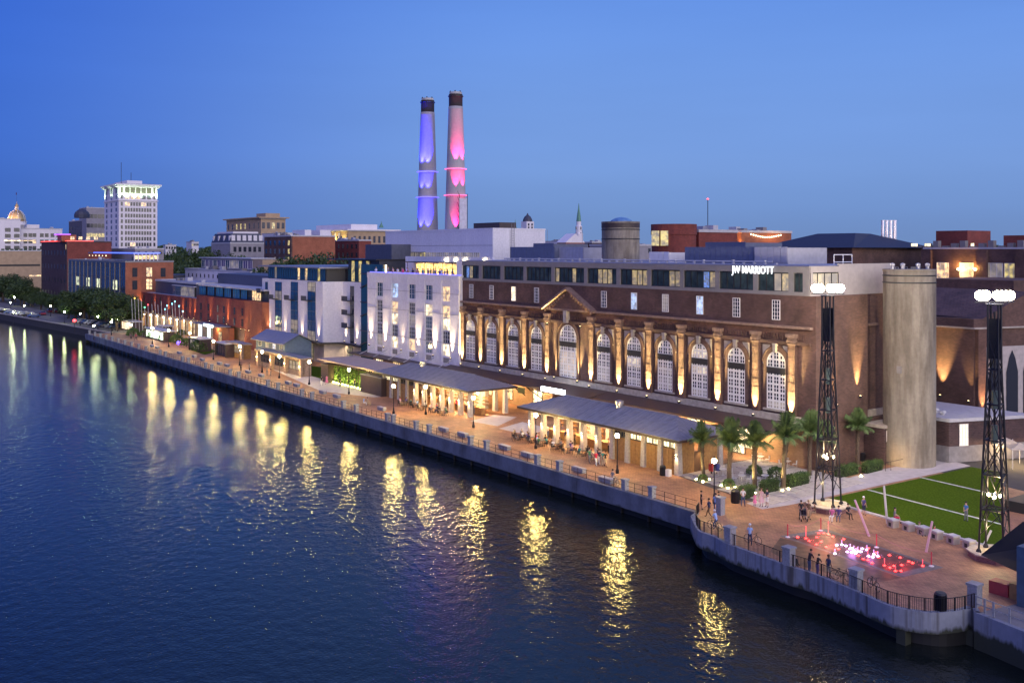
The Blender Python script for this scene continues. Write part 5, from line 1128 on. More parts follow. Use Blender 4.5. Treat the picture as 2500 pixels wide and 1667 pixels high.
for k in range(14): p = pa.lerp(pb, k / 13); MB().lathe([(0.02, 0), (0.16, 0.14), (0.16, 0.26), (0.02, 0.36)], 6, (p.x, p.y, p.z - 0.6 * math.sin(math.pi * k / 13))).build('bulb', glow('string_bulb', (1, 0.8, 0.45), 9), sl_)
# hip-roofed blue building with four steel stacks
Yd = 180
c = AT(2080, 602, Yd); xa = FY(1862, 602, c.y).x; yb = FX(2262, 602, c.x).y; ze = c.z
hb = thing('hip_roof_building', 'brown brick building with a wide dark blue hipped roof and four steel stacks', 'building', (c.x, c.y, 0))
MB().box(xa, c.x, c.y, yb, 0, ze).build('wall', BR, hb)
rz_ = H - (570 - VH) * (Yd + 12) / F; dpt = 7.5
ra = (xa + dpt, c.y + dpt, rz_); rb_ = (c.x - dpt * 0.6, c.y + dpt, rz_); rc = (c.x - dpt, yb - dpt, rz_); rd_ = (xa + dpt, yb - dpt, rz_)
e = [(xa - 1, c.y - 1, ze - .2), (c.x + 1, c.y - 1, ze - .2), (c.x + 1, yb + 1, ze - .2), (xa - 1, yb + 1, ze - .2)]
NAVY = mat('navy_seamed_roof', (0.03, 0.036, 0.065), 0.7, 0.0, noise=0.1)
for nm, q in (('front', [e[0], e[1], rb_, ra]), ('side', [e[1], e[2], rc, rb_]), ('back', [e[2], e[3], rd_, rc]), ('left', [e[3], e[0], ra, rd_]), ('top', [ra, rb_, rc, rd_])):
    MB().poly(q).build('roof_slope', NAVY, hb)
windows_grid(hb, 'f', xa, c.x, ze - 6.6, ze - 3.4, 10, 1, 1.8, 2.2, c.y, [LITD, WIND, LITY], [3, 5, 1], pane=True, fm=WFRAME)
windows_grid(hb, 's', c.y, yb, ze - 6.6, ze - 3.4, 8, 1, 1.8, 2.2, c.x, [LITD, WIND, LITY], [3, 5, 2], pane=True, fm=WFRAME)
for u in (2155, 2165, 2175, 2185):
    q = AT(u, 575, Yd + 16); MB().lathe([(0.28, -0.8), (0.28, (575 - 540) * (Yd + 16) / F), (0.36, (575 - 540) * (Yd + 16) / F), (0.36, (575 - 538) * (Yd + 16) / F)], 10, q).build('steel_stack', mat('polished_steel', (0.7, 0.68, 0.7), 0.25, 1.0, noise=0), hb)
# big brick building with balconies at far right
Yd = 168
c = AT(2285, 604, Yd); yR = c.y
t = thing('brick_balcony_building', 'big brown brick apartment building with lit balconies at the right edge', 'building', (c.x, c.y, 0))
xL_ = c.x - 2; xR_ = c.x + 62
MB().box(xL_, xR_, yR, yR + 40, 0, c.z - 7.2).build('wall', BR, t)
MB().box(xL_ - 2, xR_, yR + 3, yR + 40, c.z - 7.2, c.z).build('upper_wall', BR, t)
MB().box(xL_ - 2.2, xR_, yR + 2.9, yR + 3, c.z - 0.3, c.z).build('coping', COPING, t)
for u in (2265, 2400, 2495): x = fx(u, yR + 3); MB().box(x - 0.9, x + 0.9, yR + 2.4, yR + 3, c.z - 7, c.z - 0.4).build('pier', BR, t)
for (u, w_, mm) in ((2302, 2.2, LITW), (2360, 2.4, LITW), (2427, 3.0, LITD), (2470, 2.4, LITY), (2495, 2.0, WIND)):
    window(t, (fx(u, yR + 3), yR + 3, c.z - 7.0), w_, 4.4, 3, 2, WFRAME if mm is not WIND else DARK, mm, 0)
for u in (2340, 2381): point((fx(u, yR + 2.4), yR + 2.4, c.z - 3.6), 900, (1, 0.5, 0.12), 0.2, 'balcony_lamp', t); MB().lathe([(0.05, 0), (0.22, 0.1), (0.22, 0.3), (0.05, 0.4)], 8, (fx(u, yR + 2.6), yR + 2.6, c.z - 3.9)).build('lamp', glow('balcony_bulb', (1, 0.75, 0.35), 25), t)
for k in range(7):
    x = fx(2290, yR) + 1 + k * 5.2
    bl = MB().box(x, x + 4.4, yR - 0.05, yR + 0.05, c.z - 6.1, c.z - 6.0)
    for s_ in range(10): bl.box(x + s_ * 0.48, x + s_ * 0.48 + 0.05, yR - 0.03, yR + 0.03, c.z - 7.1, c.z - 6.1)
    bl.build('balcony_railing', WFRAME, t)
    MB().box(x - 0.5, x, yR - 0.12, yR + 0.3, c.z - 7.2, c.z - 5.9).build('pier', BR, t)
for (u, v, mm) in ((2328, 706, LITY), (2328, 752, LITW), (2388, 706, LITD), (2388, 753, LITY), (2450, 706, WIND), (2450, 753, WIND), (2328, 800, WIND), (2388, 800, WIND)):
    z0 = fz(u, v, yR); window(t, (fx(u, yR), yR, z0), 1.9, 1.75, 2, 2, WFRAME if mm is WIND else DARK, mm, 0)
for (u0, u1, v, dy, m_, lb) in ((2285, 2362, 564, 14, BR2, 'red_plant_house'), (2450, 2520, 575, 12, BR2, 'plant_house')):
    a = fx(u0, yR + dy); b = fx(u1, yR + dy); MB().box(a, b, yR + dy, yR + dy + 8, c.z, fz(u0, v, yR + dy)).build('roof_house', m_, t)
for k in range(12): x = fx(2236, yR + 10) + k * 1.7; MB().box(x, x + 1.0, yR + 10, yR + 11, c.z, c.z + 0.3 + 0.45 * ((k * 7) % 3)).build('roof_unit', GREYFR, t)
for u in (2227, 2235, 2260, 2267, 2373): q = FY(u, 600, yR + 5); MB().box(q.x - .2, q.x + .2, q.y, q.y + .3, c.z + 0.2, c.z + 0.7).build('lamp', LITB, t)
# brick hall annex right of the silo, with gothic arched side
Yd = 127
c = AT(2377, 779, Yd)
an = thing('gothic_hall', 'dark brick hall with gothic arched side standing right of the silo', 'building', (c.x, c.y, 0))
xl2 = c.x - 22; ang = -0.27
d2 = Vector((math.cos(math.pi / 2 + ang - 0.0), math.sin(math.pi / 2 + ang), 0))
d2 = Vector((0.28, 0.96, 0)).normalized()
E1 = c + d2 * 40
MB().prism([(xl2, c.y), (c.x, c.y), (E1.x, E1.y), (xl2, E1.y)], 0, c.z - 1.2).build('wall', BR, an)
MB().prism([(xl2, c.y - 0.02), (c.x + .02, c.y - 0.02), (E1.x, E1.y), (E1.x - 1, E1.y), (c.x - 1, c.y + 1), (xl2, c.y + 1)], c.z - 1.2, c.z).build('parapet', BR, an)
MB().prism([(xl2, c.y - 0.3), (c.x + .3, c.y - 0.3), (E1.x + .3, E1.y), (E1.x, E1.y), (c.x, c.y), (xl2, c.y)], c.z - 1.3, c.z - 1.1).build('cornice', STONE, an)
MB().prism([(xl2 + 1, c.y + 1.2), (c.x - 1.4, c.y + 1.2), (E1.x - 1.4, E1.y), (xl2 + 1, E1.y)], c.z - 0.9, c.z - 0.7).build('roof', SLATE, an)
rz2 = math.atan2(d2.y, d2.x)
nm_ = Vector((d2.y, -d2.x, 0))
gam = mat('pale_arch_panel', (0.45, 0.4, 0.38), 0.7)
for k in range(5):
    p = c + d2 * (3.4 + k * 2.9) + nm_ * 0.06
    put('arch_panel', MB().box(-1.45, 1.45, -0.05, 0, 0, 10.4).mesh('arch_panel', gam), an, Vector((p.x, p.y, 2)) - absloc(an), rz2)
    put('gothic_window', MB().poly([(-1.0, -0.1, 0), (1.0, -0.1, 0), (1.0, -0.1, 7.0), (0.55, -0.1, 8.8), (0, -0.1, 9.9), (-0.55, -0.1, 8.8), (-1.0, -0.1, 7.0)]).mesh('gothic_window', WIND), an, Vector((p.x, p.y, 2)) - absloc(an), rz2)
for k_, dd in enumerate((0.9, 18.5, 21.5)):
    p = c + d2 * dd + nm_ * 0.5
    MB().rbox(p.x - nm_.x * .3, p.y - nm_.y * .3, 0, c.z - 1.3, 1.3, 0.7, rz2).build('pilaster', BR, an)
    pp_ = p + nm_ * 0.45; spot((pp_.x, pp_.y, 3.8), (p.x, p.y, 12), 9000, (1.0, 0.5, 0.2), 40, 1, 0.06, 'uplight_beam', an)
uplight(an, fx(2298, c.y - .4), c.y - 0.7, 5.6, 0, 22000, ang=44, h=8, lean=0.4)
uplight(an, c.x - 0.3, c.y - 0.7, 5.3, 0, 3000, ang=40, h=8, lean=0.4)
p = c + d2 * 19 + nm_ * 3; MB().rbox(p.x, p.y, 2.6, 3.3, 5, 0.4, rz2).build('light_sign', glow('blue_white_sign', (0.25, 0.4, 1.0), 5), an)
gb_ = [c + d2 * 1.5 + Vector((0, 0, -.02)), c + d2 * 17.5 + Vector((0, 0, -.02)), c + d2 * 9.5 + Vector((0, 0, 3.4))]
bk_ = [p - nm_ * 20 for p in gb_]
MB().add([*gb_, *bk_], [(0, 1, 2), (3, 5, 4), (0, 2, 5, 3), (1, 4, 5, 2)]).build('gable', BR, an)
MB().box(c.x - 16, c.x - 3, c.y + 16, c.y + 30, 0, c.z + 4.6).build('rear_block', BR, an)
# low annex with a tall lit window
c2 = AT(2317, 1022, 115.5); d3 = Vector((0.35, 0.94, 0)).normalized(); E2 = c2 + d3 * 12
la = thing('low_annex', 'low dark brick annex with one tall lit window beside the silo', 'building', (c2.x, c2.y, 0))
MB().prism([(c2.x - 9, c2.y), (c2.x, c2.y), (E2.x, E2.y), (c2.x - 9, E2.y)], 0, c2.z - 0.4).build('wall', BR5, la)
MB().prism([(c2.x - 9.2, c2.y - .15), (c2.x + .15, c2.y - .15), (E2.x + .2, E2.y), (c2.x - 9, E2.y)], c2.z - 0.4, c2.z).build('parapet', COPING, la)
MB().prism([(c2.x - 9, c2.y - .06), (c2.x + .06, c2.y - .06), (E2.x + .1, E2.y), (c2.x - 9, E2.y)], 0, 1.9).build('stone_base', mat('grey_plinth', (0.22, 0.21, 0.22), 0.8, noise=0.2), la)
p = c2 + d3 * 2.0 + Vector((d3.y, -d3.x, 0)) * 0.02
wo_ = put('window', MB().grid(-0.62, 0.62, 0, 2.6, 3, 5, 0.08, 0.1, 0, inner=0.04).mesh('window_frame', WFRAME), la, Vector((p.x, p.y, 1.9)) - absloc(la), math.atan2(d3.y, d3.x))
put('pane', MB().box(-0.58, 0.58, -0.04, -0.01, 0.04, 2.56).mesh('pane', glow('bright_annex_light', (1.0, 0.82, 0.5), 1.5)), wo_)
for k in range(3): MB().lathe([(0.25, 0), (0.25, 0.3), (0.5, 0.35), (0.3, 0.6)], 8, (c2.x - 2 - k * 1.5, c2.y + 2 + k, c2.z - 0.05)).build('roof_vent', COPING, la)
# lower right wing of the hall behind the palms
lw = thing('stone_side_wing', 'low rough brick side wing with small lit window behind the palms', 'building', (XR + 1.5, YF + 12, 0))
MB().box(XR + 0.95, XR + 3.6, YF + 9, YF + 18, -0.05, 4.2).build('wall', BR5, lw); MB().box(XR + 0.95, XR + 3.8, YF + 8.8, YF + 18, 4.2, 4.55).build('coping', STONE, lw)
window(lw, (XR + 3.6, YF + 9.9, 2.6), 0.9, 1.3, 2, 2, WFRAME, GLOWIN, math.pi / 2)
# ================================================================ PAVILIONS
def hip_roof(t, x0, x1, y0, y1, ze, zr, m, hip=None, step=0.62, over=None):
    """standing-seam hip roof built panel by panel, ridge along x"""
    hw_ = (y1 - y0) / 2; hip = hip or hw_; ym = (y0 + y1) / 2
    n = int((x1 - x0) / step); zt = lambda f: ze + (zr - ze) * f
    for side in (0, 1):
        for k in range(n):
            a = x0 + (x1 - x0) * k / n; b = x0 + (x1 - x0) * (k + 1) / n
            fa = max(0, min(1, (a - x0) / hip, (x1 - a) / hip)); fb = max(0, min(1, (b - x0) / hip, (x1 - b) / hip))
            ye = y0 if side == 0 else y1; s = 1 if side == 0 else -1
            P = [(a, ye, ze), (b, ye, ze), (b, ye + s * hw_ * fb, zt(fb)), (a, ye + s * hw_ * fa, zt(fa))]
            if side: P = P[::-1]
            Q = [(p[0], p[1], p[2] - 0.06) for p in P]
            mb = MB().add(P + Q, [(0, 1, 2, 3), (0, 4, 5, 1), (3, 2, 6, 7)])
            if side == 0:
                w = 0.06; mb.add([(a, ye, ze), (a + w, ye, ze), (a + w, ye + hw_ * fa, zt(fa)), (a, ye + hw_ * fa, zt(fa)), (a, ye, ze + .05), (a + w, ye, ze + .05), (a + w, ye + hw_ * fa, zt(fa) + .06), (a, ye + hw_ * fa, zt(fa) + .06)], [(4, 5, 6, 7), (0, 4, 7, 3), (1, 2, 6, 5), (0, 1, 5, 4)])
            mb.build('roof_panel', m if (k * 7 + side) % 3 else ROOFM2, t)
    n = int((y1 - y0) / step)
    for side in (0, 1):
        xe = x1 if side == 0 else x0; s = -1 if side == 0 else 1
        for k in range(n):
            a = y0 + (y1 - y0) * k / n; b = y0 + (y1 - y0) * (k + 1) / n
            fa = min((a - y0), (y1 - a)) / hw_; fb = min((b - y0), (y1 - b)) / hw_
            P = [(xe, a, ze), (xe, b, ze), (xe + s * hip * fb, b, zt(fb)), (xe + s * hip * fa, a, zt(fa))]
            w = 0.035; mb = MB().add(P if side == 0 else P[::-1], [(0, 1, 2, 3)])
            mb.add([(xe, a, ze), (xe + s * hip * fa, a, zt(fa)), (xe + s * hip * fa, a, zt(fa) + .06), (xe, a, ze + .06), (xe, a + w, ze), (xe + s * hip * fa, a + w, zt(fa)), (xe + s * hip * fa, a + w, zt(fa) + .06), (xe, a + w, ze + .06)], [(0, 1, 2, 3), (5, 4, 7, 6), (3, 2, 6, 7)])
            mb.build('roof_panel', m, t)
    MB().tube((x0 + hip, ym, zr + .03), (x1 - hip, ym, zr + .03), 0.07, 5).build('ridge_cap', m, t)
    MB().box(x0 - .05, x1 + .05, y0 - .05, y0 + .12, ze - .26, ze - 0.02).box(x0 - .05, x1 + .05, y1 - .12, y1 + .05, ze - .26, ze - 0.02).box(x1 - .12, x1 + .05, y0 + .12, y1 - .12, ze - .26, ze - 0.02).box(x0 - .05, x0 + .12, y0 + .12, y1 - .12, ze - .26, ze - 0.02).build('eaves_fascia', BROWNM, t)
    MB().box(x0 + .12, x1 - .12, y0 + .12, y1 - .12, ze - .3, ze - .22).build('soffit', TIMBER, t)
ROOFM2 = mat('seamed_metal_roof_dull', (0.24, 0.24, 0.28), 0.5, 0.3, noise=0.15)
PST = mat('grey_stone_pier', (0.42, 0.39, 0.37), 0.8, noise=0.2, nscale=4, bump=0.4)
SCON = glow('sconce_glow', (1.0, 0.78, 0.42), 22)
INT = glow('painted_interior_glow', (1.0, 0.66, 0.28), 0.85, pattern=1.4)  # emissive colour paints lamplight onto the pavilion back panels
FRAMEW = mat('clerestory_frame', (0.1, 0.09, 0.08), 0.5, noise=0)
CLER = glow('clerestory_light', (1.0, 0.86, 0.52), 1.9, pattern=1.5)
def pavilion(name, label, x0, x1, y0, y1, ze, zr, npier, closed, sconces, hip=None, ov=1.3):
    t = thing(name, label, 'pavilion', ((x0 + x1) / 2, (y0 + y1) / 2, 0))
    hip_roof(t, x0 - ov, x1 + ov, y0 - ov, y1 + ov, ze, zr, ROOFM, hip)
    sp = (x1 - x0) / (npier - 1)
    pm = MB().add([(-.34, -.34, 0), (.34, -.34, 0), (.34, .34, 0), (-.34, .34, 0), (-.26, -.26, ze - .3), (.26, -.26, ze - .3), (.26, .26, ze - .3), (-.26, .26, ze - .3)], [(0, 1, 5, 4), (1, 2, 6, 5), (2, 3, 7, 6), (3, 0, 4, 7)]).mesh('pier', PST)
    sm_ = MB().box(-.09, .09, -.16, 0, 0, .16).mesh('sconce', DARK); sg = MB().box(-.07, .07, -.14, -.02, 0.17, .2).box(-.07, .07, -.14, -.02, -.04, -.01).mesh('sconce_lens', SCON)
    for i in range(npier):
        x = x0 + sp * i
        for y in ((y0, y1) if i in (0, npier - 1) or True else (y0,)):
            o = put('pier', pm, t, Vector((x, y, 0)) - absloc(t))
        if i in sconces:
            s_ = put('sconce', sm_, t, Vector((x, y0 - .31, 2.1)) - absloc(t)); put('sconce_lens', sg, s_)
            spot((x, y0 - .42, 2.25), (x, y0 - .25, 4), 260, (1.0, .66, .3), 100, 1, .05, 'sconce_up', t)
            spot((x, y0 - .42, 2.05), (x, y0 - .25, 0), 260, (1.0, .66, .3), 100, 1, .05, 'sconce_down', t)
    # closed bays: timber doors with lit clerestory
    for i in range(npier - 1):
        a = x0 + sp * i + .3; b = x0 + sp * (i + 1) - .3
        if i in closed:
            nb = 7
            for k in range(nb): MB().box(a + (b - a) * k / nb + .012, a + (b - a) * (k + 1) / nb - .012, y0 + .02 * (k % 2), y0 + .16, 0, 2.75).build('plank', TIMBER, t)
            cm = CLER if closed[i] else GLASSD
            for k in range(2):
                window(t, (a + (b - a) * (k * .5 + .25), y0 + .1, 2.85), (b - a) / 2 - .04, ze - 3.5, 2, 1, FRAMEW, cm, 0, .1, .06, .04)
            MB().box(a, b, y0 + .02, y0 + .16, 2.75, 2.85).build('lintel', BROWNM, t)
        else:
            MB().box(a, b, y1 - .1, y1, 0, ze - .5).build('back_panel', INT, t) if i % 3 == 1 else None
            MB().box(a, b, y0 + 2.2, y0 + 2.8, 0, 1.05).box(a, b, y0 + 2.0, y0 + 3.0, 1.05, 1.12).build('bar_counter', TIMBER, t)
            MB().box(a - .3, b + .3, y0 - .06, y0 + .06, ze - .75, ze - .34).build('beam', WFRAME, t)
            point(((a + b) / 2, (y0 + y1) / 2, ze - .9), 900, (1.0, .66, .32), .2, 'pavilion_light', t)
            MB().lathe([(.02, 0), (.16, .1), (.2, .25), (.02, .5)], 8, ((a + b) / 2, (y0 + y1) / 2 - 1, ze - 1.1)).build('pendant', glow('pendant', (1, .8, .45), 14), t)
            sh = MB(); zz = y0 + (y1 - y0) * .55
            for r in range(3): sh.box(a + .2, b - .2, zz, zz + .3, 1.3 + r * .5, 1.34 + r * .5)
            for k in range(14): sh.box(a + .3 + k * (b - a - .6) / 14, a + .38 + k * (b - a - .6) / 14, zz + .1, zz + .18, 1.34 + (k % 3) * .5, 1.6 + (k % 3) * .5)
            sh.build('bottle_shelf', mat('amber_bottles', (.25, .12, .04), .2, noise=.5, nscale=8), t, kind='stuff')
    # floor slab
    return t, sp
pA, spA = pavilion('near_pavilion', 'nearest open bar pavilion with grey hipped metal roof and timber doors', -104.6, -77.5, 79.0, 85.6, 4.15, 5.75, 11, {6: 0, 7: 1, 8: 1, 9: 1}, {0, 1, 2, 3, 4, 5, 10}, hip=4.6)
for (px_, mmx) in ((-77.45, 0),):
    nb = 17
    for k in range(nb):
        y = 79.4 + 5.8 * k / nb
        if 6 <= k <= 8: continue
        MB().box(-77.62 + .02 * (k % 2), -77.45, y + .012, y + 5.8 / nb - .012, 0, 3.7).build('plank', TIMBER, pA)
    MB().box(-77.55, -77.5, 79.4 + 5.8 * 6 / nb, 79.4 + 5.8 * 9 / nb, 0, 2.3).build('door', mat('dark_timber', (.14, .08, .04), .6), pA)
spot((-77.0, 82.3, 2.6), (-77.3, 82.3, 0), 260, (1.0, .66, .3), 100, 1, .05, 'sconce_down', pA); spot((-77.0, 82.3, 2.6), (-77.3, 82.3, 5), 260, (1.0, .66, .3), 100, 1, .05, 'sconce_up', pA)
pB, spB = pavilion('middle_pavilion', 'farther bar pavilion with hipped metal roof, diners and lit piers', -149.3, -122.6, 81.2, 87.6, 4.15, 5.75, 11, {0: 1, 1: 1, 2: 0, 3: 0}, {4, 5, 6, 7, 8, 9, 10}, hip=4.6)
for (t, x, y) in ((pA, -90.5, 82.0), (pB, -141.5, 84.3)):
    MB().lathe([(.42, 0), (.42, .7), (.55, .75), (.55, 1.15), (.1, 1.3)], 14, (x, y, 5.2)).box(x - .8, x + .8, y - .8, y + .8, 4.9, 5.3).build('roof_fan', mat('galvanised', (.5, .5, .54), .3, .8, noise=.1), t)
# --- lit green wall bar
gb = thing('garden_bar', 'dark container bar with a glowing yellow green plant wall and tan flat roof', 'pavilion', (-158, 84, 0))
ga = G(785, 938); gz_ = 3.6
yG = 80.6
xa_, xb_ = fx(790, yG), fx(884, yG + .3); xe_ = fx(938, yG)
BOXM = mat('dark_plum_box', (.045, .028, .035), .5, noise=.15)
MB().box(fx(786, yG), fx(803, yG), yG - .2, yG + 4, 0, 3.3).box(fx(786, yG) - .1, fx(803, yG) + .1, yG - .3, yG + 4.1, 3.3, 3.45).build('left_container', BOXM, gb)
MB().box(fx(885, yG), xe_ - .3, yG - .4, yG + 4.5, 0, 3.1).build('right_container', BOXM, gb); MB().box(fx(885, yG) - .1, xe_ - .2, yG - .5, yG + 4.6, 3.1, 3.2).build('container_lid', ROOFM, gb)
MB().box(fx(803, yG), fx(885, yG), yG + 1.4, yG + 1.6, 0, 3.3).build('plant_wall_board', BOXM, gb)
MB().box(fx(800, yG + 2), fx(945, yG + 2), yG - 0.2, yG + 7.5, 3.95, 4.2).build('tan_roof', mat('tan_roof_deck', (.5, .38, .3), .7, noise=.1), gb)
for k in range(5): x = fx(812, yG) + k * 4.2; MB().box(x - .08, x + .08, yG + 1.0, yG + 1.16, 0, 3.95).build('post', BROWNM, gb)
windows_ = [window(gb, (fx(u, yG + 4), yG + 4, 3.3 - 2.2), 2.0, 2.6, 3, 2, BROWNM, LITW, 0) for u in (900, 915, 930)]
def leaf_mesh(name, n, gen, size, m, seed=1, mats=None):
    r = random.Random(seed); mb = MB()
    for _ in range(n):
        p, k = gen(r); p = Vector(p); a = Vector((r.gauss(0, 1), r.gauss(0, 1), r.gauss(0, 1))).normalized(); b = a.orthogonal().normalized(); c = a.cross(b); s = size * (.6 + .8 * r.random())
        mb.add([p - b * s, p + c * s * .5, p + b * s, p - c * s * .5], [(0, 1, 2, 3)], k)
    return mb.mesh(name, mats or m)
LEAF1 = leafmat('oak_leaf', (.02, .045, .012), (.06, .10, .025)); LEAF2 = leafmat('shrub_leaf', (.03, .07, .015), (.09, .15, .03)); PALML = leafmat('palm_leaf', (.06, .11, .03), (.13, .2, .07))
BARK = mat('bark', (.10, .07, .05), .9, noise=.3, nscale=5, bump=.5)
wx_ = (fx(803, yG), fx(885, yG))
lm_ = leaf_mesh('vine', 5200, lambda r: ((wx_[0] + (wx_[1] - wx_[0]) * r.random() - gb.location.x, yG + 1.0 + .35 * r.random() - 84, .1 + 3.1 * r.random()), 0), .16, LEAF2, 3)
put('climbing_plants', lm_, gb, kind='stuff')
for k in range(11):
    x = wx_[0] + .6 + (wx_[1] - wx_[0] - 1.2) * k / 10
    MB().box(x - .12, x + .12, yG + .55, yG + .75, .1, .3).build('uplight', glow('yellow_uplight', (1.0, .95, .25), 22), gb)
    spot((x, yG + .45, .35), (x, yG + 1.3, 2.2), 900, (1.0, .93, .2), 110, 1, .05, 'garden_uplight', gb)
# --- gabled blue kiosk with stone kiosks
KST = mat('brown_stone_kiosk', (.33, .24, .18), .85, noise=.25, nscale=3, bump=.4)
kp = G(667, 908); yK = 80.0
gk = thing('gabled_kiosk', 'blue clad gabled shed with clerestory arches joined to two stone kiosks', 'kiosk', (fx(620, yK), yK + 3, 0))
ka, kb = fx(590, yK + 2), fx(625, yK + 2); kc = fx(695, yK + 2); k5, k6 = yK + 2.0, yK + 8.0; zr1 = 7.3; ze1 = 5.6
BLUEC = mat('blue_cladding', (.10, .15, .24), .5, noise=.15)
MB().box(kb, kc, k5, k6, 0, ze1).build('wall', BLUEC, gk)
MB().add([(kb - 1.2, k5 - .8, ze1 - .3), (kc + .8, k5 - .8, ze1 - .3), (kc + .8, (k5 + k6) / 2, zr1), (kb - 1.2, (k5 + k6) / 2, zr1), (kc + .8, k6 + .8, ze1 - .3), (kb - 1.2, k6 + .8, ze1 - .3), (kb - 1.2, k5 - .8, ze1 - .45), (kc + .8, k5 - .8, ze1 - .45)], [(0, 1, 2, 3), (3, 2, 4, 5), (6, 7, 1, 0)]).build('gable_roof', ROOFM, gk)
MB().add([(kb, k5, ze1), (kb, k6, ze1), (kb, (k5 + k6) / 2, zr1 - .2), (kc, k5, ze1), (kc, k6, ze1), (kc, (k5 + k6) / 2, zr1 - .2)], [(0, 2, 1), (3, 4, 5)]).build('gable_wall', BLUEC, gk)
MB().box(kb - 2.0, kb - 0.02, k5 + .5, k6 - .5, 0, 3.0).build('timber_lean_to', TIMBER, gk)
for k in range(4): x = kb + 2.5 + (kc - kb - 4) * k / 3; window(gk, (x, k5, 3.9), 1.5, 1.3, 2, 1, WFRAME, (LITC if k == 2 else LITD if k == 1 else GLASSD), 0)
for (a, b, dy, nm, z_, lit) in ((628, 737, 0, 'stone_kiosk', 3.6, 1), (556, 592, 2.0, 'stone_kiosk', 3.4, 0)):
    x0_, x1_ = fx(a, yK + dy), fx(b, yK + dy)
    MB().box(x0_, x1_, yK + dy + .3, yK + dy + 2.0, 0, z_ - .3).build('kiosk_wall', KST if lit else TIMBER, gk)
    MB().box(x0_ - .4, x1_ + .4, yK + dy - .5, yK + dy + 2.2, z_ - .3, z_).build('kiosk_roof', KST, gk); MB().box(x0_ - .3, x1_ + .3, yK + dy - .4, yK + dy + 2.1, z_, z_ + .12).build('roof_lead', ROOFM, gk)
    n = 4 if lit else 2
    for k in range(n):
        x = x0_ + .5 + (x1_ - x0_ - 1) * k / (n - 1)
        MB().box(x - .5, x + .5, yK + dy - .25, yK + dy + .5, 0, z_ - .3).build('pier', KST, gk)
        MB().box(x - .08, x + .08, yK + dy - .42, yK + dy - .26, 1.9, 2.1).build('sconce', SCON, gk)
        spot((x, yK + dy - .5, 2.2), (x, yK + dy - .3, 4), 240, (1, .6, .25), 110, 1, .05, 'sconce_up', gk); spot((x, yK + dy - .5, 1.9), (x, yK + dy - .3, 0), 240, (1, .6, .25), 110, 1, .05, 'sconce_down', gk)
    for k in range(n - 1):
        x = x0_ + .5 + (x1_ - x0_ - 1) * (k + .5) / (n - 1); window(gk, (x, yK + dy + .3, 1.1), (x1_ - x0_) / n - .9, 1.7, 3, 2, DARK, LITD if k == n - 2 else GLASSD, 0)
MB().box(kc + 2, kc + 3.2, yK + .5, yK + 1.7, 0, .95).build('timber_planter_box', TIMBER, gk)
# --- small kiosks on the left promenade
def kiosk(u0, u1, y, h, label, front, roofm=COPING, lit=0):
    x0, x1 = fx(u0, y), fx(u1, y); t = thing('kiosk', label, 'kiosk', ((x0 + x1) / 2, y, 0), group='small promenade kiosks')
    MB().box(x0, x1, y, y + 2.6, 0, h).build('wall', BOXM, t); MB().box(x0 - .4, x1 + .4, y - .5, y + 3, h, h + .2).build('roof', roofm, t)
    window(t, ((x0 + x1) / 2, y, .4), (x1 - x0) - .4, h - .7, 4, 1, DARK, front, 0)
    MB().box(x0, x0 + .15, y - .4, y, 0, h).build('post', BROWNM, t); MB().box(x1 - .15, x1, y - .4, y, 0, h).build('post', BROWNM, t)
    if lit: point(((x0 + x1) / 2, y - .8, h - .6), lit, (1, .85, .55), .2, 'kiosk_light', t)
kiosk(386, 398, 83.5, 3.2, 'small lit kiosk with warm window at far left of the promenade', LITW, lit=200)
kiosk(357, 402, 80.0, 2.8, 'bright glass kiosk glowing white green among planters', glow('kiosk_cool', (.8, 1, .7), 2.2, pattern=1), lit=400)
kiosk(297, 325, 82.0, 3.0, 'little corner kiosk with pinkish lit window left of the flagpoles', glow('kiosk_pink', (1, .7, .45), 1.3, pattern=1), lit=200)
kiosk(464, 490, 79.6, 3.0, 'dark glazed kiosk with pale flat roof left of the entrance lights', LITD)
kiosk(528, 554, 80.5, 3.0, 'dark glazed kiosk directly left of the stone kiosks', GLASSD)
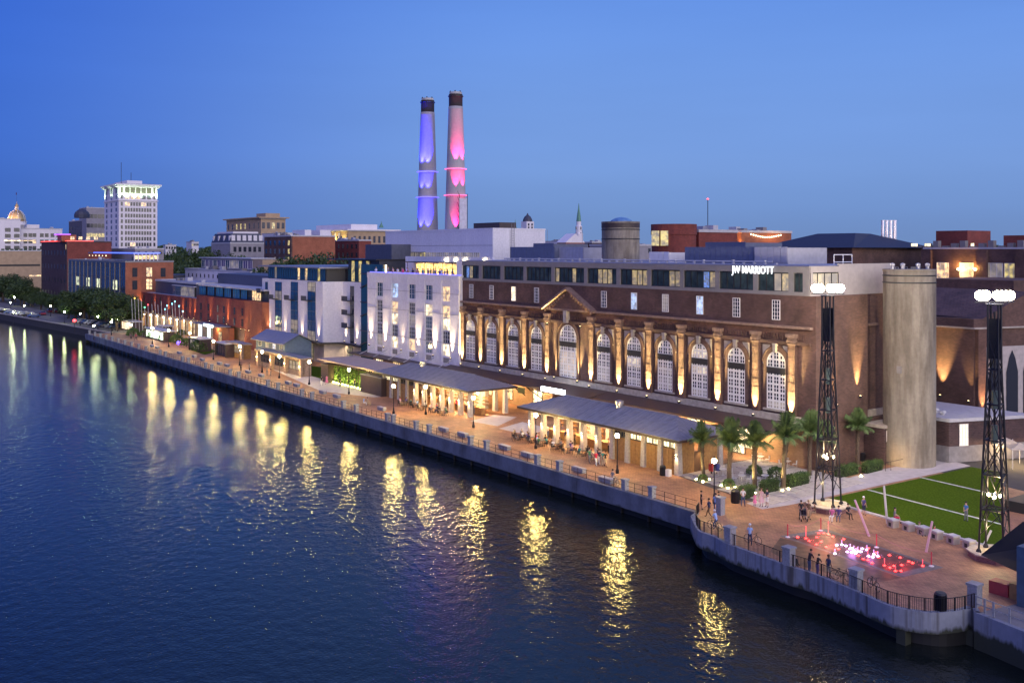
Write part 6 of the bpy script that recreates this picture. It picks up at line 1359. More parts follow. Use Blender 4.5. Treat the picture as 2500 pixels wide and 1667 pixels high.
# ================================================================ LATTICE TOWERS
def lattice(c, label, ztop=21.0, rot=0.3):
    t = thing('lattice_tower', label, 'light tower', (c.x, c.y, 0), group='lattice floodlight towers')
    r0, r1 = 1.32, 0.56; zb = .55
    az = math.atan2(Cc, S)
    R_ = lambda z: r0 + (r1 - r0) * min(1, max(0, (z - zb) / 15.5))
    L_ = [az + k * math.pi / 2 + 0.06 for k in range(4)]
    P = lambda k, z: Vector((c.x + R_(z) * math.cos(L_[k % 4]), c.y + R_(z) * math.sin(L_[k % 4]), z))
    lv = [.55, 4.0, 6.8, 9.6, 12.5, 15.3, 18.0, 20.6]
    for k in range(4):
        mb = MB()
        for a, b in zip(lv, lv[1:]): mb.tube(P(k, a), P(k, b), .085, 6)
        mb.build('leg', DARK2, t)
        MB().lathe([(.22, 0), (.22, .12), (.12, .3)], 8, P(k, .5)).build('foot', DARK2, t)
    MB().tube((c.x, c.y, 6.2), (c.x, c.y, 20.0), .09, 8).build('core_pipe', DARK2, t)
    for i in range(1, 6):
        z0, z1 = lv[i], lv[i + 1]
        for k in range(4):
            zm = (z0 + z1) / 2
            MB().tube(P(k, z0 if i > 1 else 2.8), P(k + 1, z1), .042, 5).build('brace', DARK2, t); MB().tube(P(k + 1, z0 if i > 1 else 2.8), P(k, z1), .042, 5).build('brace', DARK2, t)
    for k in range(4): MB().tube(P(k, 1.9), P(k + 1, 4.0), .042, 5).build('brace', DARK2, t)
    for z in (4.0, 6.8, 9.6, 12.5, 15.3):
        for k in range(4): MB().tube(P(k, z), P(k + 1, z), .065, 5).build('ring_beam', DARK2, t)
    for z in (4.0, 6.8): 
        for k in range(4): MB().tube((c.x, c.y, z), P(k, z), .04, 4).build('ring_spoke', DARK2, t)
    for k in (0, 2):
        a, b = P(k, 16.2), P(k + 1, 16.2); a2, b2 = P(k, 19.4), P(k + 1, 19.4)
        MB().add([a, b, b2, a2], [(0, 1, 2, 3), (3, 2, 1, 0)]).build('shroud_panel', mat('smoked_panel', (.03, .03, .032), .3), t)
    for z in (9.3, 12.1): MB().rbox(c.x, c.y, z, z + 1.5, .36, .36, az).build('equipment_box', mat('teal_box', (.06, .10, .10), .5), t)
    MB().lathe([(.7, 20.55), (.7, 20.62)], 12, (c.x, c.y, 0)).build('head_platform', DARK2, t)
    FL = glow('floodlight_lens', (1.0, .88, .62), 60, sampled=True)
    rt = Vector((S, Cc, 0))
    for k, dx in enumerate((-1.3, -1.02, -.74, .15, .5, .85, 1.2)):
        p = Vector((c.x, c.y, 21.25)) + rt * dx
        h = MB().rbox(p.x, p.y, 21.0, 21.62, .3, .3, az + .3 * (k % 3 - 1)); o = h.build('floodlight', DARK2, t)
        MB().lathe([(.05, -.1), (.26, .03), (.36, .3), (.26, .57), (.05, .7)], 10, (p.x + .2 * Cc, p.y - .2 * S, 21.0)).build('floodlight_lens', FL, o)  # lens swollen into a round blob to imitate glare around the lamp
        MB().rbox(p.x - .17 * Cc, p.y + .17 * S, 21.08, 21.56, .34, .05, az).build('floodlight_lens', FL, o)
        MB().tube((p.x, p.y, 20.7), (p.x, p.y, 21.9), .03, 4).build('lamp_stem', DARK2, t)
    a = Vector((c.x, c.y, 20.75)); MB().tube(a - rt * 1.6, a + rt * 1.6, .05, 5).build('cross_arm', DARK2, t)
    # working lights inside the frame
    for z in (4.9,):
        for k in range(3):
            a = az + k * 2.1; p = Vector((c.x + .5 * math.cos(a), c.y + .5 * math.sin(a), z)); MB().lathe([(.04, 0), (.14, .08), (.14, .22), (.03, .3)], 8, p).build('work_lamp', glow('work_lamp', (1, .85, .5), 25), t)
    point((c.x + .4, c.y - .5, 5.3), 700, (1.0, .72, .35), .15, 'inner_light', t)
    point((c.x, c.y, 1.9), 260, (1.0, .75, .4), .15, 'base_light', t)
    # octagonal brick seat
    oc = [(c.x + 2.0 * math.cos(az + .39 + k * math.pi / 4), c.y + 2.0 * math.sin(az + .39 + k * math.pi / 4)) for k in range(8)]
    o2 = [(c.x + (x - c.x) * 1.06, c.y + (y - c.y) * 1.06) for x, y in oc]; o3 = [(c.x + (x - c.x) * .72, c.y + (y - c.y) * .72) for x, y in oc]
    MB().prism(oc, 0, .45).build('brick_seat', brick('plum_brick' + label[:1], (.2, .09, .1), (.14, .06, .07), (.2, .14, .13), .3, .12), t)
    rim = MB(); n = 8
    for k in range(8):
        q = (k + 1) % 8; rim.add([(*o2[k], .45), (*o2[q], .45), (*o3[q], .45), (*o3[k], .45), (*o2[k], .56), (*o2[q], .56), (*o3[q], .56), (*o3[k], .56)], [(4, 5, 6, 7), (0, 1, 5, 4), (2, 3, 7, 6), (3, 2, 1, 0)])
    rim.build('seat_rim', STONE, t); MB().prism([(c.x + (x - c.x) * .7, c.y + (y - c.y) * .7) for x, y in oc], .45, .5).build('pit_floor', mat('pit_gravel', (.3, .26, .2), .9, noise=.3, nscale=5), t)
    return t
c1 = G(2021, 1243) ; c2_ = G(2428, 1362)
lattice(Vector((c1.x, c1.y, 0)), 'black lattice floodlight tower left of the turf field, brick seat round its feet')
lattice(Vector((c2_.x, c2_.y, 0)), 'nearer black lattice floodlight tower at the right edge of the photo')
for c in (c1, c2_):
    for sx in (-1.2, 1.0): pass
spot((c1.x, c1.y + .6, 21.2), (XR, YF + 8, 14), 15000, (1.0, .84, .62), 120, 1, .5, 'floodlight_beam'); 
spot((c2_.x, c2_.y + .6, 21.2), (XR + 4, 100, 10), 13000, (1.0, .84, .62), 120, 1, .5, 'floodlight_beam')
spot((c2_.x - .4, c2_.y, 21.2), (-58, 86, 0), 16000, (1.0, .84, .62), 110, 1, .5, 'floodlight_beam')
# ================================================================ STREET LAMPS
def lamp_post(h=4.3, gm=GLOBE):
    t = thing('street_lamp', 'black street lamp', 'street lamp', (0, 0, 0), group='globe street lamps along the promenade')
    MB().lathe([(.2, 0), (.2, .35), (.12, .5), (.1, .9), (.06, 1.0), (.05, h - .45), (.1, h - .4), (.1, h - .33)], 10, (0, 0, 0)).build('post', DARK2, t)
    MB().lathe([(.05, 0), (.2, .09), (.25, .25), (.2, .41), (.05, .5)], 12, (0, 0, h - .33)).build('globe', gm, t, smooth=True)
    MB().lathe([(.12, 0), (.06, .1), (.02, .25)], 8, (0, 0, h + .15)).build('finial', DARK2, t)
    return t
LP = [(1743.6, 1229, 73.4), (1507, 1155, None), (1308, 1095, None), (1156, 1044, None), (1039.6, 1012, None), (961, 1010, None), (852, 962, None), (755, 939, None), (682, 923, None), (640, 909, None), (585, 893, None), (521, 878, None)]
lab = ['street lamp nearest the camera, right of the near pavilion beside the palms', 'street lamp in front of the timber doors of the near pavilion', 'street lamp at the left end of the near pavilion', 'street lamp at the right end of the middle pavilion', 'street lamp in front of the middle pavilion bar', 'street lamp at the left end of the middle pavilion', 'street lamp in front of the glowing plant wall', 'street lamp at the small lawn left of the plant wall', 'street lamp in front of the stone kiosk with a right tilt of its globe row', 'street lamp in front of the left end of the stone kiosk', 'street lamp in front of the timber lean-to of the gabled kiosk', 'street lamp beside the dark glazed kiosk left of the gabled kiosk']
lab[8] = 'street lamp in front of the right end of the stone kiosk'
lp0 = lamp_post(); lp1 = lamp_post(gm=GLOBEW)
index_kids()
bpy.context.view_layer.update()
for i, (u, v, _) in enumerate(LP):
    p = G(u, v)
    if i == 0: lp0.location = p; lp0['label'] = lab[0]
    else: clone(lp0, p, label=lab[i])
LQ = [(463, 812), (412, 806), (372, 800)]
Ls = ['street lamp with globe beside the bright glass kiosk, upper one', 'street lamp left of the bright glass kiosk front', 'street lamp at the foot of the right flagpoles', 'low globe lamp above the promenade edge under the flagpoles']
for (u, v), l in zip(LQ, Ls): clone(lp0, G(u, v, 4.3).to_2d().to_3d(), label=l)
FL2 = [(25.5, 738), (60, 743), (123.5, 744), (102, 727.5), (141, 732), (165, 749), (157, 758), (196, 762), (239, 769), (274, 774), (286.5, 775), (272, 782), (229, 791), (320, 789), (32, 759), (1, 707), (27, 708), (35, 723), (69, 723), (231, 748), (281, 745)]
for i, (u, v) in enumerate(FL2):
    p = G(u, v, 4.3); p.z = 0
    l = f'{ORD[i]} green white globe lamp among the dark trees at far left'
    if i == 0: lp1.location = p; lp1['label'] = l; lp1['group'] = 'globe lamps among the riverside trees'
    else: clone(lp1, p, label=l, group='globe lamps among the riverside trees', scale=.9)
# ================================================================ RAILINGS, POSTS, BENCHES
def rail_run(t, pts, m=DARK2, z=1.05, sp=0.14, base=.0):
    for a, b in zip(pts, pts[1:]):
        L = (b - a).length; n = max(1, int(L / 2.0))
        for zz in (base + .12, z): MB().tube(a + Vector((0, 0, zz)), b + Vector((0, 0, zz)), .028, 4).build('rail', m, t)
        mb = MB(); k = int(L / sp)
        for i in range(k):
            p = a.lerp(b, i / k); mb.box(p.x - .009, p.x + .009, p.y - .009, p.y + .009, base + .12, z)
        if k: mb.build('balusters', m, t, kind='stuff')
        for i in range(n): p = a.lerp(b, (i + 1) / (n + 1)); MB().box(p.x - .03, p.x + .03, p.y - .03, p.y + .03, base, z).build('rail_post', m, t)
def granite_post(t, p, h=1.35, w=.62, rz=0, m=GRAN):
    o = MB().rbox(p.x, p.y, p.z, p.z + h - .16, w, w, rz).build('granite_post', m, t); MB().rbox(p.x, p.y, p.z + h - .16, p.z + h, w + .14, w + .14, rz).build('post_cap', m, o)
yr = YW + .62
RUST = mat('brown_rail', (.07, .04, .035), .5)
pr_ = thing('promenade_railing', 'thin dark railing with square granite posts along the straight promenade', 'railing', (-190, yr, 0))
pu = [391, 404, 446, 460, 502, 517, 562, 583, 654, 679, 737, 762, 839, 870, 946, 960, 1016, 1048, 1149, 1188, 1312, 1366, 1526, 1592]
px_s = sorted(fx(u, yr) for u in pu)
px_all = [-308 + 6.5 * i for i in range(int((px_s[0] + 308) / 6.5))] + px_s
for x in px_all: granite_post(pr_, Vector((x, yr, .0)), 1.3, .55)
prev = -309.5
for x in px_all + [xstep]:
    a, b = prev + .28, x - .28
    if b - a > .3:
        for zz in (.18, .62, 1.08): MB().tube((a, yr, zz), (b, yr, zz), .022, 4).build('rail', RUST, pr_)
        n = int((b - a) / 1.7)
        for i in range(n): MB().box(a + (b - a) * (i + 1) / (n + 1) - .025, a + (b - a) * (i + 1) / (n + 1) + .025, yr - .02, yr + .02, 0, 1.08).build('rail_post', RUST, pr_)
    prev = x
tr = thing('terrace_railing', 'black railing with thin balusters and granite pillars round the rounded terrace', 'railing', (-48, 61, 0))
inn = [Vector((p.x, p.y + .25, 0)) for p in edge_bulge]
rail_run(tr, [Vector((xstep, YW + .6, 0)), Vector((xstep + .9, YW - .8, 0))] + inn[::2] + [inn[-1]])
for u, v in ((1776, 1330), (1920, 1383), (2084, 1440), (2374, 1478)): granite_post(tr, G(u, v) + Vector((0, .3, 0)), 1.55, .72)
granite_post(tr, G(1759, 1256), 1.7, .6)
# ramp rails
rr_ = thing('ramp_railing', 'grey pipe railing along the service ramp at bottom right', 'railing', (-34, 62, 0))
e = [G(2378, 1494), G(2420, 1510), G(2500, 1541)]
for a, b in zip(e, e[1:]):
    for zz in (.55, 1.05): MB().tube(a + Vector((0, .3, zz)), b + Vector((0, .3, zz)), .04, 5).build('rail', GRAN, rr_)
    for f_ in (0, .5): p = a.lerp(b, f_); MB().box(p.x - .06, p.x + .06, p.y + .24, p.y + .36, 0, 1.1).build('rail_post', GRAN, rr_)
# benches
bnm = MB().box(-.95, .95, -.28, .28, .06, .5).mesh('granite_bench', GRAN); bnb = MB().box(-.8, .8, -.2, .2, 0, .06).mesh('bench_foot', GRAN); bnt = MB().box(-1.0, 1.0, -.32, .32, .5, .58).mesh('bench_seat', mat('light_granite', (.4, .4, .43), .7, noise=.15, nscale=5))
bu = [(1480, 1178), (1413, 1153), (1287, 1116), (1232, 1097), (1130, 1066), (1083, 1053), (932, 1002), (822, 971), (788, 961), (724, 944), (704, 938), (638, 920), (606, 911), (554, 895), (536, 890), (494, 881), (474, 873), (438, 864), (384, 851), (371, 847)]
for i, (u, v) in enumerate(bu):
    p = G(u, v); t = thing('stone_bench', f'{ORD[i]} grey granite block bench from the right end of the promenade', 'bench', p, group='granite benches on the promenade')
    put('bench_body', bnm, t); put('bench_foot', bnb, t); put('bench_seat', bnt, t)
blk = MB().box(-.38, .38, -.35, .35, 0, .62).mesh('stone_block', STONE); blc = MB().box(-.42, .42, -.39, .39, .62, .74).mesh('block_cap', COPING); bln = MB().box(-.16, .16, -.37, -.35, .12, .45).mesh('light_niche', DARK)
for i, (u, v) in enumerate(((2180, 1286), (2218, 1295), (2255, 1305), (2287, 1315), (2327, 1326), (2366, 1338))):
    t = thing('stone_block', f'{ORD[i]} from left of the square stone blocks along the front kerb of the turf', 'stone block', G(u, v), rz=-.27, group='stone blocks at the turf kerb')
    put('block_body', blk, t); put('block_cap', blc, t); put('light_niche', bln, t)
# ================================================================ FOUNTAIN
fp = [G(1903, 1308), G(2015, 1291), G(2304, 1385), G(2203, 1409)]
fo = thing('splash_fountain', 'splash fountain with red and white jet lights set flush in the plaza', 'fountain', sum(fp, Vector()) / 4)
cf = sum(fp, Vector()) / 4
bd = MB()
inner = [cf + (p - cf) * .86 for p in fp]
for k in range(4):
    q = (k + 1) % 4; bd.add([(*fp[k].xy, .012), (*fp[q].xy, .012), (*inner[q].xy, .012), (*inner[k].xy, .012)], [(0, 1, 2, 3)])
bd.build('granite_border', mat('wet_granite_border', (.17, .16, .15), .6, noise=.25, nscale=3), fo)
WETF = mat('wet_dark_paving', (.13, .07, .06), .4, noise=.4, nscale=2, spec=.15)
MB().poly([(*p.xy, .009) for p in inner]).build('wet_floor', WETF, fo)
wet = [G(1905, 1312), G(1880, 1345), G(1930, 1375), G(2030, 1400), G(2150, 1420), G(2200, 1410), G(2080, 1370), G(1980, 1330)]
MB().poly([(*p.xy, .006) for p in wet]).build('wet_patch', mat('wet_brick', (.13, .07, .035), .5, noise=.5, nscale=1.2), kind='structure')
reds = [(768, 320), (825, 328), (848, 345), (902, 320), (898, 370), (968, 388), (916, 292), (948, 292), (982, 300), (1014, 316), (1090, 333), (932, 352), (1053, 402), (1180, 402), (1262, 396), (1192, 448), (1227, 472), (1258, 480), (1287, 500), (1375, 518), (1413, 533), (1410, 445), (1485, 462), (1495, 514), (1545, 490), (1572, 500), (1642, 520), (1452, 556), (1490, 556), (1317, 428), (1335, 460), (1440, 520)]
whs = [(1040, 375), (1076, 372), (1106, 380), (1135, 400), (1145, 425), (1160, 412), (1115, 422), (1188, 420), (1220, 400), (1252, 408), (1262, 452), (1300, 440), (1292, 458), (1328, 452), (1208, 420), (1028, 435), (1150, 395), (1172, 432)]
RG = glow('red_fountain_light', (1, .02, .01), 14); WG = glow('violet_fountain_light', (.75, .6, 1.0), 18)
RJ = glow('red_jet_glow', (1, .03, .03), 1.6); WJ = glow('violet_jet_glow', (.8, .35, 1.0), 1.1)  # water and drops given emission to paint the coloured light on them
tall = {(825, 328): 1.4, (982, 300): 1.5, (1258, 480): 1.1, (1375, 518): .7, (1642, 520): .6, (1452, 556): .4}
for i, (a, b) in enumerate(reds + whs):
    p = G(1680 + a / 2.868, 1200 + b / 2.868); red = i < len(reds); h = tall.get((a, b), .22 if red else .45) * .7
    MB().lathe([(.11, 0), (.1, .04), (.03, .07)], 8, (p.x, p.y, .012)).build('jet_light', RG if red else WG, fo)
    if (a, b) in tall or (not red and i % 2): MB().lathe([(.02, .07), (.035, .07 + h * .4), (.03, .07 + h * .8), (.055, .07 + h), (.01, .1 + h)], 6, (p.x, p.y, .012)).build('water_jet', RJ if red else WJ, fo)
    sp_ = MB()
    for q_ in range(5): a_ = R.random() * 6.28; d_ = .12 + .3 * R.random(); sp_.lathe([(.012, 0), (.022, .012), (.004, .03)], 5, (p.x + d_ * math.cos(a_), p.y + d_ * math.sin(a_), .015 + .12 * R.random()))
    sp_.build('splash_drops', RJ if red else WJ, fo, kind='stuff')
for (a, b, c_, pw_) in ((880, 340, (1, .04, .03), 130), (1010, 330, (1, .04, .03), 130), (1150, 405, (.8, .3, 1), 260), (1280, 440, (.9, .25, .8), 130), (1400, 500, (1, .04, .03), 110), (1520, 510, (1, .04, .03), 110), (960, 385, (1, .04, .03), 110)):
    p = G(1680 + a / 2.868, 1200 + b / 2.868); point((p.x, p.y, .6), pw_ * .3, c_, .3, 'fountain_glow', fo)
# rope barrier
st = []
for i, (u, v) in enumerate(((1923, 1311), (2004, 1295), (2140, 1336), (2274, 1382))):
    p = G(u, v); st.append(p)
    t = thing('rope_stanchion', ['leftmost', 'upper back', 'right back', 'rightmost'][i] + ' red white rope stanchion of the splash fountain', 'stanchion', p, group='rope stanchions round the fountain')
    MB().lathe([(.2, 0), (.2, .05), (.04, .12)], 10, p).build('stanchion_base', WFRAME, t); MB().tube(p + Vector((0, 0, .1)), p + Vector((0, 0, 1.15)), .05, 6).build('stanchion_pole', mat('red_reflective', (.6, .05, .07), .4, noise=0), t)
rp = MB()
for a, b in zip(st, st[1:]):
    P = [a.lerp(b, k / 8) + Vector((0, 0, 1.05 - .3 * math.sin(math.pi * k / 8))) for k in range(9)]; rp.path(P, .02, 4)
rp.build('barrier_rope', mat('pink_rope', (.5, .2, .22), .7), label='thin pinkish rope strung between the four fountain stanchions', cat='rope')
# leaning poles
PINKM = mat('pink_white_pole', (.62, .42, .46), .5, noise=.05)
for (b, tp, m, l) in (((2122, 1309), (2087, 1220), PINKM, 'leaning pink pole left of the fountain rope'), ((2166, 1277), (2158, 1185), mat('white_mast', (.6, .58, .55), .5), 'tall white pole standing at the turf kerb'), ((2261, 1348), (2276, 1272), PINKM, 'pink pole leaning right near the stone blocks'), ((2402, 1330), (2420, 1294), MATS['white_mast'] if 'white_mast' in MATS else PINKM, 'short white pole leaning behind the nearer tower')):
    p = G(*b); q = AT(tp[0], tp[1], YC(p)); MB().tube(p, q, .11, 8, r2=.09).build('leaning_pole', m, label=l, cat='pole')
# ================================================================ VEGETATION
def palm(h=5.6, seed=0, nf=34):
    r = random.Random(seed); t = thing('palm_tree', 'palm', 'palm tree', (0, 0, 0), group='palms in the courtyard')
    prof = [(.34, 0), (.27, .3), (.24, h * .5), (.25, h * .78), (.34, h * .88), (.30, h * .97), (.12, h)]
    q = MB().lathe(prof, 10); q.v = [(x + .05 * math.sin(z * 1.3 + seed), y, z) for x, y, z in q.v]; q.build('trunk', BARK, t)
    bt = MB()
    for k in range(46):
        a = k * 2.4; z = h * (.55 + .4 * k / 46); bt.add([(.26 * math.cos(a), .26 * math.sin(a), z), (.26 * math.cos(a + .5), .26 * math.sin(a + .5), z), (.46 * math.cos(a + .25), .46 * math.sin(a + .25), z + .3)], [(0, 1, 2)])
    bt.build('leaf_bases', BARK, t, kind='stuff')
    fm = []
    for s_ in range(3):
        rr = random.Random(seed * 7 + s_); mb = MB(); L = 2.25 + .3 * rr.random(); N = 15; droop = [.12, .4, .85][s_]
        sp = [Vector((L * (k / N) * (1 - .16 * droop * (k / N)), 0, .55 * L * (k / N) - droop * .75 * L * (k / N) ** 2)) for k in range(N + 1)]
        for k in range(1, N + 1):
            w = .75 * math.sin(math.pi * min(1, k / N * .9 + .12)) ** .7
            for sd in (-1, 1):
                a = sp[k - 1]; b = sp[k]; tip = a + Vector((w * .55, sd * w, -.16 - .25 * rr.random() - .1 * droop))
                mb.add([a, b, tip], [(0, 1, 2)])
        for a, b in zip(sp, sp[1:]): mb.add([a + Vector((0, -.02, 0)), b + Vector((0, -.01, 0)), b + Vector((0, .01, 0)), a + Vector((0, .02, 0))], [(0, 1, 2, 3)])
        fm.append(mb.mesh('frond', PALML))
    for k in range(nf):
        lay = 0 if k < nf * .3 else (1 if k < nf * .7 else 2)
        o = put('frond', fm[lay], t, (0, 0, h - .08 - .1 * lay)); o.rotation_euler = (r.uniform(-.2, .2), [-1.0, -.5, -.02][lay] + r.uniform(-.18, .18), k * 2.399 + r.uniform(-.2, .2))
    return t
pv = [palm(5.4, 1), palm(4.6, 5, 38)]
PL = [((1718, 1172), 0, .78, 'leftmost palm, beside the timber end wall of the near pavilion'), ((1779, 1188), 1, 1.0, 'palm with bright yellow uplit trunk at the courtyard front'), ((1842, 1192), 0, .98, 'palm with dark upper trunk left of the seated tables'), ((1911, 1190), 0, .98, 'palm with pale lower trunk standing behind the hedge'), ((1975, 1160), 0, .9, 'palm directly left of the farther lattice tower'), ((2005, 1150), 1, .9, 'palm seen through the farther lattice tower'), ((2093, 1138), 0, .92, 'rightmost palm, between the farther tower and the silo')]
bpy.context.view_layer.update(); index_kids()
used = set()
for (uv, k, s_, l) in PL:
    p = G(*uv)
    if k not in used: used.add(k); t = pv[k]; t.location = p; t.scale = (s_,) * 3; t['label'] = l; t.rotation_euler = (0, 0, p.x)
    else: t = clone(pv[k], p, p.x * 3, label=l, scale=s_)
    t.rotation_euler[0] = .05 * math.sin(p.x * 5); t.rotation_euler[1] = .05 * math.cos(p.x * 3); t.scale = (s_, s_, s_ * (1 + .07 * math.sin(p.x * 7)))
def spot_up(u, v, pw=500, col=(1, .85, .3), fix=True):
    p = G(u, v); o = MB().lathe([(.1, 0), (.13, .12), (.05, .2)], 8, p).build('ground_spotlight', glow('ground_spot', (1, .85, .35), 30), label=None, cat='ground spotlight', group='yellow ground spotlights round the palms'); SPOTS.append(o)
    return p
SPOTS = []
for (u, v) in ((1700, 1172), (1716, 1177), (1731, 1172), (1761, 1187), (1777, 1193), (1794, 1190), (1925, 1195), (1910, 1199), (2102, 1163), (1843, 1205)):
    p = spot_up(u, v); SPOTS[-1]['label'] = f'{ORD[len(SPOTS) - 1]} small yellow ground light at the palm bases and hedges'
for (uv, dx) in (((1779, 1188), .7), ((1718, 1172), .8), ((1842, 1192), .8), ((1911, 1190), .8)):
    p = G(*uv); spot((p.x - dx * .3, p.y - dx, .2), (p.x, p.y, 3.4), 5000 if uv[0] == 1779 else 2500, (1, .82, .3), 50, 1, .05, 'palm_light')
# hedges and shrubs
def hedge(u0, v0, u1, v1, h, d, label, seed=1, glowx=None):
    a, b = G(u0, v0), G(u1, v1); L = (b - a).length; ang = math.atan2(b.y - a.y, b.x - a.x)
    me = leaf_mesh('hedge_leaves', int(L * d * h * 900) + 400, lambda r: ((r.random() * L, -d * .1 + d * 1.1 * r.random() + .08 * math.sin(r.random() * 9), .05 + (h + .12 * math.sin(a.x + r.random() * 5)) * (r.random() ** .6)), 0), .075, LEAF2, seed)
    t = thing('hedge', label, 'hedge', a, rz=ang); put('foliage', me, t, kind='stuff'); put('stems', MB().box(.1, L - .1, .1, d - .1, 0, h * .8).mesh('stem_mass', mat('dark_twigs', (.02, .03, .01), .9)), t); return t
hedge(1811, 1222, 1846, 1212, 1.15, .9, 'leftmost clipped hedge behind the man in the white shirt', 1)
hedge(1868, 1207, 1905, 1198, 1.2, .9, 'rounded hedge left of the yellow spotlights', 2)
hedge(1928, 1193, 1978, 1181, 1.2, .9, 'long hedge directly left of the farther lattice tower', 3)
hedge(2052, 1168, 2098, 1157, 1.15, .9, 'hedge directly right of the farther lattice tower', 4)
hedge(2118, 1157, 2158, 1147, 1.1, .9, 'rightmost hedge against the silo', 5)
shr = leaf_mesh('shrub_leaves', 700, lambda r: ((lambda a, b, c: (c * math.cos(a) * math.sin(b), c * math.sin(a) * math.sin(b), .35 + c * .8 * math.cos(b)))(r.random() * 6.28, r.random() * 1.9, .55 + .25 * r.random()), 0), .09, LEAF2, 9)
stemm = MB().tube((0, 0, 0), (0, 0, .6), .05, 5).mesh('shrub_stem', BARK)
SH = [(1716, 1175, .8, 'low shrub ring at the foot of the leftmost palm'), (1779, 1190, .95, 'low shrub ring at the foot of the uplit palm'), (1842, 1160, 1.2, 'dark grassy shrub behind the tables'), (1895, 1170, 1.4, 'dark shrub clump behind the hedge'),
      (487, 858, 3.0, 'round bush at the left lawn beside the dark kiosk'), (742, 890, 1.6, 'small bush in a dark planter at the stone kiosk'), (325, 822, 2.6, 'big dark green bush under the first flagpoles'), (375, 826, 2.2, 'bush in front of the bright glass kiosk'), (400, 832, 2.0, 'bush right of the bright glass kiosk'), (350, 822, 1.8, 'small bush left of the bright glass kiosk'), (430, 838, 2.4, 'bush behind the two purple lights'), (455, 846, 2.2, 'bush right of the two purple lights'), (417, 822, 1.8, 'bush below the right flagpoles'), (443, 820, 1.8, 'bush in front of the arcade lights'), (479, 838, 1.8, 'bush next to the dark glazed kiosk'), (829, 876, 2.2, 'round bright bush behind the tan roof of the garden bar')]
for (u, v, s_, l) in SH:
    p = G(u, v); t = thing('shrub', l, 'shrub', p, rz=u); t.scale = (s_,) * 3; put('foliage', shr, t, kind='stuff'); put('stem', stemm, t)
for (u, v) in ((435, 837), (443, 836)):
    p = G(u, v + 4); MB().lathe([(.1, 0), (.35, .2), (.4, .45), (.35, .7), (.1, .9)], 10, p).build('glowing_ball', glow('purple_' + str(u), (.1, .05, 1) if u == 435 else (.7, .05, 1), 4), label=('blue' if u == 435 else 'magenta') + ' glowing ball in the planting by the promenade', cat='glowing ball')
p = G(181.6, 783, 3.6); t = thing('traffic_signal', 'red glowing signal light on a post at the old quay', 'signal', (p.x, p.y, 0)); MB().tube((p.x, p.y, 0), (p.x, p.y, 3.4), .07, 6).build('post', DARK, t); MB().lathe([(.1, 0), (.5, .25), (.5, .6), (.1, .9)], 10, (p.x, p.y, 3.2)).build('red_lens', glow('red_signal', (1, .03, .03), 8, sampled=True), t)
# trees: trunk, limbs and leaf clumps
def tree_protos():
    out = []
    for s_ in range(4):
        r = random.Random(40 + s_); H_ = 9.0
        tk = MB().tube((0, 0, 0), (.1, .1, 2.8), .34, 8, r2=.24)
        cl = []
        for k in range(15):
            a = k * 2.4 + r.random(); rad = 1.2 + 3.1 * r.random() ** .7; z = 3.6 + 3.9 * r.random() - .12 * rad; c = Vector((rad * math.cos(a), rad * math.sin(a), z)); cl.append((c, .95 + .9 * r.random()))
            tk.tube((.1, .1, 2.4 + r.random()), c * .85 + Vector((0, 0, .3)), .12, 5, r2=.03)
        cl.append((Vector((0, 0, 7.2)), 1.7))
        def gen(rr, cl=cl):
            c, q = rr.choice(cl); d = Vector((rr.gauss(0, 1), rr.gauss(0, 1), rr.gauss(0, .75))).normalized() * q * (.35 + .65 * rr.random() ** .5); return c + d, 0
        out.append((tk.mesh('trunk', BARK), leaf_mesh('crown', 5200, gen, .23, LEAF1, s_)))
    return out
TP = tree_protos()
def tree(p, s_, k, label, group='trees', sz=None):
    t = thing('tree', label, 'tree', p, rz=p[0] * 1.7, group=group); t.scale = (s_, s_, sz or s_)
    put('trunk', TP[k % 4][0], t); put('crown', TP[k % 4][1], t); return t
TR = [(8, 672, 346), (30, 668, 352), (58, 676, 356), (75, 700, 340), (100, 712, 330), (5, 705, 330), (38, 712, 330), (130, 722, 322), (158, 728, 318), (185, 712, 312), (205, 700, 305), (232, 702, 300), (258, 705, 296), (285, 716, 290), (300, 730, 284), (270, 738, 278), (235, 735, 284), (200, 742, 290), (168, 740, 300), (218, 722, 296), (120, 736, 312), (305, 748, 276), (80, 735, 318), (50, 733, 324)]
for i, (u, v, Y) in enumerate(TR):
    q = FY(u, v, 79.5 + 4.5 * ((i * .618) % 1) if u > 110 else 80 + 5 * ((i * .618) % 1)); hh = max(6.5, q.z + 1.0); tree(Vector((q.x, q.y, 0)), hh / 9.2 * 1.1, i, f'{ORD[i]} dark riverside tree with dense rounded crown at far left', 'riverside trees at far left', hh / 9.2)
TB = [(410, 628, 420), (440, 612, 440), (470, 606, 450), (500, 604, 450), (530, 608, 440), (560, 616, 400), (590, 622, 380), (425, 604, 470), (455, 632, 400), (700, 628, 300), (730, 622, 300), (770, 616, 300), (795, 612, 310), (540, 628, 380), (385, 612, 480), (500, 622, 400)]
for i, (u, v, Y) in enumerate(TB):
    q = AT(u, v, Y); hh = max(8, q.z + 1); tree(Vector((q.x, q.y, 0)), max(1.5, hh / 9.2 * .8), i + 1, f'{ORD[i]} tree of the dark clump between roofs left of centre', 'city trees between the roofs', hh / 9.2)
r5 = random.Random(5)
skyl = [(u, 603 + 3 * r5.random(), 700 + 300 * r5.random()) for u in range(-60, 2560, 46)]
fw = MB()
for i, (u, v, Y) in enumerate(skyl):
    q = AT(u, v, Y)
wood = leaf_mesh('far_wood', 26000, lambda r: ((lambda u, Y: tuple(AT(u, 604 + 26 * r.random() - 4 * math.sin(u * .05), Y)))(-120 + 2750 * r.random(), 760 + 260 * r.random()), 0), 1.6, LEAF1, 77)
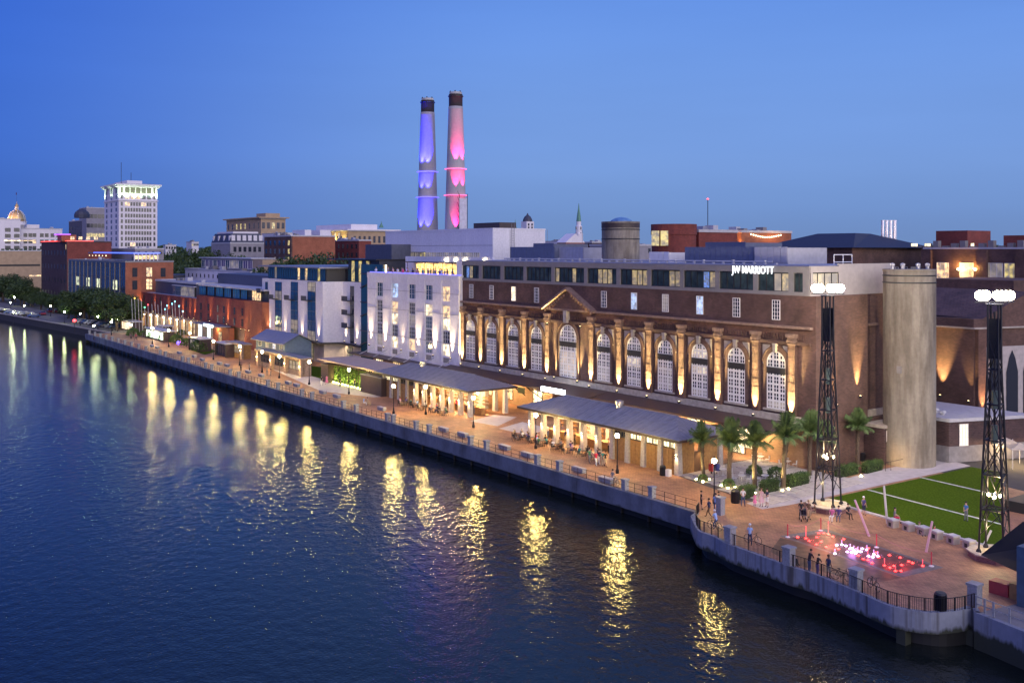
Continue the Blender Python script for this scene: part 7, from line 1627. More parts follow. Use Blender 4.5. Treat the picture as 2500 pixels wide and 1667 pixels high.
put('far_trees', wood, None, kind='stuff')
scn.objects['far_trees']['label'] = 'far dark tree line along the horizon'; scn.objects['far_trees']['category'] = 'tree line'
# ================================================================ FLAGPOLES
for i, (x, y, c_) in enumerate(((100, 140, 0), (135, 140, 1), (175, 140, 0), (210, 140, 0), (250, 245, 2), (288, 215, 3), (333, 200, 0), (368, 170, 0), (402, 205, 0), (440, 165, 0), (483, 265, 4), (508, 225, 4), (565, 205, 4), (597, 178, 4), (645, 230, 4), (687, 290, 4))):
    ut, vt = 300 + x / 4.704, 700 + y / 4.704; ub, vb = ut + 4, 700 + (500 + i * 3) / 4.704
    p = G(ub, vb + 14); q = AT(ut, vt, YC(p))
    t = thing('flagpole', f'{ORD[i]} from left of the thin pale masts before the arcade', 'mast', p, group='thin masts before the arcade')
    MB().tube(p, q, .07, 5).build('mast_pole', COPING, t)
    if c_: MB().lathe([(.05, 0), (.17, .12), (.17, .28), (.05, .4)], 8, q).build('mast_light', glow('mast_light_%d' % c_, [(0, 0, 0), (1, .6, .05), (.1, 1, .5), (1, .05, .05), (.2, .8, 1)][c_], 5), t)
# ================================================================ CARS
def car_proto():
    t = thing('parked_car', 'car', 'car', (0, 0, 0), group='cars parked along the quay')
    P = [(-2.2, .3), (-2.25, .75), (-1.9, .9), (-1.5, .95), (-.9, 1.42), (.6, 1.45), (1.3, 1.0), (2.1, .85), (2.25, .6), (2.2, .3)]
    n = len(P); mb = MB(); vs = [(x, -.85 + (.12 if z > 1.1 else 0), z) for x, z in P] + [(x, .85 - (.12 if z > 1.1 else 0), z) for x, z in P]
    mb.add(vs, [tuple(range(n - 1, -1, -1)), tuple(range(n, 2 * n))] + [(i, (i + 1) % n, n + (i + 1) % n, n + i) for i in range(n)]); mb.build('body', mat('car_paint', (.3, .32, .38), .25, .3, noise=0), t)
    MB().add([(-1.4, -.86, .98), (1.15, -.86, 1.0), (.55, -.75, 1.38), (-.85, -.75, 1.36), (-1.4, .86, .98), (1.15, .86, 1.0), (.55, .75, 1.38), (-.85, .75, 1.36)], [(0, 1, 2, 3), (7, 6, 5, 4)]).build('side_glass', GLASSD, t)
    MB().add([(.66, -.7, 1.44), (1.28, -.78, 1.03), (1.28, .78, 1.03), (.66, .7, 1.44)], [(0, 1, 2, 3)]).build('windscreen', GLASSD, t)
    wm_ = MB()
    for x in (-1.4, 1.4):
        for y in (-.86, .86): MB().tube((x, y - .1, .33), (x, y + .1, .33), .33, 12).build('wheel', DARK, t)
    MB().box(-2.27, -2.22, -.8, -.5, .6, .75).build('tail_light', mat('tail_red', (.4, .02, .02), .3), t); MB().box(-2.27, -2.22, .5, .8, .6, .75).build('tail_light', MATS['tail_red'], t)
    return t
cp = car_proto(); bpy.context.view_layer.update(); index_kids()
CC = [mat('car_' + n, c, .2, .3, noise=0) for n, c in (('silver', (.5, .52, .56)), ('black', (.03, .03, .035)), ('white', (.7, .7, .72)), ('blue', (.08, .14, .32)), ('grey', (.2, .21, .23)), ('red', (.3, .04, .04)))]
cn = ['silver', 'black', 'white', 'blue', 'grey', 'red']
cars = [(3 + 7.2 * k, 757 + 1.15 * k + (k % 2) * 2) for k in range(12)] + [(196 + 8.6 * k, 784.5 + 1.35 * k) for k in range(11)] + [(285 + 7 * k, 779 + .6 * k) for k in range(5)] + [(104, 766), (122, 760), (142, 761)]
for i, (u, v) in enumerate(cars):
    p = G(u, v + 3); ci = [0, 1, 2, 3, 4, 0, 3, 2][i % 8] if i < 28 else 5
    l = f'{cn[ci]} car, {ORD[i]} from left among those parked by the river at far left'
    if i == 0: c = cp; c.location = p; c['label'] = l
    else: c = clone(cp, p, label=l)
    c.rotation_euler = (0, 0, math.pi / 2 + .25 * ((i * 37) % 10 - 5) / 10 if i < 28 else 0)
    for ch in c.children:
        if ch.name.startswith('body'): remat(ch, 0, CC[ci])
# cars' children lookups need an updated graph
bpy.context.view_layer.update()
for o in scn.objects:
    if o.name.startswith('body') and o.parent and o.parent.name.startswith('parked_car'):
        l = o.parent['label'].split()[0]; remat(o, 0, CC[cn.index(l)])
# ================================================================ FURNITURE
TBM = mat('white_metal', (.75, .73, .7), .5, noise=0); DKT = mat('dark_table_top', (.06, .05, .05), .4)
def table_proto(m, nm):
    t = thing(nm, nm, 'table', (0, 0, 0)); MB().lathe([(.42, .7), (.42, .74)], 14).build('table_top', m, t); MB().lathe([(.2, 0), (.2, .03), (.035, .06), (.035, .7)], 8).build('pedestal', m, t); return t
def chair_proto(m, nm):
    t = thing(nm, nm, 'chair', (0, 0, 0)); MB().box(-.22, .22, -.22, .22, .43, .47).build('seat', m, t)
    bk = MB()
    for k in range(4): bk.box(-.2 + k * .12, -.16 + k * .12, .2, .24, .47, .85)
    bk.box(-.22, .22, .2, .24, .82, .88); bk.build('backrest', m, t, kind='stuff')
    for x in (-.2, .2):
        for y in (-.2, .2): MB().tube((x * 1.15, y * 1.15, 0), (x, y, .44), .018, 4).build('leg', m, t)
    return t
tW, tD = table_proto(TBM, 'cafe_table'), table_proto(DKT, 'dining_table'); cW, cD = chair_proto(TBM, 'white_chair'), chair_proto(DARK, 'dark_chair')
bpy.context.view_layer.update(); index_kids()
first = {}
def place(pr, p, rz, label, group):
    if pr.name not in first: first[pr.name] = 1; pr.location = p; pr.rotation_euler = (0, 0, rz); pr['label'] = label; pr['group'] = group; return pr
    return clone(pr, p, rz, label, group)
WT = [((1811, 1176), 'front'), ((1857, 1128), 'far left'), ((1923, 1140), 'far right'), ((1765, 1160), 'leftmost'), ((1868, 1176), 'right')]
for i, (uv, l) in enumerate(WT):
    p = G(*uv); place(tW, p, 0, f'{l} white cafe table in the palm courtyard', 'courtyard tables')
    for k, a in enumerate((0.4, 2.3, 4.2)): place(cW, p + Vector((.8 * math.cos(a), .8 * math.sin(a), 0)), a - math.pi / 2, f'{ORD[k]} white slatted chair at the {l} courtyard table', 'courtyard chairs')
DT = []
for i in range(7): DT.append((Vector((-104.2 + i * 2.55, 76.6 + .3 * (i % 2), 0)), 'near'))
for i in range(5): DT.append((Vector((-138.4 + i * 3.0, 78.7 + .3 * (i % 2), 0)), 'middle'))
for i, (p, w_) in enumerate(DT):
    n = i + 1 if w_ == 'near' else i - 6
    place(tD, p, 0, f'{ORD[n - 1]} dark table from left outside the {w_} pavilion bar', 'outdoor bar tables')
    for k, a in enumerate((.2, 1.9, 3.4, 5.0)): place(cD, p + Vector((.78 * math.cos(a), .78 * math.sin(a), 0)), a - math.pi / 2, f'{ORD[k]} dark chair round the {ORD[n - 1]} table outside the {w_} pavilion', 'outdoor bar chairs')
def bin_(u, v, l, h=1.35, r=.4):
    p = G(u, v); t = thing('litter_bin', l, 'litter bin', p); MB().lathe([(r, 0), (r, h * .8), (r * 1.06, h * .82), (r * 1.06, h * .9)], 14, p).build('bin_body', DARK2, t); MB().lathe([(r * 1.06, h * .9), (r * .8, h), (r * .3, h * 1.02)], 14, p).build('bin_lid', DARK, t)
    for k in range(10): a = k * .628; MB().tube(p + Vector((r * 1.03 * math.cos(a), r * 1.03 * math.sin(a), .05)), p + Vector((r * 1.03 * math.cos(a), r * 1.03 * math.sin(a), h * .8)), .02, 4).build('bin_slat', DARK2, t)
bin_(2296, 1492, 'black slatted bin on the curved terrace at bottom right'); bin_(1795, 1227, 'black bin beside the leftmost clipped hedge', 1.3); bin_(1618, 1160, 'black bin in front of the last timber door', 1.1, .32); bin_(2105, 1125, 'black bin behind the rightmost palm', 1.0, .35); bin_(937, 965, 'black bin at the left end of the middle pavilion', 1.1, .3)
p = G(1632, 1162); MB().box(p.x - .25, p.x + .25, p.y - .25, p.y + .25, 0, .75).build('white_box', TBM, label='small white box bin next to the black bin at the near pavilion', cat='bin')
for (u, v, m_, l) in ((1737, 1157, mat('red_box', (.5, .05, .05), .5), 'red newspaper box behind the nearest street lamp'), (1750, 1156, mat('blue_box', (.08, .1, .3), .5), 'dark blue newspaper box right of the red one')):
    p = G(u, v); t = thing('newspaper_box', l, 'newspaper box', p); MB().box(p.x - .25, p.x + .25, p.y - .2, p.y + .2, .35, 1.1).build('box_body', m_, t); MB().box(p.x - .06, p.x + .06, p.y - .06, p.y + .06, 0, .35).build('box_leg', DARK, t)
# ramp rail by the silo, market tents at far right
t = thing('silo_handrail', 'dark handrail curving round the foot of the silo', 'handrail', G(2165, 1148))
P = [G(2162, 1150), G(2175, 1148), G(2245, 1132)]
for a, b in zip(P, P[1:]): MB().tube(a + Vector((0, 0, 1)), b + Vector((0, 0, 1)), .035, 5).build('rail', DARK2, t); MB().tube(a, a + Vector((0, 0, 1)), .03, 4).build('rail_post', DARK2, t)
for i, (u, v, w_, m_) in enumerate(((2455, 1105, 4, (.6, .5, .36)), (2490, 1120, 4, (.5, .42, .35)))):
    p = G(u, v + 20); t = thing('market_tent', ['left', 'right'][i] + ' pale canopy tent behind the nearer tower', 'tent', p)
    MB().lathe([(1.9, 2.2), (.9, 2.5), (.05, 2.8)], 4, p).build('tent_canopy', mat('tent_cloth', m_, .8), t)
    for a in range(4): q = p + Vector((1.65 * math.cos(a * 1.57), 1.65 * math.sin(a * 1.57), 0)); MB().tube(q, q + Vector((0, 0, 2.4)), .04, 4).build('tent_pole', TBM, t)
    point((p.x, p.y, 2.0), 500, (1, .7, .35), .2, 'tent_light', t)
t = thing('dark_stage', 'dark draped stage structure at the right edge behind the nearer tower', 'stage', G(2475, 1240))
p = G(2478, 1250); MB().box(p.x - 1, p.x + 9, p.y, p.y + 7, 0, 1.0).build('platform', DARK, t); MB().box(p.x - .5, p.x + 8, p.y + 4, p.y + 4.2, 1, 3.4).build('drape', mat('dark_drape', (.02, .02, .03), .9), t)
t = thing('ship_container', 'blue steel container with dark shade cloth at the bottom right edge', 'container', G(2480, 1420))
p = G(2482, 1478); MB().box(p.x, p.x + 6, p.y, p.y + 4, 0, 4.2).build('container_body', mat('blue_steel', (.05, .09, .15), .5, noise=.2), t)
q = G(2428, 1440); MB().add([(q.x - 1.6, q.y + 1.0, 2.0), (p.x, p.y, 2.4), (p.x, p.y + 4, 3.6), (q.x + .4, q.y + 3.4, 4.6)], [(0, 1, 2, 3)]).build('shade_cloth', mat('black_cloth', (.012, .012, .015), .95), t)
MB().box(q.x, q.x + 1.4, q.y - .8, q.y + .2, 0, .9).build('red_crate', mat('red_gear', (.35, .05, .05), .6), t); MB().box(q.x + 1.5, q.x + 2.8, q.y - .8, q.y + .4, .0, 1.1).build('tan_crate', TIMBER, t)
# ================================================================ PEOPLE
def body_mesh(name, J, E, female=False):
    """J: joints {name: (x, y, z, r)}; E: edges; one continuous skinned surface"""
    names = list(J); bm = bmesh.new(); lay = bm.verts.layers.skin.verify(); vs = {}
    for n in names:
        x, y, z, r = J[n]; v = bm.verts.new((x, y, z)); v[lay].radius = (r, r) if not isinstance(r, tuple) else r; v[lay].use_root = (n == 'pelvis'); vs[n] = v
    for a, b in E: bm.edges.new((vs[a], vs[b]))
    me = bpy.data.meshes.new('skel'); bm.to_mesh(me); bm.free()
    o = bpy.data.objects.new('skel', me); scn.collection.objects.link(o)
    m = o.modifiers.new('s', 'SKIN'); m.use_smooth_shade = True; m2 = o.modifiers.new('u', 'SUBSURF'); m2.levels = 1; m2.render_levels = 1
    dg = bpy.context.evaluated_depsgraph_get(); out = bpy.data.meshes.new_from_object(o.evaluated_get(dg)); bpy.data.objects.remove(o)
    out.name = name; return out
def pose(name, hipL, kneeL, footL, hipR, kneeR, footR, elL, haL, elR, haR, pel=(0, 0, .95), lean=(0, 0), head=(0, 0)):
    px, py, pz = pel; lx, ly = lean
    J = {'pelvis': (px, py, pz, (.145, .11)), 'waist': (px + lx * .3, py + ly * .3, pz + .17, (.13, .10)), 'chest': (px + lx * .75, py + ly * .75, pz + .40, (.165, .115)), 'neck': (px + lx, py + ly, pz + .56, .06),
         'chin': (px + lx + head[0] * .3, py + ly - .02 + head[1] * .3, pz + .65, (.075, .08)), 'crown': (px + lx + head[0], py + ly + head[1], pz + .78, (.085, .095))}
    sh = pz + .50
    for s_, k, kn, ft, el, ha in ((-1, 'L', kneeL, footL, elL, haL), (1, 'R', kneeR, footR, elR, haR)):
        J['hip' + k] = (px + s_ * .095, py, pz - .06, .088); J['knee' + k] = (*kn, .058); J['ankle' + k] = (ft[0], ft[1], ft[2] + .08, .04); J['toe' + k] = (ft[0] + .01 * s_, ft[1] - .17, ft[2] + .035, .036)
        J['sh' + k] = (px + lx * .9 + s_ * .175, py + ly * .9, sh, .056); J['el' + k] = (*el, .042); J['wr' + k] = (*ha, .028)
        d = (Vector(ha) - Vector(el)).normalized(); h = Vector(ha) + d * .07; J['palm' + k] = (*h, (.034, .02)); n_ = d.orthogonal().normalized(); m_ = d.cross(n_)
        for q, off in enumerate((-.03, -.01, .01, .03)): p = h + d * (.075 + .01 * (q in (1, 2))) + m_ * off; J[f'f{q}{k}'] = (*p, .009)
        p = h + d * .02 + m_ * .055; J['th' + k] = (*p, .011)
    E = [('pelvis', 'waist'), ('waist', 'chest'), ('chest', 'neck'), ('neck', 'chin'), ('chin', 'crown')]
    for k in 'LR': E += [('pelvis', 'hip' + k), ('hip' + k, 'knee' + k), ('knee' + k, 'ankle' + k), ('ankle' + k, 'toe' + k), ('chest', 'sh' + k), ('sh' + k, 'el' + k), ('el' + k, 'wr' + k), ('wr' + k, 'palm' + k)] + [('palm' + k, f'f{q}{k}') for q in range(4)] + [('palm' + k, 'th' + k)]
    me = body_mesh(name, J, E)
    # material zones: 0 skin 1 top 2 trousers 3 shoes
    for i in range(4): me.materials.append(None)
    V = {n: Vector(j[:3]) for n, j in J.items()}
    seg = [('crown', 'chin', 0), ('chin', 'neck', 0), ('neck', 'chest', 1), ('chest', 'waist', 1), ('waist', 'pelvis', 1)]
    for k in 'LR': seg += [('hip' + k, 'knee' + k, 2), ('pelvis', 'hip' + k, 2), ('knee' + k, 'ankle' + k, 4), ('ankle' + k, 'toe' + k, 3), ('chest', 'sh' + k, 1), ('sh' + k, 'el' + k, 5), ('el' + k, 'wr' + k, 0), ('wr' + k, 'palm' + k, 0)] + [('palm' + k, f'f{q}{k}', 0) for q in range(4)] + [('palm' + k, 'th' + k, 0)]
    zn = []
    for f in me.polygons:
        c = f.center; best = (9, 0)
        for a, b, z_ in seg:
            A, B = V[a], V[b]; ab = B - A; t_ = max(0, min(1, (c - A).dot(ab) / max(ab.length_squared, 1e-9))); d = (c - (A + ab * t_)).length
            if d < best[0]: best = (d, z_, t_)
        z_ = best[1]
        if z_ == 5: z_ = 1 if best[2] < .75 else 0
        zn.append(z_)
    base = [2 if z == 4 else z for z in zn]; short = [0 if z == 4 else z for z in zn]
    me.polygons.foreach_set('material_index', base)
    m2 = me.copy(); m2.polygons.foreach_set('material_index', short)
    hd = V['crown']; ch = V['chin']; fc = (ch + hd) / 2
    hair = MB().lathe([(.088, 0), (.108, .05), (.10, .10), (.06, .145), (.01, .155)], 12, (hd.x, hd.y + .022, hd.z - .045)).mesh('hair', [mat('dark_hair', (.03, .02, .015), .8, noise=0)], smooth=True)
    fa = MB().add([(fc.x - .014, fc.y - .083, fc.z - .01), (fc.x + .014, fc.y - .083, fc.z - .01), (fc.x, fc.y - .118, fc.z), (fc.x, fc.y - .085, fc.z + .045)], [(0, 1, 2), (1, 3, 2), (3, 0, 2)])
    nose = fa.mesh('nose', [None]); ey = []
    for sx in (-1, 1): ey.append(MB().lathe([(.003, 0), (.011, .005), (.003, .011)], 6, (fc.x + sx * .034, fc.y - .083, fc.z + .035)).mesh('eye', [mat('eye_dark', (.02, .02, .02), .3, noise=0)]))
    mo = MB().box(fc.x - .022, fc.x + .022, fc.y - .086, fc.y - .078, fc.z - .045, fc.z - .036).mesh('mouth', [mat('lips', (.3, .1, .09), .6, noise=0)])
    ea = [MB().box(fc.x + sx * .088 - .008, fc.x + sx * .088 + .008, fc.y - .01, fc.y + .02, fc.z, fc.z + .05).mesh('ear', [None]) for sx in (-1, 1)]
    return dict(long=me, short=m2, hair=hair, nose=nose, eye=ey, mouth=mo, ear=ea, head=hd)
POSE = {
 'stand': pose('person_standing', 0, (-.11, -.02, .50), (-.12, .02, 0), 0, (.11, -.02, .50), (.13, .0, 0), (-.24, .03, 1.19), (-.25, -.08, .93), (.24, .03, 1.19), (.25, -.06, .93)),
 'walk': pose('person_walking', 0, (-.10, -.20, .54), (-.10, -.32, .02), 0, (.10, .02, .50), (.10, .34, .05), (-.23, .12, 1.2), (-.24, .05, .95), (.23, -.08, 1.2), (.22, -.28, 1.02), lean=(0, -.03)),
 'front': pose('person_hands_front', 0, (-.13, -.02, .50), (-.17, .0, 0), 0, (.13, -.02, .50), (.17, .0, 0), (-.25, -.03, 1.19), (-.06, -.22, 1.05), (.25, -.03, 1.19), (.06, -.22, 1.02), head=(0, -.03)),
 'lean': pose('person_leaning', 0, (-.10, -.03, .50), (-.12, .05, 0), 0, (.10, -.05, .50), (.12, -.05, 0), (-.27, -.28, 1.12), (-.2, -.48, 1.08), (.27, -.28, 1.12), (.2, -.48, 1.08), lean=(0, -.17), head=(0, -.06)),
 'sit': pose('person_sitting', 0, (-.12, -.42, .50), (-.13, -.42, 0), 0, (.12, -.42, .50), (.14, -.48, 0), (-.24, -.06, .78), (-.12, -.3, .66), (.24, -.06, .78), (.12, -.3, .66), pel=(0, 0, .55), lean=(0, -.04)),
 'ride': pose('person_riding', 0, (-.11, -.30, .72), (-.11, -.12, .22), 0, (.11, -.25, .60), (.11, -.14, .10), (-.22, -.3, 1.22), (-.2, -.55, 1.10), (.22, -.3, 1.22), (.2, -.55, 1.10), pel=(0, 0, .98), lean=(0, -.2), head=(0, -.05)),
 'recline': pose('person_reclining', 0, (-.12, -.45, .35), (-.12, -.85, .02), 0, (.12, -.42, .42), (.13, -.80, .02), (-.28, .22, .38), (-.3, .34, .06), (.28, .22, .38), (.3, .34, .06), pel=(0, 0, .15), lean=(0, .12)),
}
for k in POSE:
    for v in ('long', 'short'): POSE[k][v].polygons.foreach_set('use_smooth', [True] * len(POSE[k][v].polygons))
SK = [mat('skin_light', (.48, .30, .22), .6, noise=0), mat('skin_tan', (.34, .19, .12), .6, noise=0), mat('skin_dark', (.10, .055, .035), .6, noise=0)]
CL = {}
def cloth(c):
    n = {'white': (.75, .74, .74), 'black': (.02, .02, .025), 'navy': (.02, .03, .09), 'blue': (.05, .16, .5), 'red': (.6, .03, .08), 'pink': (.75, .2, .4), 'green': (.06, .2, .1), 'grey': (.2, .2, .22), 'khaki': (.4, .32, .2), 'purple': (.1, .08, .25), 'lightblue': (.35, .5, .8), 'denim': (.06, .09, .2), 'patterned': (.6, .4, .45), 'brown': (.12, .07, .04), 'teal': (.05, .25, .25)}[c]
    return mat('cloth_' + c, n, .85, noise=.12, nscale=9)
def person(pos, ps, top, bot, label, rz=0.0, skin=0, short=False, scale=1.0, hair=None, group=None, skirt=False, z=0.0):
    D = POSE[ps]; t = thing('person', label, 'person', Vector((pos[0], pos[1], (pos[2] if len(pos) > 2 else 0) + z)), rz=rz, group=group); t.scale = (scale,) * 3
    b = put('body', D['short' if short else 'long'], t)
    for i, m in enumerate((SK[skin], cloth(top), cloth(bot), cloth('black'))): remat(b, i, m)
    h = put('hair', D['hair'], t)
    if hair: remat(h, 0, mat('hair_' + hair, {'blond': (.4, .28, .12), 'grey': (.4, .4, .4), 'brown': (.12, .06, .03), 'white_helmet': (.8, .8, .82), 'white_cap': (.8, .8, .8)}[hair], .6, noise=0)); h.name = 'hair' if 'helmet' not in hair and 'cap' not in hair else ('helmet' if 'helmet' in hair else 'cap')
    n = put('nose', D['nose'], t); remat(n, 0, SK[skin])
    for e in D['eye']: put('eye', e, t)
    for e in D['ear']: q = put('ear', e, t); remat(q, 0, SK[skin])
    put('mouth', D['mouth'], t)
    if skirt: put('skirt', MB().lathe([(.16, 1.0), (.22, .8), (.3, .45)], 12).mesh('skirt', [cloth(bot)]), t)
    return t
CAMR = math.atan2(-Cc, S)
def P_(u, v, ps, top, bot, label, face=0.0, **k): return person(G(u, v), ps, top, bot, label, rz=face, **k)
# face = 0 looks toward the river (-y)
P_(1712, 1243, 'front', 'black', 'black', 'man in dark clothes holding a bag near the end of the straight railing', 2.5, short=True)
P_(1731, 1263, 'walk', 'navy', 'brown', 'person in a navy top walking left of the cyclist in the pale shirt', -1.2, skin=1)
P_(1747, 1250, 'stand', 'lightblue', 'denim', 'person in a pale blue top at the foot of the nearest street lamp', .6)
P_(1755, 1245, 'stand', 'black', 'grey', 'dark dressed person right behind the nearest lamp post', 2.0, skin=1)
P_(1814, 1235, 'front', 'white', 'denim', 'man in white shirt and jeans looking at his phone by the black bin', .8)
P_(1843, 1234, 'stand', 'pink', 'pink', 'small girl in a pink dress on the pale path', .4, scale=.68, skirt=True, hair='blond')
P_(1859, 1236, 'stand', 'patterned', 'patterned', 'woman in a pink patterned dress next to the little girl', .2, skirt=True, hair='brown')
P_(1873, 1237, 'front', 'navy', 'white', 'man in navy shirt and white shorts beside the woman in the dress', -.3, short=True)
P_(1956, 1268, 'front', 'black', 'black', 'man in black pushing a stroller left of the farther tower', .8, skin=1)
P_(1974, 1268, 'stand', 'brown', 'khaki', 'woman standing between the stroller and the brick seat', 1.2, hair='blond')
P_(1990, 1263, 'sit', 'brown', 'khaki', 'person sitting on the left side of the brick seat', -.9)
P_(2032, 1272, 'sit', 'pink', 'white', 'woman in pink sitting on the front of the brick seat', .3, hair='brown')
P_(2048, 1271, 'sit', 'purple', 'denim', 'person in purple sitting right of the woman in pink', .5)
P_(2070, 1265, 'sit', 'black', 'black', 'person in black leaning back on the right end of the brick seat', 1.2)
P_(2109, 1258, 'stand', 'purple', 'navy', 'man in purple shirt and white cap standing at the turf edge', 3.0, hair='white_cap', short=True)
person(G(2184, 1281), 'sit', 'grey', 'red', 'man in grey with red shorts sitting on the first stone block', rz=2.2, z=.2, short=True)
P_(2246, 1302, 'recline', 'patterned', 'khaki', 'person reclining on the ground against the third stone block', .9, short=True, hair='brown')
person(G(2281, 1309), 'sit', 'red', 'red', 'child in red sitting beside the fourth stone block', rz=2.0, scale=.7)
P_(2359, 1272, 'front', 'blue', 'grey', 'man in bright blue shirt standing alone on the turf field', -.3)
P_(1975, 1397, 'lean', 'black', 'denim', 'left of three friends leaning on the terrace railing', 2.9, skin=1)
P_(1995, 1404, 'lean', 'black', 'purple', 'middle of three friends at the terrace railing, shortest one', 2.9, scale=.9)
P_(2023, 1411, 'stand', 'navy', 'grey', 'right of three friends at the terrace railing, navy shirt', 3.0, skin=2, short=True)
P_(1932, 1378, 'sit', 'black', 'black', 'person with dark hair half hidden behind the second terrace pillar', 2.0)
P_(1439, 1131, 'walk', 'green', 'grey', 'person in a dark green top walking outside the near pavilion', 1.3)
P_(1455, 1138, 'walk', 'red', 'white', 'woman in a red top and white trousers walking outside the near pavilion', 1.4, hair='grey')
P_(1462, 1134, 'walk', 'navy', 'white', 'person in a navy top directly behind the woman in red', 1.4)
P_(1472, 1137, 'stand', 'teal', 'grey', 'person in a teal top right of the woman in red', 1.3)
P_(1478, 1139, 'walk', 'black', 'khaki', 'rightmost of the walking group outside the near pavilion', 1.5, short=True, skin=1)
person(G(1496, 1178), 'sit', 'grey', 'white', 'person sitting at the right end of a granite bench beside a pram', rz=.3, z=.05)
P_(785, 941, 'walk', 'black', 'white', 'person in black top and white trousers left of the plant wall', .8)
P_(798, 938, 'walk', 'pink', 'pink', 'person in bright pink left of the plant wall', .8, scale=.95, skirt=True)
P_(830, 944, 'stand', 'black', 'black', 'dark figure silhouetted against the glowing plant wall', .2)
P_(866, 948, 'stand', 'black', 'navy', 'second dark figure right of centre before the plant wall', .4)
P_(888, 990, 'sit', 'lightblue', 'white', 'left person of the couple by the railing in pale clothes', 3.0, hair='blond')
P_(897, 991, 'sit', 'khaki', 'khaki', 'right person of the couple by the railing, tan jacket', 3.0)
P_(332, 831, 'walk', 'red', 'black', 'lone person in red on the far left promenade', .5, scale=1.1)
P_(588, 906, 'stand', 'brown', 'black', 'left pair member standing near the promenade left of the gabled kiosk', .5)
P_(609, 908, 'stand', 'grey', 'black', 'person in grey left of the gabled kiosk by the railing', 2.4)
P_(652, 916, 'stand', 'khaki', 'grey', 'person in khaki right of the gabled kiosk lamp', .7)
P_(661, 917, 'stand', 'black', 'grey', 'person in black talking to the one in khaki', -.9)
P_(664, 893, 'stand', 'red', 'black', 'person in red in the doorway of the stone kiosk', .1)
tops = ['white', 'black', 'navy', 'grey', 'lightblue', 'red', 'khaki', 'green', 'patterned', 'brown', 'teal', 'purple']
rp_ = random.Random(3)
for i, (p, w_) in enumerate(DT):
    n = i + 1 if w_ == 'near' else i - 6
    for k, a in enumerate((.2, 1.9, 3.4, 5.0)):
        if rp_.random() < .22: continue
        c = tops[(i * 5 + k * 3) % 12]
        person(p + Vector((.78 * math.cos(a), .78 * math.sin(a), 0)), 'sit', c, rp_.choice(['denim', 'black', 'khaki', 'grey']), f'diner in {c} on the {ORD[k]} chair of the {ORD[n - 1]} table outside the {w_} pavilion', rz=a - math.pi / 2, skin=rp_.choice([0, 0, 1, 2]), short=rp_.random() < .4, group='diners outside the bar pavilions', hair=rp_.choice([None, 'blond', 'brown', 'grey', None]))
for i in range(14):
    near = i < 8; x = (-103 + i * 2.0) if near else (-137 + (i - 8) * 2.5); y = (80.2 if near else 82.8) + .5 * rp_.random(); c = tops[(i * 7) % 12]
    person((x, y, 0), rp_.choice(['stand', 'front', 'lean']), c, rp_.choice(['denim', 'black', 'khaki']), f'{ORD[i if near else i - 8]} person from left in {c} standing at the {"near" if near else "middle"} pavilion bar', rz=rp_.choice([math.pi, 2.6, 3.6, 0]), skin=rp_.choice([0, 0, 1]), group='people standing at the pavilion bars', hair=rp_.choice([None, 'blond', 'brown']))
for i in range(46):
    x = wx0 + 1.8 + (wx1 - wx0 - 4.2) * ((i * .618) % 1); y = YW2 + 1.0 + 2.6 * ((i * .37) % 1); zz = wz - .6
    person((x, y, zz), rp_.choice(['stand', 'front']), tops[i % 12], rp_.choice(['denim', 'black', 'khaki']), 'person standing in the rooftop bar crowd behind the white parapet', rz=rp_.uniform(-3, 3), skin=rp_.choice([0, 0, 1]), group='rooftop bar crowd', hair=rp_.choice([None, 'blond', 'brown']), scale=1.08)
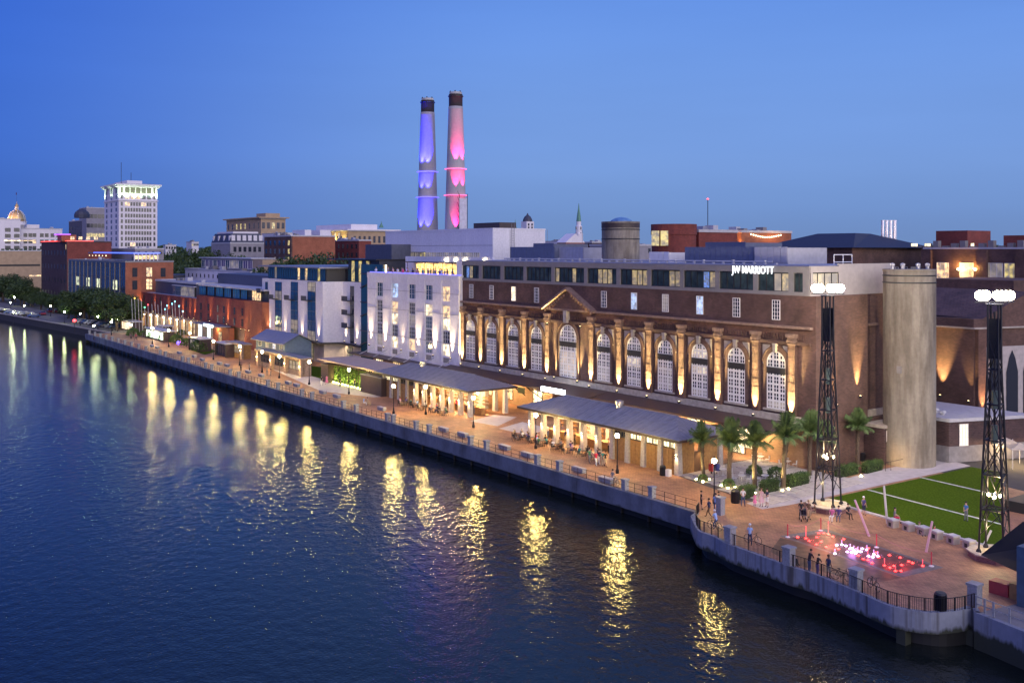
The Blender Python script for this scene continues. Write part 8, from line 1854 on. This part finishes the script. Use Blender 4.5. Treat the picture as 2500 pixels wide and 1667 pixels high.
# ---------------------------------------------------------------- bicycles, stroller
def bike(pos, rz, label, col=(.03, .03, .035)):
    t = thing('bicycle', label, 'bicycle', pos, rz=rz); m = mat('bike_%d' % int(col[0] * 99), col, .4, .3, noise=0); loc = absloc(t)
    def B(mb, n, mm=m, par=None): o = put(n, mb.mesh(n, mm), par or t); return o
    for x in (-.52, .52):
        tw_ = MB(); N = 20
        P = [(x + .34 * math.cos(2 * math.pi * k / N), 0, .34 + .34 * math.sin(2 * math.pi * k / N)) for k in range(N + 1)]; tw_.path(P, .022, 4); w = B(tw_, 'wheel', DARK2)
        for k in range(6): a = k * math.pi / 6; q = MB().tube((x + .33 * math.cos(a), 0, .34 + .33 * math.sin(a)), (x - .33 * math.cos(a), 0, .34 - .33 * math.sin(a)), .005, 3); B(q, 'spoke', COPING, w)
    f = MB(); bb, seat, head, rear, fr_ = (-.05, 0, .30), (-.2, 0, .82), (.36, 0, .80), (-.52, 0, .34), (.52, 0, .34)
    for a, b in ((bb, seat), (bb, head), (seat, head), (rear, bb), (rear, seat), (fr_, head)): f.tube(a, b, .02, 5)
    B(f, 'frame'); B(MB().box(-.32, -.1, -.06, .06, .86, .90), 'saddle', DARK2); B(MB().tube((-.2, 0, .8), (-.21, 0, .87), .015, 4), 'seat_post'); B(MB().tube((.36, -.26, .96), (.36, .26, .96), .016, 5).tube((.36, 0, .8), (.36, 0, .96), .016, 4), 'handlebar'); B(MB().tube((-.05, -.12, .2), (-.05, .12, .4), .014, 4), 'crank')
    return t
b1 = G(1745, 1292); bike(b1, math.pi, 'bicycle ridden by the person with the white helmet'); person(b1 + Vector((.2, 0, -.06)), 'ride', 'lightblue', 'denim', 'cyclist with white helmet and pale blue shirt riding on the terrace', rz=-math.pi / 2, hair='white_helmet')
b2 = G(1838, 1326); bike(b2, .15, 'bicycle of the standing cyclist beside the first terrace pillar'); person(G(1831, 1330), 'stand', 'lightblue', 'navy', 'cyclist in a light top standing beside a bicycle on the terrace', rz=.5, hair='white_helmet')
bike(G(2055, 1416), .3, 'black bicycle leaning on the railing left of the third terrace pillar'); bike(G(2133, 1438), -.45, 'dark bicycle parked right of the third terrace pillar'); bike(G(1503, 1184), -.3, 'bicycle parked beside the bench in front of the near pavilion', (.2, .2, .22))
p = G(1961, 1270); t = thing('stroller', 'dark baby stroller in front of the man in black', 'stroller', p, rz=.9)
put('seat_shell', MB().add([(-.25, -.3, .5), (.25, -.3, .5), (.25, .2, .5), (-.25, .2, .5), (-.25, -.1, 1.0), (.25, -.1, 1.0), (.25, .35, 1.05), (-.25, .35, 1.05)], [(0, 1, 2, 3), (2, 6, 7, 3), (4, 5, 6, 7), (0, 4, 7, 3), (1, 2, 6, 5)]).mesh('shell', mat('stroller_cloth', (.05, .05, .07), .8)), t)
fr2 = MB()
for sx in (-.26, .26): fr2.tube((sx, -.4, .15), (sx, .4, 1.05), .018, 4).tube((sx, .35, .15), (sx, -.1, .6), .018, 4)
fr2.tube((-.26, .4, 1.05), (.26, .4, 1.05), .02, 4); put('stroller_frame', fr2.mesh('frame', COPING), t)
for sx in (-.27, .27):
    for sy in (-.4, .36): put('wheel', MB().tube((sx - .03, sy, .13), (sx + .03, sy, .13), .13, 10).mesh('wheel', DARK2), t)
